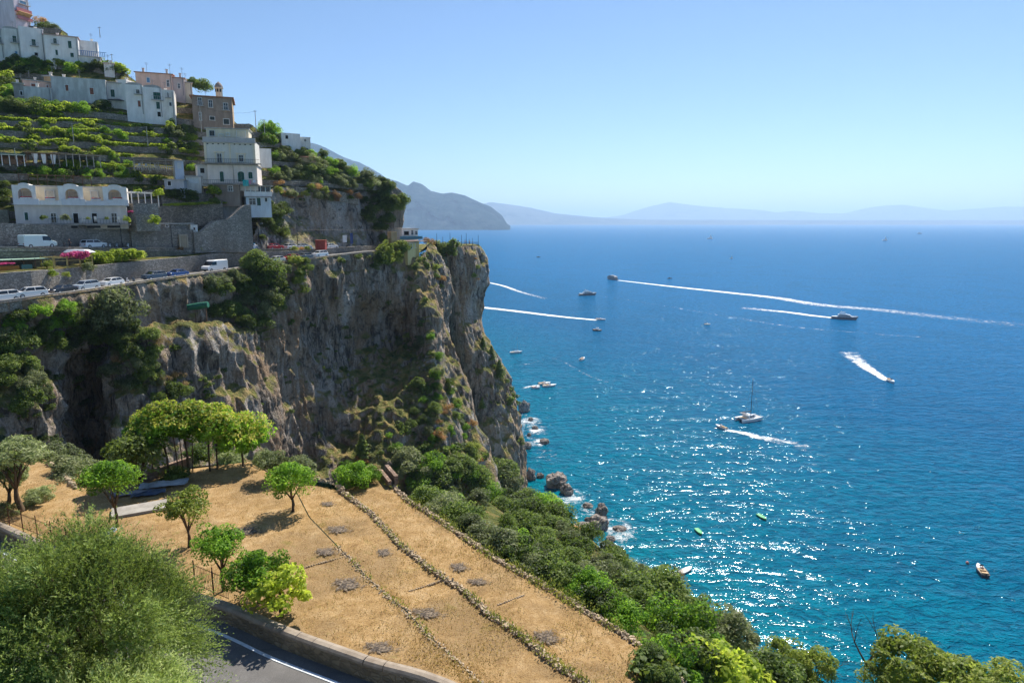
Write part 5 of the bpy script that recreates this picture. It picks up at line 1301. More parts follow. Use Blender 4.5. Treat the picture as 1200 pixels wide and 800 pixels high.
    for x0, z0, x1, z1, st, opt in specs:
        window(root, x0, z0, x1, z1, 0, st, not opt.get('noframe'), opt.get('sh'), name='door' if opt.get('door') else 'window', sill=not opt.get('door'))
    root['_H'] = H; root['_L'] = L
    if cat == 'house' and A[1] < 150:
        rr = random.Random(int(A[0] * 7 + A[1])); cx_ = L * rr.uniform(0.2, 0.8); cy_ = D * rr.uniform(0.3, 0.6); zt = H + (rise * 0.6 if roof in ('gable', 'shed', 'hip') else 0.1)
        part(root, 'chimney', WHITE2, lambda m: (m.box((cx_, cy_, zt + 0.45), (0.5, 0.5, 1.1)), m.box((cx_, cy_, zt + 1.06), (0.68, 0.68, 0.12))))
        ax_ = L * rr.uniform(0.1, 0.9)
        part(root, 'aerial', LAMPG, lambda m: (m.tube([Vector((ax_, cy_, zt)), Vector((ax_, cy_, zt + 2.6))], 0.035, 4), m.box((ax_, cy_, zt + 2.4), (1.0, 0.04, 0.04)), m.box((ax_, cy_, zt + 2.1), (0.7, 0.04, 0.04))))
        if rr.random() < 0.7: part(root, 'drainpipe', LAMPG, lambda m: m.box((L - 0.35, -0.06, H / 2), (0.1, 0.1, H)))
        for k_, (x0, z0, x1, z1, st, opt) in enumerate(specs):
            if k_ % 2 == 0 and z0 > 3.0: part(root, 'balcony', CONCG, lambda m: (m.box(((x0 + x1) / 2, -0.45, z0 - 0.2), (x1 - x0 + 0.9, 0.9, 0.12)), m.box(((x0 + x1) / 2, -0.87, z0 + 0.65), (x1 - x0 + 0.9, 0.05, 0.05)), [m.box((x0 - 0.42 + (x1 - x0 + 0.84) * q / 6, -0.87, z0 + 0.25), (0.04, 0.04, 0.85)) for q in range(7)]))
    return root, f
def part(root, name, mat, fn, bevel=0.0, parent=None):
    mb = MB(); fn(mb); return link(name, mb.mesh(name, bevel=bevel), parent or root, mat)
def chimney(root, x, y, z, h=0.9): part(root, 'chimney', WHITE2, lambda m: (m.box((x, y, z + h / 2), (0.5, 0.5, h)), m.box((x, y, z + h + 0.05), (0.65, 0.65, 0.1))))
def railing(root, x0, x1, z, y, mat, h=0.95, step=0.35, ends=True):
    def fn(m):
        m.box(((x0 + x1) / 2, y, z + h), (x1 - x0, 0.06, 0.06)); m.box(((x0 + x1) / 2, y, z + 0.1), (x1 - x0, 0.04, 0.04))
        for k in range(int((x1 - x0) / step) + 1): m.box((x0 + k * step, y, z + h / 2), (0.035, 0.035, h))
    return part(root, 'railing', mat, fn)
IRON = flat('dark_iron', (0.03, 0.03, 0.035), 0.6, 0.3, 0.05); WOODB = flat('brown_wood', (0.16, 0.09, 0.05), 0.8, 0, 0.25)
# ---- arcaded hotel
hb, hf = building('long white two storey hotel with three arched loggias above the tall stone wall', (19, 262, 127.5), (150, 262, 135.5), 240, 9, GREYP,
    [(28,249,34,258,'g'),(59,250,67,261,'gl',{'door':1}),(85,250,93,261.5,'k',{'door':1}),(107,250,115,261.5,'k',{'door':1}),(130,250,138,261,'gl',{'door':1})], roof='slab', name='hotel', cat='hotel', base=1.0)
HL, HH = hb['_L'], hb['_H']
def hx(u, v=240): return hf.loc(u, v)[0]
_, HT = hf.loc(19, 217.5)
# upper floor: recessed loggias and three projecting arched bays
def up_wall(m):
    m.box((HL / 2 - 0.1, 2.6, (HH + HT) / 2), (HL - 0.4, 0.3, HT - HH))
part(hb, 'loggia_wall', CREAM, up_wall)
part(hb, 'upper_side_wall', WHITE, lambda m: (m.box((0.0, 4.8, (HH + HT) / 2 + 0.1), (0.3, 8.4, HT - HH)), m.box((HL, 4.8, (HH + HT) / 2 + 0.1), (0.3, 8.4, HT - HH))))
part(hb, 'roof', ROOFC, lambda m: m.box((HL / 2, 5.9, HT + 0.1), (HL, 6.4, 0.25)))
for k, (ua, ub, aa, ab) in enumerate([(17, 44, 23, 39), (70, 99, 78, 93), (122, 150, 128, 143)]):
    xa, xb = hx(ua), hx(ub); x0, x1 = hx(aa), hx(ab); w = xb - xa
    mb = MB(); h0, h1 = HH + 0.02, HT + 0.1
    front_wall(mb, w, h1, h0, 0.35, [(x0 - xa, h0 + 1.1, x1 - xa, h1 - 0.55, 'arch')]); V = [v + Vector((xa, -0.35, 0)) for v in mb.V]
    n = len(V); V += [Vector(p) for p in [(xa, -0.35, h0), (xa, -0.35, h1), (xa + 0.9, 2.4, h1), (xa + 0.9, 2.4, h0), (xb, -0.35, h0), (xb, -0.35, h1), (xb - 0.9, 2.4, h1), (xb - 0.9, 2.4, h0)]]
    Fc = mb.F + [(n, n + 1, n + 2, n + 3), (n + 4, n + 7, n + 6, n + 5)]
    bay = link('arched_bay', mesh('arched_bay', V, Fc), hb, WHITE)
    part(hb, 'bay_vault', WHITE, lambda m: m.loft([[Vector((xa + 0.9 + (w - 1.8) * (0.5 - 0.5 * math.cos(math.pi * a / 8)), y, h1 + 0.02 + 0.4 * math.sin(math.pi * a / 8))) for a in range(9)] for y in (-0.3, 5)]))
    window(hb, x0 + 0.3, h0 + 0.9, x1 - 0.3, h1 - 1.0, 2.2, 'c', True)
for ua, ub in ((52, 63), (106, 115)):
    window(hb, hx(ua), HH + 0.9, hx(ub), HT - 0.7, 2.3, 'c', True)
# balcony parapets with planters
for k, (ua, ub) in enumerate([(17, 47), (47, 73), (73, 101), (101, 126), (126, 151)]):
    xa, xb = hx(ua), hx(ub)
    bp = part(hb, 'balcony', WHITE if k in (1,) else plaster('pale_blue_plaster', (0.70, 0.70, 0.72), 0.2), lambda m: (m.box(((xa + xb) / 2, -0.75 if k % 2 == 0 else -0.6, HH + 0.55 - (0.12 if k % 2 else 0)), (xb - xa - 0.02, 0.22, 1.1 - (0.2 if k % 2 else 0))), m.box(((xa + xb) / 2, -0.3, HH + 0.06), (xb - xa - 0.02, 1.0, 0.14))))
    pl = part(hb, 'planter', flat('white_planter', (0.7, 0.68, 0.66), 0.7), lambda m: m.box(((xa + xb) / 2, -0.78 if k % 2 == 0 else -0.62, HH + 1.2 - (0.1 if k % 2 else 0)), ((xb - xa) * 0.45, 0.34, 0.3)))
    def fl(m):
        for q in range(9): m.box(((xa + xb) / 2 + (q - 4) * (xb - xa) * 0.05, -0.8 if k % 2 == 0 else -0.64, HH + 1.42 - (0.1 if k % 2 else 0)), (0.16, 0.2, 0.16), rot=Matrix.Rotation(q, 3, (1, q % 3, 1)))
    part(hb, 'flowers', flat('red_flowers', (0.5, 0.06, 0.07), 0.8), fl, parent=pl)
railing(hb, 5.2, HL - 0.4, -0.05, -1.2, IRON, 0.9, 0.5)
part(hb, 'terrace_slab', CONC, lambda m: m.box((HL / 2, -0.9, -0.12), (HL + 1.0, 1.9, 0.2)))
for k, u in enumerate((79, 106, 129)):      # black boxes painting the shade in the little arches of the terrace wall
    x = hx(u + 5, 265)
    part(hb, 'niche_shade', SHBK, lambda m: m.box((x, -1.6, -0.6), (2.2, 0.3, 0.45)))
    part(hb, 'niche_ledge', CONC, lambda m: m.box((x, -1.75, -0.3), (2.8, 0.5, 0.12)))
# ---- cream villa
v1, vf = building('tall cream villa, lower storey with arched green shutters and balconies', (244, 216, 158), (302, 214, 160.5), 193, 10, plaster('villa_pale', (0.80, 0.70, 0.62), 0.3),
    [(257,201,263,213,'g',{'arch':1,'door':1}),(278,201,287,213,'g',{'arch':1,'door':1}),(290.5,201.5,296.5,209.5,'g',{'arch':1})], roof='slab', name='villa', cat='villa', base=1.4, roofmat=CONC)
VH = v1['_H']; VL = v1['_L']
_, VT = vf.loc(244, 164.5)
def villa_up(m):
    x0, x1 = vf.loc(240.5, 193)[0], vf.loc(300, 193)[0]
    mm = MB(); hs = []
    for u0, v0, u1, v1_ in ((254,180,260.5,191.5),(279.5,182,285.5,189.5)):
        a, d = vf.loc(u0, v0); b, c = vf.loc(u1, v1_); hs.append((a - x0, c, b - x0, d))
    front_wall(mm, x1 - x0, VT, VH + 0.2, 0.25, hs); n = len(mm.V); w = x1 - x0
    mm.V += [Vector(p) for p in [(0, 0, VH + 0.2), (0, 0, VT), (-0.4, 9.5, VT), (-0.4, 9.5, VH + 0.2), (w, 0, VH + 0.2), (w, 0, VT), (w, 9.5, VT), (w, 9.5, VH + 0.2)]]
    mm.F += [(n, n + 1, n + 2, n + 3), (n + 4, n + 7, n + 6, n + 5), (n + 3, n + 2, n + 6, n + 7), (n + 1, n + 5, n + 6, n + 2)]
    me = mesh('upper_wall', [q + Vector((x0, 0.02, 0)) for q in mm.V], mm.F); me.materials.append(plaster('villa_grey', (0.68, 0.65, 0.58), 0.2)); me.materials.append(CREAM)
    me.polygons[len(mm.F) - 4].material_index = 1
    link('upper_wall', me, v1); return x0, x1, hs
x0, x1, hs = villa_up(None)
for a, c, b, d in hs:
    f_ = window(v1, a + x0, c, b + x0, d, 0.02, 'bl' if False else 'gl', True, None)
    part(v1, 'window_surround', CREAM, lambda m: (m.box((a + x0 - 0.3, -0.05, (c + d) / 2), (0.3, 0.12, d - c + 0.3)), m.box((b + x0 + 0.3, -0.05, (c + d) / 2), (0.3, 0.12, d - c + 0.3)), m.box(((a + b) / 2 + x0, -0.07, d + 0.35), (b - a + 1.3, 0.2, 0.3))))
part(v1, 'pilaster', CREAM, lambda m: (m.box((x0 + 0.25, -0.06, (VH + VT) / 2), (0.5, 0.1, VT - VH - 0.5)), m.box(((x0 + x1) / 2, -0.06, (VH + VT) / 2), (0.35, 0.1, VT - VH - 0.5)), m.box((x1 - 0.25, -0.06, (VH + VT) / 2), (0.5, 0.1, VT - VH - 0.5))))
def corn(m):
    m.box(((x0 + x1) / 2, -0.15, VT - 0.35), (x1 - x0 + 0.6, 0.6, 0.22)); m.box(((x0 + x1) / 2, 0.0, VT + 0.25), (x1 - x0 + 0.3, 0.4, 1.0))
part(v1, 'cornice', plaster('cornice_grey', (0.50, 0.47, 0.45), 0.3), corn)
def vents(m):
    for k in range(9): m.box((x0 + (x1 - x0) * (k + 0.7) / 9.5, -0.02, VT - 0.75), (0.35, 0.06, 0.22))
part(v1, 'vent_row', SHBK, vents)
_, PT = vf.loc(244, 149.5); pa, pb = vf.loc(234, 160)[0] + 1.2, vf.loc(290.5, 160)[0]
def pent(m): m.box(((pa + pb) / 2, 4.5, (VT + PT) / 2 + 0.2), (pb - pa, 6.0, PT - VT - 0.4))
part(v1, 'penthouse_wall', CREAM, pent)
part(v1, 'penthouse_roof', ROOFC, lambda m: m.box(((pa + pb) / 2, 4.4, PT + 0.08), (pb - pa + 0.5, 6.6, 0.18)))
for u0, u1, v0, v1_, st in ((245,252,153,159.5,'d'),(265,269.5,156,159.5,'k'),(277,288,153.5,161,'k'),(256,262,157.5,162,'gl')):
    a, d = vf.loc(u0, v0, 1.5); b, c = vf.loc(u1, v1_, 1.5); window(v1, a, c, b, d, 1.42, st, True)
part(v1, 'balcony_slab', CONC, lambda m: (m.box((VL / 2 + 0.3, -0.5, VH + 0.28), (VL + 1.6, 1.5, 0.16)), m.box((VL / 2 - 0.3, -0.7, -0.02), (VL + 1.4, 1.6, 0.16))))
railing(v1, -0.3, VL + 0.8, VH + 0.35, -1.15, IRON, 0.9, 0.4); railing(v1, -0.8, VL + 0.2, 0.05, -1.4, IRON, 0.9, 0.4)
part(v1, 'drainpipe', CONC, lambda m: m.box((VL * 0.52, -0.1, VH / 2), (0.12, 0.12, VH)))
for u, lab, mt in ((288, 'turquoise towel hanging over the villa balcony', flat('turquoise_cloth', (0.05, 0.42, 0.42), 0.9)), (292.6, 'pink towel hanging over the villa balcony', flat('pink_cloth', (0.6, 0.25, 0.36), 0.9)), (298, 'white cloth hanging over the villa balcony', flat('white_cloth', (0.75, 0.75, 0.78), 0.9))):
    x, z = vf.loc(u, 212, -1.4); mb = MB(); wv = {288: 1.3, 292.6: 0.5, 298: 0.6}[u]; hv = {288: 1.4, 292.6: 0.9, 298: 0.6}[u]
    pr = []
    for k in range(9): pr.append((x + wv * (k / 8 - 0.5), -1.5 - 0.05 * math.sin(k * 1.7)))
    mb.loft([[Vector((a, b, 1.02)) for a, b in pr] + [Vector((a, b + 0.03, 1.02)) for a, b in reversed(pr)], [Vector((a, b - 0.04, 1.02 - hv)) for a, b in pr] + [Vector((a, b - 0.01, 1.02 - hv)) for a, b in reversed(pr)]])
    o = mb.build('towel', mt); o.matrix_world = vf.M.copy(); tag(o, lab, 'towel')
building('small block with one arched window under the cream villa', (252, 229, 158), (281, 228, 159), 215.5, 5, BROWNP, [(267,218,273,224,'gl',{'arch':1})], roof='slab', roofmat=CONC, name='outbuilding', cat='outbuilding')
r_, f_ = building('small white house on the stepped ramp with a glazed upper porch', (289, 242, 160), (318, 241, 162.5), 231, 6, plaster('ice_white', (0.66, 0.72, 0.76), 0.3), [(291.5,232.5,300,240,'gl'),(300.5,231.5,306,241,'g',{'door':1}),(310,231.5,313.5,236.5,'d')], roof='slab', roofmat=CONC, name='house')
hh = r_['_H']; LL = r_['_L']
part(r_, 'upper_wall', WHITE, lambda m: m.box((LL / 2, 0.3, hh + 0.75), (LL + 0.6, 0.25, 1.1)))
part(r_, 'porch_posts', FRW, lambda m: [m.box((LL * k / 5, 0.3, hh + 1.9), (0.14, 0.14, 1.3)) for k in range(6)])
part(r_, 'porch_glass', GLASS, lambda m: m.box((LL / 2, 0.9, hh + 1.9), (LL, 0.05, 1.2)))
part(r_, 'porch_roof', ROOFC, lambda m: m.box((LL / 2, 2.4, hh + 2.65), (LL + 1.2, 5.4, 0.14)))
# ---- sheds and little structures below the villa
building('white flat roofed shed left of the cream villa', (218, 216, 157), (236, 216, 158), 207, 4, WHITE2, [(221,209,233,215,'w',{'noframe':1})], roof='slab', name='shed', cat='shed')
building('grey lean-to with a pale roof in the garden below the terrace', (193, 219, 153), (216, 219, 154), 211, 3, plaster('pale_hut', (0.5, 0.52, 0.55), 0.4), [(196,212.5,201,217.5,'k')], roof='slab', name='shed', cat='shed')
building('small white cabin at the end of the balustraded terrace', (205, 199, 156), (215.5, 199, 157), 188.5, 3, plaster('blue_white', (0.6, 0.66, 0.74), 0.2), [(207.5,191,213,198,'w',{'noframe':1})], roof='slab', name='cabin', cat='cabin')
building('low white extension attached left of the cream villa', (232, 205, 158), (243, 205, 159), 193.5, 4, WHITE2, [(234,197,240,203,'k')], roof='slab', name='extension', cat='outbuilding')
# ---- brown stone house with the terracotta roof
r_, f_ = building('three storey brown stone house with terracotta roof on the skyline', (227, 147, 178), (273.5, 146, 181), 113, 11, BROWNP,
    [(231.5,114.5,237,123.5,'gl'),(244,117.5,249.5,126,'gl'),(261.5,121,267.5,129,'gl'),(245.5,136.5,252,141,'d'),(261.5,139.5,269,146,'d'),(233,132,236.5,141,'gl')], roof='shed', name='house', sidemat=OCHRE, rise=-0.1)
for o in list(r_.children):
    if o.name.startswith(('roof', 'gable')): bpy.data.objects.remove(o)
_, hr = f_.loc(273.5, 116); hh = r_['_H']; LL = r_['_L']
# the roofline falls from left to right
zl, zr = hh, hh - 1.6
part(r_, 'roof', TILE, lambda m: m.loft([[Vector((-0.5, -0.4, zl + 0.05)), Vector((-0.5, -0.4, zl + 0.3)), Vector((-0.5, 6, zl + 1.3)), Vector((-0.5, 11.6, zl + 0.3)), Vector((-0.5, 11.6, zl + 0.05))], [Vector((LL + 0.5, -0.4, zl + 0.0)), Vector((LL + 0.5, -0.4, zl + 0.25)), Vector((LL + 0.5, 6, zl + 0.6)), Vector((LL + 0.5, 11.6, zl + 0.2)), Vector((LL + 0.5, 11.6, zl + 0.0))]]))
# bell turret
tp = P(257, 112, 186); tb = empty('bell_turret', 'small domed bell turret behind the brown stone house', 'turret', tp)
part(tb, 'turret_body', CREAM, lambda m: (m.tube([Vector((0, 0, -2)), Vector((0, 0, 1.9))], [0.95, 0.95], 8), m.tube([Vector((0, 0, 1.75)), Vector((0, 0, 2.0))], [1.2, 1.2], 8)))
part(tb, 'turret_dome', plaster('dome_stone', (0.33, 0.27, 0.23), 0.4), lambda m: m.tube([Vector((0, 0, 2.0)), Vector((0, 0, 2.5)), Vector((0, 0, 3.0)), Vector((0, 0, 3.35)), Vector((0, 0, 3.6))], [1.1, 1.0, 0.7, 0.3, 0.05], 12))
part(tb, 'turret_opening', SHBK, lambda m: [m.box((math.cos(a) * 0.9, math.sin(a) * 0.9, 1.2), (0.15, 0.4, 0.8), rz=a) for a in (-2.36, -1.57, -0.78)])
# ---- middle row of white houses
G2 = 'middle row of white houses'
building('long low blue grey house with two brown shutters, middle row', (62, 118, 168), (125, 113, 172), 91, 7, BLUEG, [(76,99.5,81,107,'b'),(104.5,103,110.5,111,'b')], roof='flat', parapet=0.3)
building('white house with one dark shutter between the blue grey house and the vaulted ones', (125, 117, 171), (143, 117, 172.5), 97, 6, WHITE2, [(129,105,135,114,'g')], roof='slab')
r_, f_ = building('white three storey house with vaulted roof and five openings, middle row', (149, 132, 172), (170, 134, 173.5), 99, 8, WHITE, [(159,105,164,110,'d'),(161,118,165.5,125.5,'b')], roof='vault')
r_, f_ = building('white three storey house with a vaulted roof and wide balcony window, middle row', (170, 136, 173), (192, 137, 175), 102, 8, WHITE, [(179,108,189,117,'g'),(182.5,119.5,188,128,'g'),(184,131,189,137,'k',{'door':1})], roof='vault')
building('narrow white house at the right end of the middle row', (192, 138, 175), (206, 139, 176), 107, 8, WHITE2, [(195.5,108.5,198,114,'d'),(198,120,201.5,124.5,'d'),(205,133,207.5,138,'k')], roof='flat')
building('white house with red shutters left of the vaulted houses, partly behind a chimney wall', (140, 118, 175), (150, 120, 175), 95, 6, WHITE, [], roof='flat')
building('small pink house with two brown shutters at the left of the middle row', (28, 110, 164), (61, 110, 167), 94, 5, PINK, [(36,98,42,102,'b'),(54,100,57,103,'b')], roof='slab')
building('pale blue low annex in front of the small pink house', (29, 117, 161), (61, 116, 163), 102, 3, BLUEG, [], roof='flat', parapet=0.15)
building('grey outhouse left of the small pink house', (17, 115, 163), (29, 116, 164), 98, 4, plaster('grey_outhouse', (0.35, 0.33, 0.3), 0.5), [(23,107,27,112,'k')], roof='slab')
building('ochre topped wall block above the small pink house', (52, 98, 170), (62, 98, 170), 90, 3, OCHRE, [], roof='slab')
# red canopy and terrace clutter between houses
o = MB().box((0, 0, 0), (3.6, 2.4, 0.12), rot=Matrix.Rotation(0.5, 3, 'Y')).build('awning', flat('red_canopy', (0.33, 0.07, 0.05), 0.8)); o.location = P(142, 114, 169); tag(o, 'sloping dark red canopy beside the white vaulted houses', 'awning')
o = MB().box((0, 0, 0), (5.2, 2.6, 0.12)).build('awning', flat('grey_canopy', (0.16, 0.16, 0.18), 0.8)); o.location = P(131, 117.5, 167); tag(o, 'flat grey canopy under the white house with the dark shutter', 'awning')
# ---- pink row behind
building('pink house with terracotta roof, left part of the skyline row', (160, 104, 188), (189, 107, 190), 84.5, 7, SALMON, [(171.5,91,176,97,'bl')], roof='shed', sidemat=OCHRE, rise=1.0)
building('pale pink house with a central window, middle of the skyline row', (189, 108, 189), (203, 110, 190), 86.5, 7, PINK, [(195,94,199,102,'gl')], roof='shed', rise=0.9)
building('pale rose house, right part of the skyline row behind the brown one', (203, 110, 190), (217, 112, 191), 91, 7, plaster('rose_plaster', (0.62, 0.50, 0.46), 0.3), [(208,98,211.5,104,'gl')], roof='shed', rise=0.8)
building('low cream extension at the right end of the skyline row', (216, 112, 190), (226, 113, 191), 97, 5, CREAM, [], roof='slab')
# ---- upper white row
building('white house with curved gable and green shutters at the far left, upper row', (-20, 66, 188), (6, 66, 190), 33, 8, WHITE2, [(-1,43,2,51,'g')], roof='vault')
building('white house with scalloped gable and one green shutter, upper row', (6, 67, 190), (25.5, 67, 191.5), 33, 8, WHITE2, [(14,42,20,50,'g'),(17,60,21,64,'bl')], roof='vault')
building('tall white house with a green shutter and arched door, upper row', (25.5, 68, 190), (54, 68, 193), 32, 8, WHITE, [(36.5,46,42.5,54,'g'),(40,61.5,45,66,'k')], roof='flat', parapet=0.2)
building('white house with four green shutters and a flat eave, right of the upper row', (54, 70, 192), (93.5, 70, 195), 41, 8, WHITE, [(62,45,67,51.5,'g'),(79,48,84.5,57,'g'),(64.5,58.5,68.5,65,'g'),(82,62,87,67.5,'g')], roof='slab', roofmat=plaster('pink_eave', (0.5, 0.36, 0.32), 0.3))
building('white terrace house with a palm and blue railing at the end of the upper row', (92, 60, 200), (115, 62, 202), 48.5, 5, WHITE, [], roof='flat', parapet=0.3)
r_, f_ = building('small white building with a bright blue balustrade, right of the upper row', (93.5, 70, 194), (118, 70, 196), 66, 4, WHITE2, [], roof='slab')
part(r_, 'railing', flat('blue_paint', (0.08, 0.2, 0.42), 0.5), lambda m: [m.box((k * 0.42 + 0.2, -0.1, r_['_H'] + 0.75), (0.12, 0.1, 1.2)) for k in range(14)] + [m.box((3.0, -0.1, r_['_H'] + 1.4), (6.2, 0.12, 0.1))])
building('small white hut with a rose coloured roof below the skyline bushes', (122, 81, 190), (134, 82, 191), 74.5, 4, WHITE2, [], roof='slab', roofmat=plaster('rose_roof', (0.55, 0.4, 0.36), 0.3))
# ---- topmost lilac house
r_, f_ = building('lilac house with red balconies and an orange awning at the very top left', (-20, 24, 206), (19, 25, 208), -12, 9, LILAC, [(3,5.5,8,12.5,'d')], roof='flat')
r2, f2 = building('taller lilac wing with striped balconies at the top left corner', (19, 30, 207), (36, 29, 211), -16, 8, LILAC, [(22,0,31,7,'bl')], roof='flat')
part(r2, 'balcony', plaster('red_rail', (0.5, 0.2, 0.2), 0.2), lambda m: (m.box((f2.L / 2, -0.8, f2.loc(19, 11)[1]), (f2.L, 0.12, 0.9)), m.box((f2.L / 2, -0.4, f2.loc(19, 13)[1]), (f2.L, 0.9, 0.15)), m.box((f2.L / 2, -0.8, f2.loc(19, 20)[1]), (f2.L, 0.12, 0.9))))
part(r2, 'awning', flat('orange_awning', (0.62, 0.36, 0.16), 0.8), lambda m: m.box((f2.L / 2, -0.7, f2.loc(19, 15.5)[1]), (f2.L * 0.9, 1.6, 0.1), rot=Matrix.Rotation(-0.6, 3, 'X')))
# ---- right skyline
building('white flat roofed house on the skyline right of the villa', (330, 166, 196), (352, 168, 199), 157, 7, WHITE, [(334,158.5,338,163,'k')], roof='flat')
building('low white house step on the skyline, further right', (345, 168, 201), (364, 170, 203), 161.5, 6, WHITE2, [(356,163,359,166,'gl')], roof='flat')
building('white garden wall block among trees right of the cream villa', (300, 184, 172), (318, 183, 174), 174, 2, WHITE, [], roof='flat', parapet=0.1, name='garden_wall', cat='wall')
building('small shed with an orange tiled roof on the slope above the crag', (353, 188, 196), (371, 191, 198), 184, 3, OCHRE, [], roof='shed', name='shed', cat='shed', rise=0.7)
# ---- pergola structures on the terraces
def pergola(label, A, B, vtop, D, mat, nposts, roofm=None, name='pergola', cat='pergola', slats=8):
    f = Facade(A, B); root = empty(name, label, cat); set_root(root, f); _, H = f.loc(A[0], vtop)
    for k in range(nposts):
        x = f.L * k / (nposts - 1)
        for y in (0, D):
            p_ = MB().box((0, 0, H / 2), (0.14, 0.14, H + 0.6)).build('post', mat, root); p_.location = (x, y, 0)
    part(root, 'beam', mat, lambda m: (m.box((f.L / 2, 0, H + 0.07), (f.L + 0.4, 0.14, 0.14)), m.box((f.L / 2, D, H + 0.073), (f.L + 0.4, 0.14, 0.14))))
    if roofm is None:
        me = MB().box((0, D / 2, H + 0.2), (0.1, D + 0.5, 0.1)).mesh('slat')
        for k in range(slats): s_ = link('slat', me, root, mat); s_.location = (f.L * (k + 0.5) / slats, 0, 0)
    else: part(root, 'roof', roofm, lambda m: m.box((f.L / 2, D / 2, H + 0.2), (f.L + 0.5, D + 0.6, 0.1)))
    return root, f, H
PALEW = flat('weathered_wood', (0.42, 0.38, 0.32), 0.9, 0, 0.2)
pr, pf, ph = pergola('dark pergola with three gathered white curtains on the middle terrace', (32, 192, 139), (70, 193, 143), 179.5, 4, WOODB, 6, flat('thatch', (0.2, 0.15, 0.09), 0.95, 0, 0.3))
for k, (a, b) in enumerate(((37, 44), (47.5, 54), (58.5, 65))):
    xa, xb = pf.loc(a, 180)[0], pf.loc(b, 180)[0]
    part(pr, 'curtain', flat('white_curtain', (0.66, 0.64, 0.6), 0.9), lambda m: m.loft([[Vector((xa, -0.06, ph)), Vector((xb, -0.06, ph)), Vector((xb, 0.04, ph)), Vector((xa, 0.04, ph))], [Vector(((xa + xb) / 2 - 0.25, -0.06, ph - 1.9)), Vector(((xa + xb) / 2 + 0.25, -0.06, ph - 1.9)), Vector(((xa + xb) / 2 + 0.25, 0.04, ph - 1.9)), Vector(((xa + xb) / 2 - 0.25, 0.04, ph - 1.9))]]))
pr, pf, ph = pergola('open dining pergola continuing right of the curtained one', (70, 193, 143), (118, 194, 147), 181, 4, PALEW, 7, flat('thatch', (0.2, 0.15, 0.09), 0.95))
pr, pf, ph = pergola('terrace bar with teal roof at the left edge of the hillside', (-6, 192, 136), (29, 192, 138.5), 181, 5, WHITE, 5, flat('teal_roof', (0.02, 0.18, 0.15), 0.7))
part(pr, 'counter', WOODB, lambda m: m.box((pf.L * 0.6, 0.4, 0.5), (pf.L * 0.6, 0.5, 1.0)))
part(pr, 'back_wall', plaster('bar_back', (0.3, 0.15, 0.1), 0.3), lambda m: m.box((pf.L / 2, 4.6, 1.2), (pf.L, 0.2, 2.4)))
pr, pf, ph = pergola('long balustraded dining terrace with a thin roof, in front of the small cabin', (158, 199, 151), (204, 199, 155), 187.5, 4, PALEW, 6, flat('dark_mat_roof', (0.12, 0.09, 0.07), 0.9))
part(pr, 'balustrade', plaster('balustrade', (0.45, 0.42, 0.4), 0.3), lambda m: [m.box((k * 0.45, -0.2, 0.45), (0.16, 0.16, 0.8)) for k in range(int(pf.L / 0.45))] + [m.box((pf.L / 2, -0.2, 0.9), (pf.L, 0.24, 0.12))])
pr, pf, ph = pergola('thin timber vine trellis above the hotel roof', (23, 216, 137), (107, 216, 144), 205, 2.5, WOODB, 9, slats=14)
pr, pf, ph = pergola('small white pergola with stone half walls right of the hotel', (155, 240, 137), (186, 238, 141), 226, 3, WHITE, 3, slats=8)
building('white rimmed stone terrace block right of the hotel, upper step', (157, 250, 136.5), (186, 249, 140.5), 240, 4, WALLST, [], roof='flat', parapet=0.3, name='terrace_block', cat='wall', base=2)
building('stone block with white steps right of the hotel, lower step', (160, 262, 136), (188, 262, 140.5), 251, 3, WALLST, [], roof='flat', parapet=0.12, name='terrace_block', cat='wall', base=1.5)
r_, f_ = building('roadside stone hut with a thin white slab roof', (189, 268, 144), (226, 268, 149), 262.5, 4, WALLST, [(194,263.5,197,266,'k')], roof='slab', name='hut', cat='hut')
building('little white stair block beside the roadside stone hut', (224, 273, 148), (232, 273, 149), 264, 2, WHITE2, [(226,266.5,229,269.5,'k')], roof='flat', parapet=0.1, name='stair_block', cat='wall')
dr = Facade((210, 288, 145.5), (221, 288, 147)); root = empty('doorway', 'walled up pale doorway in the roadside stone wall', 'doorway'); set_root(root, dr)
part(root, 'door_leaf', plaster('sandy_infill', (0.34, 0.28, 0.2), 0.4), lambda m: m.box((dr.L / 2, 0, 0.9), (dr.L * 0.7, 0.12, 2.6)))
part(root, 'door_arch', plaster('arch_stone', (0.42, 0.36, 0.28), 0.4), lambda m: (m.box((dr.L * 0.1, -0.02, 0.9), (0.25, 0.3, 2.6)), m.box((dr.L * 0.9, -0.02, 0.9), (0.25, 0.3, 2.6)), m.box((dr.L / 2, -0.02, 2.3), (dr.L * 0.9, 0.3, 0.3))))
dr = Facade((220.5, 321, 142.8), (229, 320, 144)); root = empty('garden_door', 'green double door in the wall left of the white van', 'door'); set_root(root, dr)
part(root, 'door_leaf', flat('green_door', (0.03, 0.16, 0.06), 0.6), lambda m: (m.box((dr.L * 0.27, -6.2, 1.0), (dr.L * 0.46, 0.1, 2.2)),))
part(root, 'door_leaf', flat('green_door', (0.03, 0.16, 0.06), 0.6), lambda m: (m.box((dr.L * 0.75, -6.2, 1.0), (dr.L * 0.46, 0.1, 2.2)),))
root.matrix_world = Matrix.Translation(dr.y * 10.2) @ dr.M
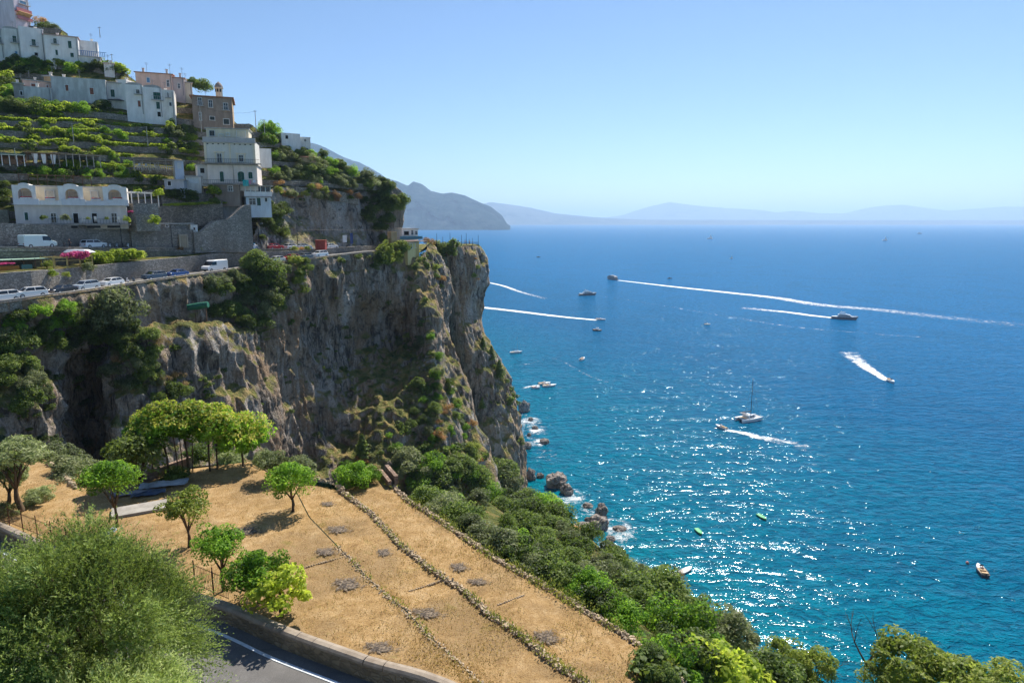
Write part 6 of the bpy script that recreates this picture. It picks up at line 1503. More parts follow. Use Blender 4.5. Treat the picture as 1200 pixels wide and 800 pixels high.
# ---- between the two roads at the left
pr, pf, ph = pergola('long shed with a pale green roof between the two roads', (-12, 327, 112), (56, 322, 119), 307, 5, WOODB, 6, flat('pale_green_roof', (0.28, 0.42, 0.32), 0.7))
me = None
for k in range(9):
    s_ = MB().box((0, 0, 0.95), (0.34, 0.06, 1.9)).build('plank', flat('orange_wood', (0.42, 0.19, 0.04), 0.8, 0, 0.2), pr); s_.location = (1.3 + k * 0.36, -0.15, 0.1)
part(pr, 'back_wall', WOODB, lambda m: m.box((pf.L / 2, 4, 1.2), (pf.L, 0.15, 2.4)))
part(pr, 'side_panel', flat('teal_panel', (0.1, 0.22, 0.2), 0.7), lambda m: (m.box((5.5, -0.1, 1.0), (1.6, 0.08, 2.2)),))
YW = flat('yellow_wood', (0.52, 0.38, 0.14), 0.8, 0, 0.15)
pr, pf, ph = pergola('yellow timber pergola frame with bougainvillea between the roads', (64, 319, 118), (109, 315, 124), 303, 3.5, YW, 4, slats=7)
part(pr, 'rail', YW, lambda m: (m.box((pf.L / 2, -0.02, 0.9), (pf.L, 0.08, 0.1)), m.box((pf.L / 2, -0.02, 1.9), (pf.L, 0.08, 0.1))))
o = MB().box((0, 0, 0), (5.2, 2.4, 0.5), taper=0.6).build('tent', flat('white_tent', (0.72, 0.74, 0.78), 0.8)); o.location = P(91, 294, 125); tag(o, 'white tent roof peeping over the bougainvillea', 'tent')
# steps wall right of hedge
o = MB().box((0, 0, 0), (4.5, 1.2, 0.35)).build('concrete_ledge', CONC); o.location = P(168, 306, 137); tag(o, 'pale concrete ledge right of the lime hedge', 'ledge')
# green tarpaulin roll on the cliff ledge
p, _ = hit(228, 368); 
if p is None: p = P(228, 365, 138)
rt = empty('shelter', 'green tarpaulin shelter on the grassy ledge under the road', 'shelter', P(228, 360, 136))
part(rt, 'tarpaulin', flat('green_tarp', (0.02, 0.14, 0.09), 0.6, 0, 0.2), lambda m: m.tube([Vector((-2.6, 0, -0.15)), Vector((-1, 0, 0.0)), Vector((1, 0.1, 0.3)), Vector((2.7, 0.1, 0.55))], [0.45, 0.62, 0.7, 0.6], 8))
part(rt, 'board', PALEW, lambda m: m.box((-3.0, 0, -0.2), (0.9, 1.0, 0.2)))
part(rt, 'posts', WOODB, lambda m: [m.box((x, 0.1, -1.6), (0.12, 0.12, 3.0)) for x in (-2.2, 0, 2.2)])
# ---- yellow house at the end of the road with its bar terrace
r_, f_ = building('yellow house clinging to the cliff end below the white roofed bar', (465, 304, 196), (491.5, 306, 199), 283, 6, YELLP, [], roof='slab', name='house', base=1, roofmat=plaster('salmon_deck', (0.6, 0.42, 0.34), 0.3))
r2, f2 = building('yellow wing of the cliff house with sunlit brightness painted in', (478, 306, 195), (491, 307, 200), 285, 4, plaster('sunlit_yellow', (0.72, 0.58, 0.28), 0.2), [(480,286,483,291,'g'),(486.5,284,490,290,'g')], roof='slab', base=0.6, roofmat=CONC)  # lighter copy of the house yellow, sunlight put into the plaster colour
br, bf = building('white roofed bar pavilion on top of the yellow house', (471, 281, 200), (490, 282, 203), 268.5, 5, WHITE, [(473,271,479.5,275.5,'k'),(481.5,270,484.5,275,'gl'),(486,271,489.5,275,'gl')], roof='slab', name='pavilion', cat='bar', base=1)
bh = br['_H']; bl_ = br['_L']
part(br, 'blue_awning', flat('blue_screen', (0.05, 0.2, 0.28), 0.7), lambda m: m.box((bl_ / 2, -0.9, 0.9), (bl_ + 2.0, 0.08, 0.9)))
part(br, 'deck', plaster('deck_pink', (0.5, 0.36, 0.3), 0.3), lambda m: m.box((bl_ / 2 - 0.5, -1.0, -0.1), (bl_ + 5.0, 2.6, 0.2)))
railing(br, -2.5, bl_ + 1.8, 0.0, -2.2, IRON, 0.9, 0.4)
building('narrow pale gate post building left of the yellow house', (459, 300, 193), (466, 300, 194), 272, 2.5, OCHRE, [], roof='flat', name='gatehouse', cat='gatehouse', parapet=0.1)
# ---- street furniture: lamps, signs, kiosk
LAMPM = flat('galvanised_steel', (0.30, 0.31, 0.33), 0.5, 0.5, 0.05)
def street_lamp(loc, h, label, arm=0.8, ang=0.0, r=0.06, group=None):
    root = empty('street_lamp', label, 'street lamp', loc, ang, group)
    part(root, 'pole', IRON, lambda m: m.tube([Vector((0, 0, -0.3)), Vector((0, 0, h))], [r * 1.3, r], 6))
    if arm > 0:
        part(root, 'arm', IRON, lambda m: m.tube([Vector((0, 0, h - 0.1)), Vector((arm * 0.6, 0, h + 0.1)), Vector((arm, 0, h + 0.12))], [r * 0.7] * 3, 5))
        part(root, 'lamp_head', LAMPM, lambda m: m.box((arm + 0.2, 0, h + 0.1), (0.6, 0.22, 0.12), taper=0.8))
    return root
for u, v, c, hpx, lab in [(143,288,134,27,'thin dark lamp post standing against the wall below the hotel'),(202,288,143.5,24,'lamp post in front of the roadside stone hut wall'),(303,288,160,16,'short post at the foot of the ramp wall'),(313,290,161,14,'post before the dark bushes left of the crag')]:
    street_lamp(P(u, v, c), px2m(hpx, P(u, v, c)), lab, 0)
street_lamp(P(304, 288, 158) - Vector((0, 0, 0)), 5.0, 'street lamp with a white head in front of the stepped ramp wall', 0.6); bpy.context.view_layer.update()
street_lamp(P(349, 288, 171), 5.5, 'street lamp before the crag above the upper road', 0.8)
for i, (u, vt) in enumerate([(512,273.5),(519,277.5),(527.5,273),(541,275.5),(546.5,273.5),(553.5,279),(560.5,275.5)]):
    p = P(u, 286.5, 226 + i * 3.8); street_lamp(p, px2m(286.5 - vt, p), ['first','second','third','fourth','fifth','sixth','seventh'][i] + ' post from the left along the headland terrace', 0, group='posts on the headland terrace')
def slab_railing(pts, label, name='railing', mat=IRON, h=1.0, step=0.6):
    root = empty(name, label, 'railing', pts[0]); pl = resample(pts, step)
    mb = MB()
    for i in range(len(pl) - 1): mb.tube([pl[i] + Vector((0, 0, h)), pl[i + 1] + Vector((0, 0, h))], 0.03, 4); mb.tube([pl[i] + Vector((0, 0, h * 0.5)), pl[i + 1] + Vector((0, 0, h * 0.5))], 0.02, 4)
    childmesh(mb.build('rail', mat), root)
    me = MB().box((0, 0, h / 2), (0.06, 0.06, h)).mesh('post')
    for p in pl: q = link('post', me, root, mat); q.location = p - pts[0]
    return root
slab_railing([P(508,286.3,226), P(528,287,229), P(560,286.8,248.5)], 'thin railing round the top of the headland')
slab_railing([P(318,219.5,178), P(350,217,183), P(390,220,191), P(420,226,199)], 'pale timber fence along the garden wall above the crag', 'garden_fence', PALEW, 0.9, 2.0)
slab_railing([P(165,133,171), P(190,137,173)], 'white railing below the vaulted houses', 'railing', FRW, 0.9, 0.8)
sg = empty('road_sign', 'tall white and grey road sign before the crag', 'sign', P(404.5, 291, 186)); part(sg, 'post', LAMPM, lambda m: m.tube([Vector((0, 0, 0)), Vector((0, 0, 2.6))], 0.06, 6)); part(sg, 'sign_board', flat('white_sign', (0.7, 0.72, 0.76), 0.5), lambda m: m.box((0, -0.08, 2.6), (1.1, 0.06, 1.9)))
sg = empty('road_sign', 'tall dark blue banner sign right of the white one', 'sign', P(412.5, 291, 188)); part(sg, 'post', LAMPM, lambda m: m.tube([Vector((0, 0, 0)), Vector((0, 0, 2.4))], 0.06, 6)); part(sg, 'sign_board', flat('blue_sign', (0.02, 0.05, 0.18), 0.5), lambda m: m.box((0, -0.08, 2.7), (0.8, 0.06, 2.9)))
kk = empty('kiosk', 'dark red box kiosk at the end of the upper road', 'kiosk', P(376.5, 292.5, 176)); part(kk, 'box_body', flat('red_box', (0.30, 0.05, 0.04), 0.7, 0, 0.15), lambda m: m.box((0, 0, 1.15), (2.5, 1.8, 2.3)), 0.03); part(kk, 'box_lid', flat('red_lid', (0.36, 0.07, 0.05), 0.7), lambda m: m.box((0, 0, 2.38), (2.7, 2.0, 0.12)))
part(kk, 'box_ribs', flat('red_lid', (0.36, 0.07, 0.05), 0.7), lambda m: [m.box((-1.0 + 0.5 * k, -0.93, 1.15), (0.08, 0.06, 2.1)) for k in range(5)])
# overhead cable across the crag
o = MB().tube([P(352, 269, 174), P(400, 269.5, 184), P(452, 270, 196)], 0.02, 4).build('cable', IRON); tag(o, 'thin overhead cable across the foot of the crag', 'cable')
# ---- foreground ironwork, tarpaulins, lamp
RUST = flat('rusty_iron', (0.16, 0.07, 0.035), 0.85, 0.2, 0.3)
def bar_fence(a, b, z, h, label, step=0.14, post=1.6):
    A, B = PZ(a[0], a[1], z), PZ(b[0], b[1], z); root = empty('iron_fence', label, 'fence', A); d = B - A; n = int(d.length / step)
    for hh in (0.1, h - 0.08): childmesh(MB().tube([A + Vector((0, 0, hh)), B + Vector((0, 0, hh))], 0.02, 4).build('rail', RUST), root)
    me = MB().tube([Vector((0, 0, 0.05)), Vector((0, 0, h))], 0.011, 4).mesh('bar')
    for k in range(n + 1): q = link('bar', me, root, RUST); q.location = d * (k / n)
    me2 = MB().tube([Vector((0, 0, -0.2)), Vector((0, 0, h + 0.18))], 0.03, 6).mesh('post')
    for k in range(int(d.length / post) + 1): q = link('post', me2, root, RUST); q.location = d * (k * post / d.length) + Vector((0.02, 0.02, 0))
    return root
bar_fence((-20, 601), (112, 654), Z1 + 0.35, 1.05, 'rusty iron railing on the roadside wall at the left')
bar_fence((228, 686), (268, 703), Z1 + 0.35, 1.25, 'rusty iron gate railing in front of the dark citrus tree', 0.12, 1.5)
lp = PZ(70, 700, ROADZ)
root = empty('street_lamp', 'long grey street lamp head poking out of the olive tree', 'street lamp', P(103, 700, 24))
rel = lambda u, v, c: P(u, v, c) - P(103, 700, 24)
part(root, 'arm', RUST, lambda m: m.tube([rel(100, 720, 24), rel(100, 660, 24), rel(107, 640, 24)], [0.05, 0.05, 0.045], 6))
hm_ = MB(); a_, b_ = rel(106, 639, 24), rel(136, 618.5, 24.6); d_ = (b_ - a_); s_ = d_.cross(Vector((0, 0, 1))).normalized(); up_ = s_.cross(d_).normalized()
secs = []
for t, w, h in ((0, 0.06, 0.05), (0.15, 0.13, 0.07), (0.6, 0.2, 0.08), (0.95, 0.15, 0.06), (1.0, 0.08, 0.03)):
    c_ = a_ + d_ * t; secs.append([c_ - s_ * w, c_ - s_ * w * 0.6 + up_ * h, c_ + s_ * w * 0.6 + up_ * h, c_ + s_ * w, c_ + s_ * w * 0.6 - up_ * h * 0.5, c_ - s_ * w * 0.6 - up_ * h * 0.5])
hm_.loft(secs); link('lamp_head', hm_.mesh('lamp_head', False), root, flat('lamp_grey', (0.42, 0.47, 0.52), 0.4, 0.3, 0.05))
part(root, 'pole', RUST, lambda m: m.tube([rel(100, 719, 24) - Vector((0, 0, 6)), rel(100, 700, 24)], 0.06, 8))
# small stone pillar blocks by the lamp
for u, v, lab, s in ((122, 640, 'short stone gate pillar beside the street lamp head', (1.1, 0.5, 0.7)), (146, 652, 'long low stone trough right of the street lamp head', (2.0, 0.6, 0.45))):
    o = MB().box((0, 0, s[2] / 2), s, rz=-0.4).build('stone_block', RW, bevel=0.03); o.location = PZ(u, v, Z1); tag(o, lab, 'stone block')
# blue tarpaulin heap: crumpled sheets over boards
def tarp(u, v, wx, wy, z, mat, label, seed, rz=0.4):
    V = []; Fc = []; N = 16
    for j in range(N + 1):
        for i in range(N + 1):
            x, y = (i / N - 0.5) * wx, (j / N - 0.5) * wy; e = 1 - max(abs(i / N - 0.5), abs(j / N - 0.5)) * 1.7
            V.append((x + 0.12 * noise.noise(Vector((y * 2, seed, 0))), y + 0.12 * noise.noise(Vector((x * 2, 0, seed))), 0.30 * max(0, e) ** 0.5 * (0.6 + noise.noise(Vector((x * 1.3, y * 1.3, seed)))) + 0.06 * noise.noise(Vector((x * 4, y * 4, seed)))))
    for j in range(N):
        for i in range(N): q = j * (N + 1) + i; Fc.append((q, q + 1, q + N + 2, q + N + 1))
    V2 = [(x, y, z_ - 0.03) for x, y, z_ in V]; n = len(V); Fc += [tuple(reversed([i + n for i in f])) for f in Fc]
    o = link('tarpaulin', mesh('tarpaulin', V + V2, Fc), None, mat); o.location = PZ(u, v, z); o.rotation_euler = (0, 0, rz); return tag(o, label, 'tarpaulin')
tarp(192, 567, 3.2, 1.2, Z1 + 0.1, flat('pale_tarp', (0.42, 0.44, 0.48), 0.5, 0, 0.25), 'crumpled silvery blue tarpaulin under the yellow tufted trees', 1)
tarp(174, 578, 2.2, 0.9, Z1 + 0.12, flat('blue_tarp', (0.06, 0.085, 0.14), 0.5, 0, 0.3), 'dark blue tarpaulin sheet in front of the silvery one', 4)
tarp(152, 578, 2.4, 1.0, Z1 + 0.08, flat('grey_tarp', (0.25, 0.24, 0.26), 0.7, 0, 0.3), 'grey plastic sheet at the left of the tarpaulin heap', 6)
o = MB().box((0, 0, 0.08), (3.4, 1.6, 0.16), rz=0.5).build('concrete_slab', CONC); o.location = PZ(165, 597, Z1 + 0.02); tag(o, 'bare concrete slab in front of the dark blue tarpaulin', 'slab')
pts = resample([PZ(168, 566, Z1), PZ(225, 546, Z1)], 0.6); tag(wallbody('garden_wall', pts, Z1 - 0.3, Z1 + 0.75, 0.3, BRK), 'low pinkish wall behind the tarpaulins at the ravine rim', 'wall')
pts = resample([P(-20, 513, 52), P(0, 519, 53), P(24, 531, 54)], 0.6); tag(wallbody('garden_wall', pts, [p.z - 2.2 for p in pts], [p.z for p in pts], 0.5, plaster('ochre_stone', (0.38, 0.26, 0.16), 0.5)), 'ochre wall end at the left edge above the olive trees', 'wall')

# ---- utility poles and wires on the hillside
POLEP = []
for u, v, c, hpx, lab in [(43,94,178,26,'pale utility pole above the small pink house'),(86,162,150,17,'pale utility pole standing among the vines'),(173,166,158,17,'thin pole on the terrace under the vaulted houses'),(236,150,168,26,'utility pole beside the brown stone house'),(300,150,176,20,'utility pole on the skyline right of the villa'),(310,152,178,12,'short pole on the skyline right of the villa'),(132,78,194,14,'thin pole on the skyline left of the pink houses'),(18,184,138,10,'pole by the teal roofed bar'),(117,40,198,8,'aerial pole at the end of the upper row')]:
    p = P(u, v, c); h = px2m(hpx, p); root = empty('utility_pole', lab, 'utility pole', p)
    part(root, 'pole', PALEW, lambda m: m.tube([Vector((0, 0, -1)), Vector((0, 0, h))], [0.11, 0.07], 6)); part(root, 'crossbar', IRON, lambda m: m.box((0, 0, h - 0.3), (0.9, 0.08, 0.08))); POLEP.append(p + Vector((0, 0, h - 0.3)))
def wire(a, b, lab, sag=1.0):
    pts = [a.lerp(b, t / 8) - Vector((0, 0, sag * 4 * (t / 8) * (1 - t / 8))) for t in range(9)]; o = MB().tube(pts, 0.022, 3).build('cable', IRON); tag(o, lab, 'cable')
wire(POLEP[0], POLEP[6], 'overhead wire between the pink house pole and the skyline pole'); wire(POLEP[1], POLEP[2], 'overhead wire crossing the vine terraces'); wire(POLEP[3], POLEP[4], 'overhead wire above the cream villa')
wire(P(0, 120, 165), POLEP[1], 'wire slanting down the terraces at the left edge')
# garden furniture on the terraces
for i, (u, v, c, lab) in enumerate([(163,197,152,'white plastic chair on the balustraded terrace, left'),(172,197,153,'white plastic chair on the balustraded terrace, middle'),(183,197,154,'white plastic chair on the balustraded terrace, right'),(98,260,130.5,'white chair on the hotel terrace between the dark doors'),(113,260,131.5,'white chair on the hotel terrace beside the second dark door'),(139,260,133.5,'white chair on the hotel terrace by the last door')]):
    root = empty('garden_chair', lab, 'chair', P(u, v, c), i * 0.8, 'white garden chairs')
    part(root, 'seat', WHITE, lambda m: m.box((0, 0, 0.45), (0.5, 0.5, 0.06))); part(root, 'backrest', WHITE, lambda m: m.box((0, 0.24, 0.75), (0.5, 0.05, 0.55)))
    for x in (-0.21, 0.21):
        for y in (-0.21, 0.21): part(root, 'leg', WHITE, lambda m: m.box((x, y, 0.21), (0.05, 0.05, 0.42)))
# ============================================================ vehicles
TYRE = flat('tyre_rubber', (0.02, 0.02, 0.02), 0.9, 0, 0.05); RIM = flat('wheel_rim', (0.45, 0.46, 0.48), 0.35, 0.7, 0.05)
CGLASS, _nt, _b = newmat('car_glass'); _b.inputs['Base Color'].default_value = (0.015, 0.02, 0.025, 1); _b.inputs['Roughness'].default_value = 0.08; _b.inputs['Specular IOR Level'].default_value = 0.8
HEADL = flat('headlight_glass', (0.6, 0.62, 0.65), 0.2, 0.2, 0.03); TAILL = flat('tail_light', (0.35, 0.02, 0.02), 0.3, 0, 0.05); PLAST = flat('black_plastic', (0.03, 0.03, 0.03), 0.7, 0, 0.05)
def paint(name, col, rough=0.3):
    if name in MATS: return MATS[name]
    m, nt, b = newmat(name); b.inputs['Base Color'].default_value = (*col, 1); b.inputs['Roughness'].default_value = rough; b.inputs['Specular IOR Level'].default_value = 0.5; b.inputs['Coat Weight'].default_value = 0.4; b.inputs['Coat Roughness'].default_value = 0.1
    MATS[name] = m; return m
def profile_body(m, lower, upper, w, wt):
    """lower/upper: side outline polygons (x,z); w half width"""
    n = len(lower)
    secs = []
    for y, s in ((-w, 0.0), (-w * 0.97, 1.0), (w * 0.97, 1.0), (w, 0.0)):
        secs.append([Vector((x * (0.985 if s == 0 else 1), y, z if s else (z * 0.9 + 0.06))) for x, z in lower])
    m.loft(secs)
CARP = {}
def car_proto(kind):
    if kind in CARP: return CARP[kind]
    D = {}
    if kind == 'hatch':
        L = 4.1; low = [(-2.05, .35), (-2.05, .72), (-1.95, .92), (-0.9, 1.0), (1.6, 1.02), (2.0, .95), (2.05, .6), (2.03, .35), (1.75, .25), (-1.75, .25)]; gl = [(-1.05, 1.0), (-0.35, 1.42), (1.35, 1.45), (1.85, 1.02)]; rf = [(-0.42, 1.40), (-0.3, 1.47), (1.3, 1.50), (1.42, 1.43)]; wx = (-1.28, 1.28)
    elif kind == 'suv':
        L = 4.5; low = [(-2.25, .4), (-2.25, .85), (-2.1, 1.02), (-1.1, 1.1), (2.0, 1.15), (2.22, 1.05), (2.25, .6), (2.22, .4), (1.9, .28), (-1.9, .28)]; gl = [(-1.2, 1.1), (-0.55, 1.6), (1.75, 1.62), (2.1, 1.14)]; rf = [(-0.62, 1.58), (-0.5, 1.66), (1.7, 1.68), (1.82, 1.6)]; wx = (-1.42, 1.42)
    elif kind == 'sedan':
        L = 4.4; low = [(-2.2, .35), (-2.2, .7), (-2.0, .9), (-0.95, .96), (1.3, .98), (2.1, .95), (2.2, .6), (2.18, .35), (1.85, .25), (-1.85, .25)]; gl = [(-1.05, .96), (-0.35, 1.38), (0.95, 1.4), (1.6, .98)]; rf = [(-0.42, 1.36), (-0.3, 1.43), (0.9, 1.45), (1.05, 1.38)]; wx = (-1.35, 1.35)
    else:
        L = 5.6; low = [(-2.8, .4), (-2.8, .95), (-2.55, 1.15), (-2.0, 1.3), (-1.35, 1.3), (-1.3, 2.15), (-0.9, 2.35), (2.6, 2.38), (2.78, 2.2), (2.8, .45), (2.3, .3), (-2.3, .3)]; gl = [(-2.05, 1.28), (-1.42, 2.1), (-0.35, 2.1), (-0.35, 1.35)]; rf = None; wx = (-1.85, 1.75)
    w = 0.86 if kind != 'van' else 0.98
    b = MB(); profile_body(b, low, None, w, w); D['body'] = b.mesh('body', False, 0.03)
    g = MB(); k = 0.93 if kind != 'van' else 1.004
    top = w * 0.74 if kind != 'van' else w * 1.002
    zmin = min(z for x, z in gl); zmax = max(z for x, z in gl)
    n = len(gl)
    def wy(z): return (w * k) + (top - w * k) * (z - zmin) / (zmax - zmin)
    g.loft([[Vector((x, -wy(z), z)) for x, z in gl], [Vector((x, wy(z), z)) for x, z in gl]])
    D['cabin_glass'] = g.mesh('cabin_glass', False, 0.01)
    if rf:
        r = MB(); r.loft([[Vector((x, -top * 0.99, z)) for x, z in rf], [Vector((x, top * 0.99, z)) for x, z in rf]])
        # pillars
        for (x0, z0), (x1, z1) in ((gl[0], gl[1]), (gl[3], gl[2]), ((0.45, zmin), (0.45, zmax))):
            for s in (-1, 1): r.tube([Vector((x0, s * (wy(z0) + 0.005), z0)), Vector((x1, s * (wy(z1) + 0.005), z1))], 0.045, 4)
        D['roof'] = r.mesh('roof', False)
    R_ = 0.32 if kind in ('hatch', 'sedan') else 0.37
    wh = MB().tube([Vector((0, -0.11, 0)), Vector((0, -0.09, 0)), Vector((0, 0.09, 0)), Vector((0, 0.11, 0))], [R_ * 0.9, R_, R_, R_ * 0.9], 14); D['wheel'] = wh.mesh('wheel')
    ri = MB().tube([Vector((0, -0.125, 0)), Vector((0, 0.125, 0))], R_ * 0.58, 8); D['rim'] = ri.mesh('rim')
    xh = low[1][0]; D['headlight'] = MB().box((0, 0, 0), (0.14, 0.34, 0.14)).mesh('headlight', bevel=0.02)
    D['bumper'] = MB().box((xh + 0.02, 0, 0.42), (0.16, w * 1.9, 0.24)).box((-xh - 0.02, 0, 0.42), (0.16, w * 1.9, 0.24)).mesh('bumper', bevel=0.03)
    D['mirror'] = MB().box((0, 0, 0), (0.1, 0.16, 0.12)).mesh('mirror', bevel=0.02)
    D['meta'] = (w, wx, R_, xh, zmin, gl[0][0], kind); CARP[kind] = D; return D
def car(kind, loc, rz, mat, label, group, name=None):
    D = car_proto(kind); w, wx, R_, xh, zmin, gx, _ = D['meta']
    root = empty(name or ('parked_van' if kind == 'van' else 'parked_car'), label, 'van' if kind == 'van' else 'car', loc, rz, group)
    def put(nm, me, m, parent, l=(0, 0, 0)):
        o = bpy.data.objects.new(nm, me); COL.objects.link(o); o.parent = parent; o.location = l
        if not me.materials: me.materials.append(m)
        o.material_slots[0].link = 'OBJECT'; o.material_slots[0].material = m; return o
    put('body', D['body'], mat, root); put('cabin_glass', D['cabin_glass'], CGLASS, root)
    if 'roof' in D: put('roof', D['roof'], mat, root)
    put('bumper', D['bumper'], mat if kind != 'van' else PLAST, root)
    for x in wx:
        for s in (-1, 1):
            q = put('wheel', D['wheel'], TYRE, root, (x, s * (w - 0.1), R_)); put('rim', D['rim'], RIM, q)
    for s in (-1, 1):
        put('headlight', D['headlight'], HEADL, root, (xh + 0.06, s * (w - 0.24), 0.72)); put('tail_light', D['headlight'], TAILL, root, (-xh - 0.04, s * (w - 0.24), 0.8))
        put('mirror', D['mirror'], mat, root, (gx + 0.25, s * (w + 0.06), zmin + 0.05))
    return root
def on_road(pl, u, off):
    """place along a road found by its bearing; returns position and direction"""
    best = None; o = offs(pl, off)
    for i in range(len(o) - 1):
        ua = 600 + 800 * o[i].x / cdepth(o[i]); ub = 600 + 800 * o[i + 1].x / cdepth(o[i + 1])
        if (ua <= u <= ub) or (ub <= u <= ua):
            f = (u - ua) / (ub - ua + 1e-9); p = o[i].lerp(o[i + 1], f); d = o[i + 1] - o[i]; return p, math.atan2(d.y, d.x)
    return o[0], 0
CW = paint('white_paint', (0.78, 0.78, 0.78)); CS = paint('silver_paint', (0.42, 0.47, 0.52)); CB = paint('black_paint', (0.02, 0.022, 0.03)); CBL = paint('blue_paint_car', (0.03, 0.08, 0.25)); CDG = paint('slate_paint', (0.08, 0.11, 0.15)); CR = paint('red_paint', (0.45, 0.015, 0.03)); CG = paint('green_paint', (0.02, 0.20, 0.16)); CGR = paint('grey_paint', (0.14, 0.15, 0.16))
GL = 'cars parked along the lower coast road'; GU = 'cars on the upper road'
for u, k, m, lab in [(4,'suv',CW,'white car cut by the left edge on the lower road'),(36,'suv',CW,'white car on the lower road, second from the left edge'),(74,'sedan',CB,'black car on the lower road between the white and the silver one'),(101,'suv',CS,'silver blue car on the lower road, right of the black one'),(131,'hatch',CW,'white car on the lower road, left of the motor scooters'),
        (181,'suv',CDG,'dark slate car on the lower road, right of the motor scooters'),(208,'sedan',CBL,'dark blue car on the lower road, left of the green doors'),(324,'hatch',CW,'white car on the lower road just right of the tall bushes'),(341.5,'hatch',CR,'dark red car on the lower road'),(357,'hatch',CGR,'dark grey car between the red car and the white van like car'),(375,'suv',CW,'white tall car, rightmost on the lower road')]:
    p, a = on_road(road_low, u, 1.15 if u < 300 else 0.95); car(k, p + Vector((0, 0, 0.01)), a, m, lab, GL)
p, a = on_road(road_low, 252, 2.2); car('van', p, a, CW, 'large white panel van on the lower road beside the tall bushes', 'vans on the roads')
for u, k, m, lab, off in [(45,'van',paint('pale_van', (0.62, 0.74, 0.72)),'long pale van on the upper road at the left',3.2),(110,'suv',CW,'white people carrier on the upper road under the hotel',2.4),(170,'sedan',CG,'dark green car on the upper road under the hotel',2.4),(251,'hatch',CW,'white car on the upper road before the stepped ramp wall',2.0),(271.5,'hatch',CDG,'dark teal car on the upper road between two white ones',2.2),(293,'hatch',CW,'white car with dark rear on the upper road, near the walking person',2.0),
        (322,'sedan',CR,'red car on the upper road below the crag',2.0),(342,'hatch',CW,'white car on the upper road right of the red one',2.2),(356,'hatch',CS,'pale car on the upper road beside the kiosk',2.6),(388,'hatch',CW,'white car on the upper road right of the kiosk',2.4)]:
    p, a = on_road(road_up, u, off); car(k, p + Vector((0, 0, 0.01)), a + math.pi, m, lab, GU if k != 'van' else 'vans on the roads')
# scooters
def scooter_meshes():
    D = {}
    D['wheel'] = MB().tube([Vector((0, -0.06, 0)), Vector((0, 0.06, 0))], 0.25, 12).mesh('wheel')
    b = MB(); b.loft([[Vector((x, y, z)) for y, z in ((-w, z0), (w, z0), (w * 0.8, z1), (-w * 0.8, z1))] for x, w, z0, z1 in ((-0.95, 0.08, 0.5, 0.75), (-0.6, 0.17, 0.3, 0.8), (-0.1, 0.16, 0.25, 0.75), (0.05, 0.15, 0.25, 0.35), (0.4, 0.15, 0.25, 0.35), (0.5, 0.2, 0.3, 0.95), (0.62, 0.12, 0.45, 1.0))]); D['body'] = b.mesh('body', False, 0.02)
    D['seat'] = MB().box((-0.45, 0, 0.84), (0.75, 0.26, 0.12)).mesh('seat', bevel=0.03)
    D['handlebar'] = MB().tube([Vector((0.5, -0.32, 1.08)), Vector((0.56, 0, 1.04)), Vector((0.5, 0.32, 1.08))], 0.03, 5).mesh('handlebar')
    return D
SCO = scooter_meshes()
def scooter(loc, rz, m, label, group):
    root = empty('motor_scooter', label, 'motor scooter', loc, rz, group)
    for nm, mt in (('body', m), ('seat', PLAST), ('handlebar', PLAST)):
        o = bpy.data.objects.new(nm, SCO[nm]); COL.objects.link(o); o.parent = root
        if not SCO[nm].materials: SCO[nm].materials.append(mt)
        o.material_slots[0].link = 'OBJECT'; o.material_slots[0].material = mt
    for x in (-0.7, 0.62):
        o = bpy.data.objects.new('wheel', SCO['wheel']); COL.objects.link(o); o.parent = root; o.location = (x, 0, 0.25)
        if not SCO['wheel'].materials: SCO['wheel'].materials.append(TYRE)
for i, (u, m, lab) in enumerate([(150,CW,'white motor scooter on the lower road, left of two'),(157,CDG,'dark motor scooter on the lower road, right of two')]):
    p, a = on_road(road_low, u, 1.2); scooter(p, a + 1.0, m, lab, 'scooters on the lower road')
for i, (u, m, lab) in enumerate([(76,CB,'black motor scooter on the upper road beside the pale van'),(129,CW,'white motor scooter on the upper road right of the people carrier'),(137,CS,'silver motor scooter on the upper road, second of the row'),(144,CB,'black motor scooter on the upper road, third of the row'),(150,CW,'white motor scooter on the upper road, last before the green car'),(194,CS,'silver scooter on the upper road right of the green car'),(233,CB,'black scooter on the upper road left of the white car')]):
    p, a = on_road(road_up, u, 1.6); scooter(p, a + 0.9, m, lab, 'scooters on the upper road')

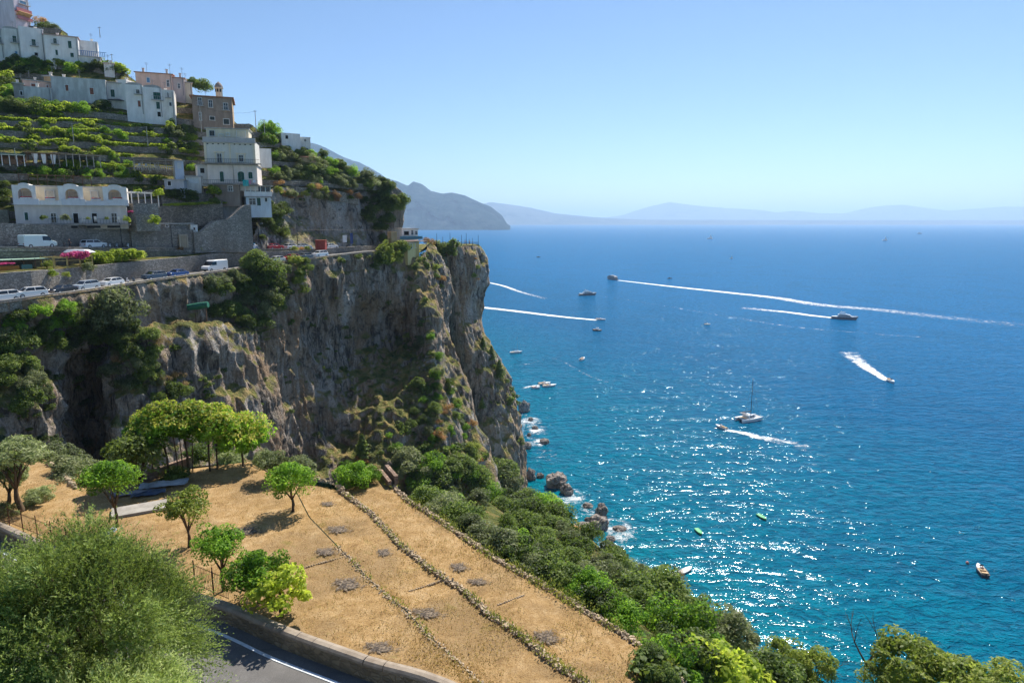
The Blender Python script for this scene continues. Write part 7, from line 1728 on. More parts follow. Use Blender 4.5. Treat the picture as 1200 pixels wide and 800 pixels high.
# ============================================================ people (tiny in the picture)
SKIN = flat('skin', (0.5, 0.3, 0.2), 0.6, 0, 0.05)
def person_mesh(pose='stand'):
    J = {'pel': (0, 0, .95), 'ch': (0, 0, 1.3), 'nk': (0, 0, 1.47), 'hd': (0, 0.02, 1.6), 'ht': (0, 0, 1.73), 'ls': (-.18, 0, 1.42), 'le': (-.24, 0, 1.12), 'lh': (-.24, .1, .86), 'rs': (.18, 0, 1.42), 're': (.24, 0, 1.12), 'rh': (.26, .08, .86),
         'lk': (-.1, .08, .5), 'lf': (-.1, -.02, .06), 'lt': (-.1, .16, .03), 'rk': (.1, .0, .5), 'rf': (.1, -.14, .08), 'rt': (.1, .04, .03)}
    Rd = {'pel': .15, 'ch': .16, 'nk': .06, 'hd': .1, 'ht': .07, 'ls': .06, 'le': .045, 'lh': .035, 'rs': .06, 're': .045, 'rh': .035, 'lk': .065, 'lf': .045, 'lt': .035, 'rk': .065, 'rf': .045, 'rt': .035}
    if pose == 'sit':
        for a in ('lk', 'rk'): J[a] = (J[a][0], .42, .92)
        for a in ('lf', 'rf'): J[a] = (J[a][0], .46, .5)
        for a in ('lt', 'rt'): J[a] = (J[a][0], .6, .47)
    K = list(J); E = [('pel','ch'),('ch','nk'),('nk','hd'),('hd','ht'),('ch','ls'),('ls','le'),('le','lh'),('ch','rs'),('rs','re'),('re','rh'),('pel','lk'),('lk','lf'),('lf','lt'),('pel','rk'),('rk','rf'),('rf','rt')]
    me = bpy.data.meshes.new('person'); me.from_pydata([J[k] for k in K], [(K.index(a), K.index(b)) for a, b in E], [])
    o = bpy.data.objects.new('tmp', me); COL.objects.link(o); md = o.modifiers.new('s', 'SKIN'); sv = me.skin_vertices[0].data
    for i, k in enumerate(K): sv[i].radius = (Rd[k], Rd[k] * (0.7 if k in ('pel', 'ch') else 1)); 
    sv[0].use_root = True; o.modifiers.new('b', 'SUBSURF').levels = 1
    dg = bpy.context.evaluated_depsgraph_get(); r = bpy.data.meshes.new_from_object(o.evaluated_get(dg)); bpy.data.objects.remove(o)
    return r
PST, PSI = person_mesh(), person_mesh('sit')
def person(loc, rz, top, legs, label, pose='stand', group=None, cat='person'):
    me = (PST if pose == 'stand' else PSI).copy(); me.materials.clear()
    for m in (SKIN, top, legs): me.materials.append(m)
    for p in me.polygons:
        z = p.center.z; p.material_index = 0 if z > 1.46 else (1 if z > 0.96 and not (abs(p.center.x) > 0.2 and z < 1.2) else (2 if (z > 0.4 and abs(p.center.x) < 0.22) else 0))
    o = link('person', me); o.location = loc; o.rotation_euler = (0, 0, rz)
    h = MB().tube([Vector((0, -0.02, 1.62)), Vector((0, -0.02, 1.69)), Vector((0, -0.02, 1.76))], [0.115, 0.11, 0.04], 8).mesh('hair'); hh_ = link('hair', h, o, flat('dark_hair', (0.05, 0.03, 0.02), 0.8))
    return tag(o, label, cat, group)
WC, BC, RC, GC_ = flat('white_clothes', (0.7, 0.7, 0.68), 0.9), flat('blue_clothes', (0.05, 0.12, 0.3), 0.9), flat('red_clothes', (0.5, 0.06, 0.05), 0.9), flat('dark_clothes', (0.04, 0.04, 0.05), 0.9)
p, a = on_road(road_up, 303.5, 1.0); person(p, 1.0, WC, WC, 'person in white walking on the upper road before the dark bushes')
p, a = on_road(road_up, 82, 1.2); person(p, 0.3, GC_, GC_, 'person in dark clothes standing by the scooter on the upper road')
for i, u in enumerate((533, 537, 545, 550)):
    p = P(u, 286.6, 233 + (u - 530) * 0.55); person(p, 2.5 + i, (WC, BC, RC, WC)[i], (BC, GC_, BC, RC)[i], ['person in white and blue, leftmost on the headland terrace', 'person in blue on the headland terrace, second from left', 'person in a red top on the headland terrace', 'person in white and red, rightmost on the headland terrace'][i])

# ============================================================ boats
HULLW = paint('hull_white', (0.75, 0.75, 0.74), 0.35); HULLG = paint('hull_grey', (0.16, 0.17, 0.19), 0.35); DECK = flat('teak_deck', (0.42, 0.30, 0.18), 0.8, 0, 0.15); TINT = CGLASS; ORG = flat('tan_cushion', (0.55, 0.38, 0.22), 0.9, 0, 0.1); HULLD = paint('hull_dark', (0.03, 0.03, 0.04), 0.4)
def hull(m, L, B, H, draft=0.3, flare=0.75, n=12, sheer=0.25, stern=0.85):
    secs = []
    for i in range(n + 1):
        t = i / n; x = -L / 2 + L * t
        w = B / 2 * (stern + (1 - stern) * min(1, t * 3)) * (1 if t < 0.45 else max(0.02, math.cos((t - 0.45) / 0.55 * math.pi / 2) ** 0.75))
        top = H * (1 + sheer * t * t); bx = x - (0.08 * L * t ** 4)
        secs.append([Vector((x, -w, top)), Vector((bx, -w * flare, 0.05)), Vector((bx, -w * 0.25, -draft * (1 - t ** 3))), Vector((bx, w * 0.25, -draft * (1 - t ** 3))), Vector((bx, w * flare, 0.05)), Vector((x, w, top))])
    m.loft(secs)
    return secs
def deck_strip(m, L, B, H, sheer, stern, x0, x1, wk, dz=0.02, n=8):
    V = []
    for i in range(n + 1):
        t = x0 + (x1 - x0) * i / n; w = B / 2 * (stern + (1 - stern) * min(1, t * 3)) * (1 if t < 0.45 else max(0.02, math.cos((t - 0.45) / 0.55 * math.pi / 2) ** 0.75)) * wk
        x = -L / 2 + L * t; z = H * (1 + sheer * t * t) + dz; V += [Vector((x, -w, z)), Vector((x, w, z))]
    m.add(V, [(2 * i, 2 * i + 2, 2 * i + 3, 2 * i + 1) for i in range(n)])
def boat_root(name, label, cat, u, v, rz, group=None):
    p = PZ(u, v, 0); return empty(name, label, cat, p, rz, group)
GB_ = paint('green_hull', (0.03, 0.35, 0.10), 0.5)
def small_boat(name, label, u, v, rz, L=6, B=2.2, H=0.75, hullm=None, inner=DECK, console=True, canopy=None, people=0, group=None, cat='motor boat', engine=True):
    r = boat_root(name, label, cat, u, v, rz, group)
    part(r, 'hull', hullm or HULLW, lambda m: hull(m, L, B, H))
    part(r, 'gunwale', HULLW if hullm is None else hullm, lambda m: [m.tube([Vector((-L / 2 + L * t, s * B / 2 * (0.85 + 0.15 * min(1, t * 3)) * (1 if t < 0.45 else max(0.02, math.cos((t - 0.45) / 0.55 * math.pi / 2) ** 0.75)), H * (1 + 0.25 * t * t) + 0.03)) for t in [k / 10 for k in range(11)]], 0.06, 5) for s in (-1, 1)])
    part(r, 'cockpit_floor', inner, lambda m: deck_strip(m, L, B, H, 0.25, 0.85, 0.05, 0.6, 0.82))
    part(r, 'foredeck', HULLW if hullm is not GB_ else GB_, lambda m: deck_strip(m, L, B, H, 0.25, 0.85, 0.6, 0.98, 0.9, 0.08))
    if console:
        part(r, 'console', HULLW, lambda m: m.box((0, 0, H + 0.45), (L * 0.12, B * 0.4, 0.8), taper=0.85)); part(r, 'windscreen', TINT, lambda m: m.box((L * 0.07, 0, H + 0.95), (0.08, B * 0.42, 0.4), rot=Matrix.Rotation(-0.4, 3, 'Y')))
        part(r, 'bench', ORG, lambda m: (m.box((-L * 0.16, 0, H + 0.25), (L * 0.1, B * 0.6, 0.4)), m.box((-L * 0.38, 0, H + 0.2), (L * 0.12, B * 0.7, 0.3))), 0.04)
    else: part(r, 'thwart', DECK, lambda m: [m.box((x * L, 0, H - 0.02), (0.25, B * 0.8, 0.05)) for x in (-0.25, 0.0, 0.2)])
    if engine: part(r, 'outboard_engine', PLAST, lambda m: m.box((-L / 2 - 0.2, 0, H + 0.1), (0.45, 0.35, 0.9), taper=0.8), 0.05)
    if canopy: part(r, 'canopy', canopy, lambda m: (m.box((0, 0, H + 1.75), (L * 0.34, B * 0.7, 0.08)), [m.tube([Vector((x * L, y * B, H)), Vector((x * L, y * B, H + 1.75))], 0.03, 4) for x in (-0.14, 0.14) for y in (-0.3, 0.3)]))
    return r
def motor_yacht(label, u, v, rz, L, B, H, hullm, name='motor_yacht', fly=True):
    r = boat_root(name, label, 'yacht', u, v, rz)
    part(r, 'hull', hullm, lambda m: hull(m, L, B, H, 0.8, 0.7, 14, 0.35))
    part(r, 'deck', HULLW, lambda m: deck_strip(m, L, B, H, 0.35, 0.85, 0.02, 0.97, 0.95, 0.03))
    part(r, 'swim_platform', DECK, lambda m: m.box((-L / 2 - 0.6, 0, 0.45), (1.4, B * 0.8, 0.2)))
    def cab(m, x0, x1, w, z0, z1, rake):
        m.loft([[Vector((x0, y, z0)), Vector((x1 + rake, y, z0)), Vector((x1, y * 0.85, z1)), Vector((x0 + 0.3, y * 0.85, z1))] for y in (-w / 2, w / 2)])
    part(r, 'saloon', HULLW, lambda m: cab(m, -L * 0.28, L * 0.16, B * 0.72, H * 1.05, H + 2.2, L * 0.12))
    part(r, 'saloon_windows', TINT, lambda m: (m.loft([[Vector((-L * 0.24, y, H + 0.75)), Vector((L * 0.22, y, H + 0.75)), Vector((L * 0.165, y * 0.93, H + 1.65)), Vector((-L * 0.22, y * 0.93, H + 1.65))] for y in (-B * 0.362, B * 0.362)])))
    part(r, 'hull_windows', TINT, lambda m: [m.box((-L * 0.15 + k * L * 0.11, s * B * 0.478, H * 0.72), (L * 0.06, 0.08, H * 0.16)) for k in range(4) for s in (-1, 1)])
    if fly:
        part(r, 'flybridge', HULLW, lambda m: cab(m, -L * 0.22, L * 0.03, B * 0.58, H + 2.22, H + 3.0, L * 0.07)); part(r, 'hardtop', hullm, lambda m: (m.box((-L * 0.1, 0, H + 4.3), (L * 0.2, B * 0.5, 0.14)), [m.tube([Vector((x * L, y * B, H + 2.9)), Vector((x * L + 0.3, y * B, H + 4.3))], 0.09, 5) for x in (-0.19, -0.02) for y in (-0.2, 0.2)]))
        part(r, 'radar_mast', HULLW, lambda m: (m.tube([Vector((-L * 0.14, 0, H + 4.3)), Vector((-L * 0.15, 0, H + 5.6))], [0.18, 0.06], 6), m.box((-L * 0.14, 0, H + 4.9), (0.5, 1.3, 0.18))))
    part(r, 'bow_rail', LAMPM, lambda m: [m.tube([Vector((L * t - L / 2, s * B * 0.48 * max(0.05, math.cos((t - 0.45) / 0.55 * math.pi / 2) ** 0.75), H * (1 + .35 * t * t) + 0.7)) for t in (0.6, 0.7, 0.8, 0.9, 0.98)], 0.035, 4) for s in (-1, 1)])
    return r
def heading(u0, v0, u1, v1):
    a, b = PZ(u0, v0, 0), PZ(u1, v1, 0); return math.atan2(b.y - a.y, b.x - a.x)
def foammat():
    m, nt, b = newmat('sea_foam'); g = NG(nt); v = g.coord((1, 1.3, 1)); at = g.n('ShaderNodeAttribute'); at.attribute_name = 'fade'
    n = g.noise(v, 0.2, 7, 0.72, 0.8); n2 = g.noise(v, 0.9, 6, 0.75, 1.5)
    b.inputs['Base Color'].default_value = (0.86, 0.9, 0.92, 1); b.inputs['Roughness'].default_value = 0.8
    a = g.math('ADD', at.outputs['Fac'], g.math('MULTIPLY', g.math('SUBTRACT', n, 0.5), 2.6)); a = g.math('ADD', a, g.math('MULTIPLY', g.math('SUBTRACT', n2, 0.5), 1.8))
    g.l(g.ramp(a, [(0.30, 0.0), (1.25, 0.9)]), b.inputs['Alpha']); return m
FOAM = foammat()
def foam_mesh(name, G, fade, label, cat='wake', kind='stuff', z=0.12):
    o = gridmesh(name, G, FOAM, False); at = o.data.attributes.new('fade', 'FLOAT', 'POINT'); at.data.foreach_set('value', np.asarray(fade, np.float32).ravel())
    o['kind'] = kind; o['label'] = label; return o
def wake(pl, w0, w1, f0, f1, label, n=80, m=8):
    pts = [PZ(u, v, 0.12) for u, v in pl]; pts = resample([catmull(pts, k / 6) for k in range((len(pts) - 1) * 6 + 1)], (pts[-1] - pts[0]).length / n); N = len(pts)
    Lf = offs(pts, 1.0); G = np.zeros((m + 1, N, 3)); Fd = np.zeros((m + 1, N))
    for i in range(N):
        t = i / (N - 1); w = (w0 + (w1 - w0) * t) / 2; d = (Lf[i] - pts[i])
        for j in range(m + 1):
            s = j / m * 2 - 1; G[j, i] = pts[i] + d * (s * w); G[j, i][2] = 0.12 + 0.15 * (1 - s * s) * (1 - t)
            Fd[j, i] = (f0 + (f1 - f0) * t) * (1.15 - 1.0 * abs(s) ** 2.5)
    return foam_mesh('boat_wake', G, Fd, label)
# large ferry boat
r = boat_root('ferry', 'dark domed passenger ferry far out with the longest white wake', 'ferry', 717, 327.5, heading(740, 330, 700, 325))
L, B, H = 27, 7, 2.6
part(r, 'hull', HULLG, lambda m: hull(m, L, B, H, 0.8, 0.85, 14, 0.15)); part(r, 'cabin', paint('cabin_grey', (0.2, 0.19, 0.19)), lambda m: m.loft([[Vector((x * L, y * B * 0.45, H + 0.05 + zt * hh_)) for y, zt in ((-1, 0), (-0.9, 1), (0.9, 1), (1, 0))] for x, hh_ in ((-0.42, 2.2), (-0.35, 3.6), (0.1, 4.2), (0.28, 2.8), (0.38, 0.3))]))
part(r, 'cabin_windows', TINT, lambda m: [m.box((-L * 0.33 + k * 2.0, s * B * 0.445, H + 1.5), (1.5, 0.1, 1.1)) for k in range(8) for s in (-1, 1)]); part(r, 'upper_rail', LAMPM, lambda m: m.box((-L * 0.12, 0, H + 4.5), (L * 0.3, B * 0.6, 0.12))); part(r, 'mast', HULLW, lambda m: m.tube([Vector((0, 0, H + 4)), Vector((-0.3, 0, H + 6))], [0.15, 0.05], 5))
wake([(725,328.5),(790,336),(860,343.5),(910,349),(960,357),(1030,363),(1110,372),(1200,381)], 7, 38, 1.35, 0.15, 'long foaming wake of the ferry', 160)
motor_yacht('grey and white motor yacht lying still left of centre on the sea', 689, 346, heading(670, 346, 700, 345.2), 24, 6, 2.6, HULLG)
motor_yacht('dark grey motor yacht speeding right with a white wake', 990, 374, heading(970, 373, 1010, 375.5), 24, 6.2, 2.5, HULLG)
wake([(978,372.5),(950,369.5),(925,366),(900,363.5),(870,360.5)], 8, 20, 1.3, 0.3, 'white wake behind the dark grey yacht')
small_boat('speedboat', 'speedboat throwing a thick white wake towards the headland', 704, 375, heading(680, 374, 710, 375.5), 10, 3, 1.2, group=None)
wake([(700,375),(672,372.5),(640,369),(600,364),(555,359)], 7, 16, 1.3, 0.75, 'thick white wake running from the headland to the speedboat')
wake([(572,331),(590,335),(610,342),(640,350)], 7, 10, 1.2, 0.25, 'white wake emerging from behind the headland')
small_boat('speedboat', 'small boat half hidden at the edge of the headland', 571, 330.5, heading(600, 340, 570, 329), 8, 2.6, 1.0)
small_boat('motor_boat', 'small dark hulled motor boat under the speedboat', 700, 387.5, heading(690, 387, 710, 388), 8, 2.6, 1.0, HULLD, canopy=flat('boat_canopy', (0.5, 0.5, 0.5), 0.8))
small_boat('motor_boat', 'white cabin boat drifting alone in the middle of the bay', 682.5, 421.5, heading(675, 425, 690, 417), 8, 2.8, 1.1)
for u, v, a, lab, L_ in [(638,450,0.4,'white motor boat with a foam trail in the cluster by the cliff, upper one',8),(644,452.5,0.3,'white boat at the right of the cluster by the cliff',8.5),(628,455,-0.1,'low orange edged dinghy at the left of the cluster by the cliff',5),(829,380.5,0.1,'tiny boat alone in the open sea between the two yachts',6),(845,501.5,2.75,'small speedboat passing below the catamaran',7),(1150,670,-1.0,'tan decked wooden boat lying alone at the lower right',6.6)]:
    rz = heading(852, 504, 838, 499) if u == 845 else (heading(1143, 662, 1156, 680) + math.pi if u == 1150 else a)
    small_boat('motor_boat', lab, u, v, rz, L_, L_ * (0.36 if u == 1150 else 0.33), 0.85, inner=DECK if u != 628 else flat('orange_tube', (0.6, 0.2, 0.1), 0.7), hullm=HULLD if u == 1150 else None)
wake([(632,451.5),(622,452.5),(612,455)], 2.5, 4, 0.9, 0.4, 'short foam trail in the cluster by the cliff')
wake([(850,503.5),(870,507),(890,512),(915,517),(950,524)], 3, 13, 1.0, 0.12, 'foam trail of the small speedboat below the catamaran')
p_ = PZ(1150, 670, 0); person(p_ + Vector((0.2, 0.5, 0.3)), 2.2, SKIN, BC, 'person sunbathing in blue shorts on the tan decked wooden boat', 'sit'); person(p_ + Vector((-0.2, -0.5, 0.3)), -0.4, SKIN, RC, 'person in red shorts sitting at the stern of the tan decked boat', 'sit')
for u, v, lab in ((1133.5, 660, 'pinkish mooring buoy near the tan decked boat'),):
    o = MB().tube([Vector((0, 0, -0.1)), Vector((0, 0, 0.1)), Vector((0, 0, 0.45)), Vector((0, 0, 0.7))], [0.15, 0.42, 0.4, 0.1], 10).build('buoy', flat('pink_buoy', (0.6, 0.25, 0.22), 0.6), None, True); o.location = PZ(u, v, 0); tag(o, lab, 'buoy')
small_boat('speedboat', 'white speedboat cutting a wide wake right of the catamaran', 1044, 447.5, heading(1030, 440, 1046, 449), 9, 3, 1.1)
wake([(1040,446),(1028,438.5),(1015,430),(1003,421),(993,412)], 5, 16, 1.2, 0.3, 'wide white wake of the speedboat at the right')

small_boat('rowing_boat', 'bright green rowing boat, farther of two', 893, 606.5, heading(888, 603, 897, 609), 4.6, 1.6, 0.5, GB_, GB_, False, engine=False, cat='rowing boat', group='green rowing boats')
small_boat('rowing_boat', 'bright green rowing boat, nearer of two', 819, 623.5, heading(815, 619, 822, 627), 4.4, 1.6, 0.5, GB_, GB_, False, engine=False, cat='rowing boat', group='green rowing boats')
small_boat('skiff', 'little white skiff close to the bushes of the shore', 804, 669, heading(798, 672, 810, 666), 5, 1.8, 0.5, None, flat('skiff_floor', (0.6, 0.55, 0.5), 0.8), False, engine=False, cat='skiff')
# catamaran
r = boat_root('catamaran', 'white sailing catamaran at anchor with a tall dark mast', 'catamaran', 878, 492, heading(866, 494, 892, 490)); L, B, H = 13, 6.8, 1.5
for s in (-1, 1):
    mb = MB(); hull(mb, L, 1.7, H, 0.5, 0.6, 12, 0.2); mb.V = [v_ + Vector((0, s * 2.5, 0)) for v_ in mb.V]; link('hull', mb.mesh('hull'), r, HULLW)
part(r, 'bridge_deck', HULLW, lambda m: m.box((-0.8, 0, H - 0.15), (8.6, 4.4, 0.55))); part(r, 'trampoline', flat('net_grey', (0.4, 0.4, 0.4), 0.9), lambda m: m.box((4.6, 0, H + 0.02), (2.6, 3.6, 0.05)))
part(r, 'coach_roof', HULLW, lambda m: m.loft([[Vector((x, y * w, z)) for y, z in ((-1, H + 0.1), (-0.85, zt), (0.85, zt), (1, H + 0.1))] for x, w, zt in ((-2.4, 2.3, H + 1.5), (0.4, 2.3, H + 1.6), (2.4, 1.8, H + 0.8), (3.2, 1.4, H + 0.15))]))
part(r, 'saloon_windows', TINT, lambda m: (m.loft([[Vector((-1.8, y, H + 0.6)), Vector((1.2, y, H + 0.6)), Vector((0.9, y * 0.93, H + 1.15)), Vector((-1.7, y * 0.93, H + 1.15))] for y in (-2.24, 2.24)]), m.box((2.2, 0, H + 0.75), (0.9, 2.6, 0.3), rot=Matrix.Rotation(0.5, 3, 'Y'))))
part(r, 'cockpit_awning', flat('grey_bimini', (0.18, 0.18, 0.2), 0.8), lambda m: m.box((-3.6, 0, H + 2.3), (2.6, 3.6, 0.1))); part(r, 'cockpit_floor', DECK, lambda m: m.box((-3.8, 0, H + 0.16), (2.2, 4.0, 0.06)))
part(r, 'mast', flat('mast_dark', (0.06, 0.06, 0.07), 0.5), lambda m: (m.tube([Vector((0.8, 0, H + 1.5)), Vector((0.8, 0, 20.5))], [0.16, 0.1], 6), m.tube([Vector((0.8, -1.4, 13)), Vector((0.8, 0, 13.2)), Vector((0.8, 1.4, 13))], 0.05, 4)))
part(r, 'boom', flat('sail_cover', (0.12, 0.13, 0.15), 0.8), lambda m: m.tube([Vector((0.7, 0, H + 2.9)), Vector((-4.6, 0, H + 3.1))], [0.3, 0.22], 6)); part(r, 'rigging', flat('mast_dark', (0.06, 0.06, 0.07), 0.5), lambda m: [m.tube([a, Vector((0.8, 0, 19.5))], 0.03, 3) for a in (Vector((6.2, 0, H + 0.3)), Vector((-0.2, 3.1, H)), Vector((-0.2, -3.1, H)))])
# monohull sailboat
r = boat_root('sailing_boat', 'small sailing boat with bare mast close to the headland', 'sailing boat', 605, 413.5, heading(598, 414, 612, 413)); L, B, H = 9.5, 3, 1.1
part(r, 'hull', HULLW, lambda m: hull(m, L, B, H, 0.5, 0.7, 12, 0.2)); part(r, 'coach_roof', HULLW, lambda m: m.box((0.3, 0, H + 0.35), (3.6, 1.5, 0.5), taper=0.85), 0.05); part(r, 'cockpit_floor', DECK, lambda m: deck_strip(m, L, B, H, 0.2, 0.85, 0.05, 0.4, 0.6, 0.05))
part(r, 'mast', LAMPM, lambda m: m.tube([Vector((0.8, 0, H + 0.5)), Vector((0.8, 0, 12.5))], [0.1, 0.06], 6)); part(r, 'boom', flat('sail_cover_blue', (0.1, 0.14, 0.25), 0.8), lambda m: m.tube([Vector((0.7, 0, H + 1.6)), Vector((-3.4, 0, H + 1.7))], 0.16, 6)); part(r, 'rigging', LAMPM, lambda m: [m.tube([a, Vector((0.8, 0, 12.3))], 0.025, 3) for a in (Vector((4.5, 0, H + 0.2)), Vector((-4.5, 0, H)))])
# far boats
for u, v, lab, L_, sail in [(785,326.5,'tiny dark boat far out beyond the ferry',9,False),(857,303,'tiny white and orange sail far out on the sea',10,True),(631,301.5,'tiny dark boat far out near the headland',12,False),(1078,274,'tiny dark ship near the horizon at the right',40,False),(1037,282,'tiny pale ship near the horizon at the right',30,True),(832,280,'tiny pale sail near the horizon, centre right',34,True)]:
    r = boat_root('distant_boat', lab, 'boat', u, v, 0.2); part(r, 'hull', HULLD if not sail else HULLW, lambda m: hull(m, L_, L_ * 0.25, L_ * 0.1, 0.3))
    part(r, 'cabin', HULLW if sail else HULLG, lambda m: m.box((-L_ * 0.1, 0, L_ * 0.16), (L_ * 0.3, L_ * 0.15, L_ * 0.13)))
    if sail: part(r, 'sail', flat('sail_cloth', (0.8, 0.74, 0.66), 0.9), lambda m: m.loft([[Vector((0, -0.05, L_ * 0.12)), Vector((L_ * 0.4, -0.05, L_ * 0.12)), Vector((0, -0.05, L_ * 0.8))], [Vector((0, 0.05, L_ * 0.12)), Vector((L_ * 0.4, 0.05, L_ * 0.12)), Vector((0, 0.05, L_ * 0.8))]]))
# faint old wakes and drift lines
for pl, lab in (([(1003,421),(960,400),(900,385),(840,372),(790,362)], 'faint drift line'), ):
    pass
wake([(700,346.5),(740,352),(800,362),(860,372),(930,383),(1010,390),(1080,395)], 3, 6, 0.2, 0.22, 'faint broken foam line across the middle sea', 160)
wake([(575,432),(620,426),(650,420),(690,440),(720,450)], 1.5, 2.5, 0.18, 0.2, 'faint curling foam line near the cliff')
# ============================================================ shore rocks and surf
def boulder(u, v, wpx, hpx, label, seed, mat=None, name='sea_rock', rot=0.0, sink=0.25):
    p = PZ(u, v, 0); w = px2m(wpx, p); h = px2m(hpx, p) * 1.1
    bm = bmesh.new(); bmesh.ops.create_icosphere(bm, subdivisions=4, radius=1.0)
    for q in bm.verts:
        d = q.co.copy(); n = noise.fractal(d * 1.3 + Vector((seed, 0, 0)), 0.9, 2.0, 5); r_ = abs(noise.noise(d * 2.6 + Vector((0, seed, 0))))
        q.co = d * (0.9 + 0.26 * n - 0.2 * (0.5 - r_))
    me = bpy.data.meshes.new('sea_rock'); bm.to_mesh(me); bm.free(); me.polygons.foreach_set('use_smooth', [False] * len(me.polygons))
    o = link(name, me, None, mat or SEAROCK); o.location = p + Vector((0, w * 0.3, h * (0.5 - sink))); o.scale = (w / 2, w / 2 * 0.9, h * 0.62); o.rotation_euler = (0, 0, rot); return tag(o, label, 'rock', 'rocks along the foot of the cliff')
SEAROCK = rockmat('sea_rock', base=(0.44, 0.39, 0.35), warm=(0.44, 0.34, 0.27), dark=(0.10, 0.09, 0.085), light=(0.62, 0.57, 0.52), scale=2.2)
RK = [(614,483,16,14,'rounded grey boulder off the lower seaward rib'),(622,493,8,4,'low pink rock awash, upper'),(627,503,9,4,'low pink rock awash, lower'),(620,511,6,4,'tiny dark rock close to the cliff'),(638,520,13,6,'flat dark rock farther from the cliff'),(618,526,12,8,'dark rock touching the foot of the cliff'),(622,562,14,14,'tall dark rock stump by the cliff foot'),(633,560,10,6,'low dark rock beside the tall stump'),
      (653,572,30,18,'large pale rock with a bright top'),(665,580,18,12,'pale rock at the seaward end of the large one'),(689,595,14,5,'thin sandy rock awash between the two groups'),(706,604,18,14,'brown rock, upper of the close pair'),(702,622,27,18,'brown rock, lower and larger of the close pair'),(716,634,14,6,'low wet rock at the foot of the close pair'),(727,622,18,4,'rock awash in the surf'),(689,610,9,4,'small rock left of the close pair'),(648,585,14,5,'dark low rock under the large pale one')]
for i, (u, v, w, h, lab) in enumerate(RK): boulder(u, v, w, h, lab, i * 3.7 + 1, rot=i * 1.3)
def surf(u, v, wu, wv, f, label, seed):
    c = PZ(u, v, 0.1); N = 26; G = np.zeros((N, N, 3)); Fd = np.zeros((N, N)); rx = px2m(wu, c); ry = abs(PZ(u, v - wv, 0).y - PZ(u, v + wv, 0).y) / 2
    for j in range(N):
        for i in range(N):
            x, y = i / (N - 1) * 2 - 1, j / (N - 1) * 2 - 1; G[j, i] = (c.x + x * rx, c.y + y * ry, 0.1 + 0.04 * seed * 0.1); Fd[j, i] = 0.62 * f * (1 - (x * x + y * y)) + 0.25 * noise.noise(Vector((x * 3, y * 3, seed)))
    return foam_mesh('surf', G, Fd, label)
for i, (u, v, a, b, f, lab) in enumerate([(622,493,14,7,1.0,'white surf round the upper pink rock'),(628,504,15,7,1.0,'white surf round the lower pink rock'),(630,518,16,7,0.9,'white surf by the flat dark rock'),(614,500,9,24,0.45,'foam along the foot of the rib'),(672,583,20,12,0.75,'surf seaward of the large pale rock'),(690,598,14,8,0.6,'foam round the thin sandy rock'),(725,622,26,18,0.85,'broad white surf seaward of the close pair of rocks'),(712,640,20,10,0.8,'surf below the close pair of rocks'),(668,606,14,14,0.4,'foam in the little cove'),(745,662,30,18,0.35,'thin foam along the wooded shore'),(640,535,14,9,0.3,'thin foam off the cliff foot')]): surf(u, v, a, b, f, lab, i + 1.0)
# kayaks beached by the rocks
for i, (u, v, lab) in enumerate([(678,618,'orange kayak lying by the rocks, left end'),(684,621,'orange kayak lying by the rocks, middle'),(690,622.5,'orange kayak lying by the rocks, right end')]):
    mb = MB(); hull(mb, 3.4, 0.75, 0.3, 0.15, 0.8, 10, 0.2, 0.2); o = mb.build('kayak', flat('orange_plastic', (0.75, 0.26, 0.02), 0.5, 0, 0.08)); o.location = PZ(u, v, 1.6); o.rotation_euler = (0, 0, -0.6 + 0.2 * i); tag(o, lab, 'kayak', 'orange kayaks by the rocks')
    st = MB(); st.box((0, 0, 0.34), (1.0, 0.5, 0.05)); link('cockpit', st.mesh('cockpit'), o, ORG)
shelf = boulder(686, 626, 34, 8, 'low rock shelf under the orange kayaks', 91.0, name='rock_shelf', sink=0.1)
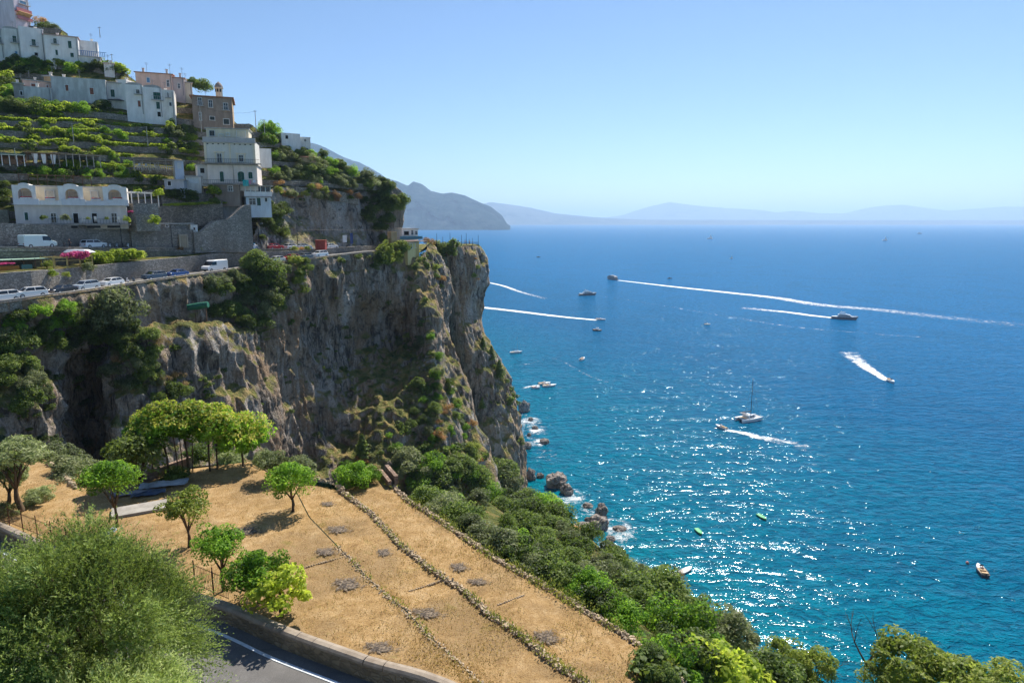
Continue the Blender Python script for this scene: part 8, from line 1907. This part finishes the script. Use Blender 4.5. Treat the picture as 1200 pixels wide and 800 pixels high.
# ============================================================ ground cover
def cover(name, label, surf_pts, mat, ll, lw, seed, up=0.9):
    rs = np.random.RandomState(seed); pos = np.array(surf_pts); n = len(pos)
    nrm = rs.normal(size=(n, 3)); nrm[:, 2] *= 0.3; nrm /= np.linalg.norm(nrm, axis=1, keepdims=True)
    tw = np.stack([rs.normal(size=n) * 0.4, rs.normal(size=n) * 0.4, np.full(n, up)], 1); tw /= np.linalg.norm(tw, axis=1, keepdims=True)
    V, Q = leaf_quads(pos + np.array([0, 0, ll * 0.35]), nrm, ll, lw, rs, tw)
    o = link(name, npmesh(name, V, Q), None, mat); o['kind'] = 'stuff'; o['label'] = label; return o
rg = random.Random(44)
def pts_between(pa, pb, za, n, jitter=0.0, dens=None):
    A = [PZ(u, v, za) for u, v in densify(pa, 60)]; B = [PZ(u, v, za) for u, v in densify(pb, 60)]; out = []
    while len(out) < n:
        i = rg.randrange(60); f = rg.random(); g_ = rg.random(); p = A[i].lerp(A[i + 1], f).lerp(B[i].lerp(B[i + 1], f), g_)
        if dens and noise.noise(Vector((p.x * 0.35, p.y * 0.35, 1))) < rg.uniform(-0.5, 0.6): continue
        out.append((p.x, p.y, za + 0.02))
    return out
DG = leafmat('dry_blades', (0.26, 0.15, 0.05), (0.50, 0.33, 0.14), (0.66, 0.50, 0.27), 2.0, 0.15)
A_ = [(-100,586),(0,605),(75,640),(160,670),(270,702),(340,731),(405,755),(442,768),(500,783),(560,808),(640,840)]
B_ = [(-100,540),(20,555),(90,570),(225,556),(300,548),(345,580),(400,650),(440,687),(500,743),(575,812),(640,880)]
cp1 = pts_between(A_, B_, Z1, 8000, 0, True); cp2 = pts_between(line1, line2, Z2, 5000, 0, True) + pts_between(line2, line3, Z3, 5500, 0, True)
cover('dry_grass', 'short straw coloured dry grass on the terraces', cp1 + cp2, DG, 0.13, 0.035, 4)
def pts_line(pl, z, n, w):
    P_ = [PZ(u, v, z) for u, v in densify(pl, 80)]; out = []
    for _ in range(n):
        i = rg.randrange(80); p = P_[i].lerp(P_[i + 1], rg.random())
        if noise.noise(Vector((p.x * 0.8, p.y * 0.8, 4))) < rg.uniform(-0.3, 0.3): continue
        out.append((p.x + rg.uniform(-w, w), p.y + rg.uniform(-w, w), z + 0.1 + rg.random() * 0.12))
    return out
cover('weeds', 'green and yellow weeds along the stone borders', pts_line(line3, Z3, 5000, 0.5) + pts_line(line2, Z2, 2600, 0.28) + pts_line(line1[2:], Z1, 900, 0.25), leafmat('weeds', (0.07, 0.09, 0.02), (0.18, 0.18, 0.04), (0.42, 0.33, 0.10), 1.5, 0.3), 0.16, 0.06, 6)
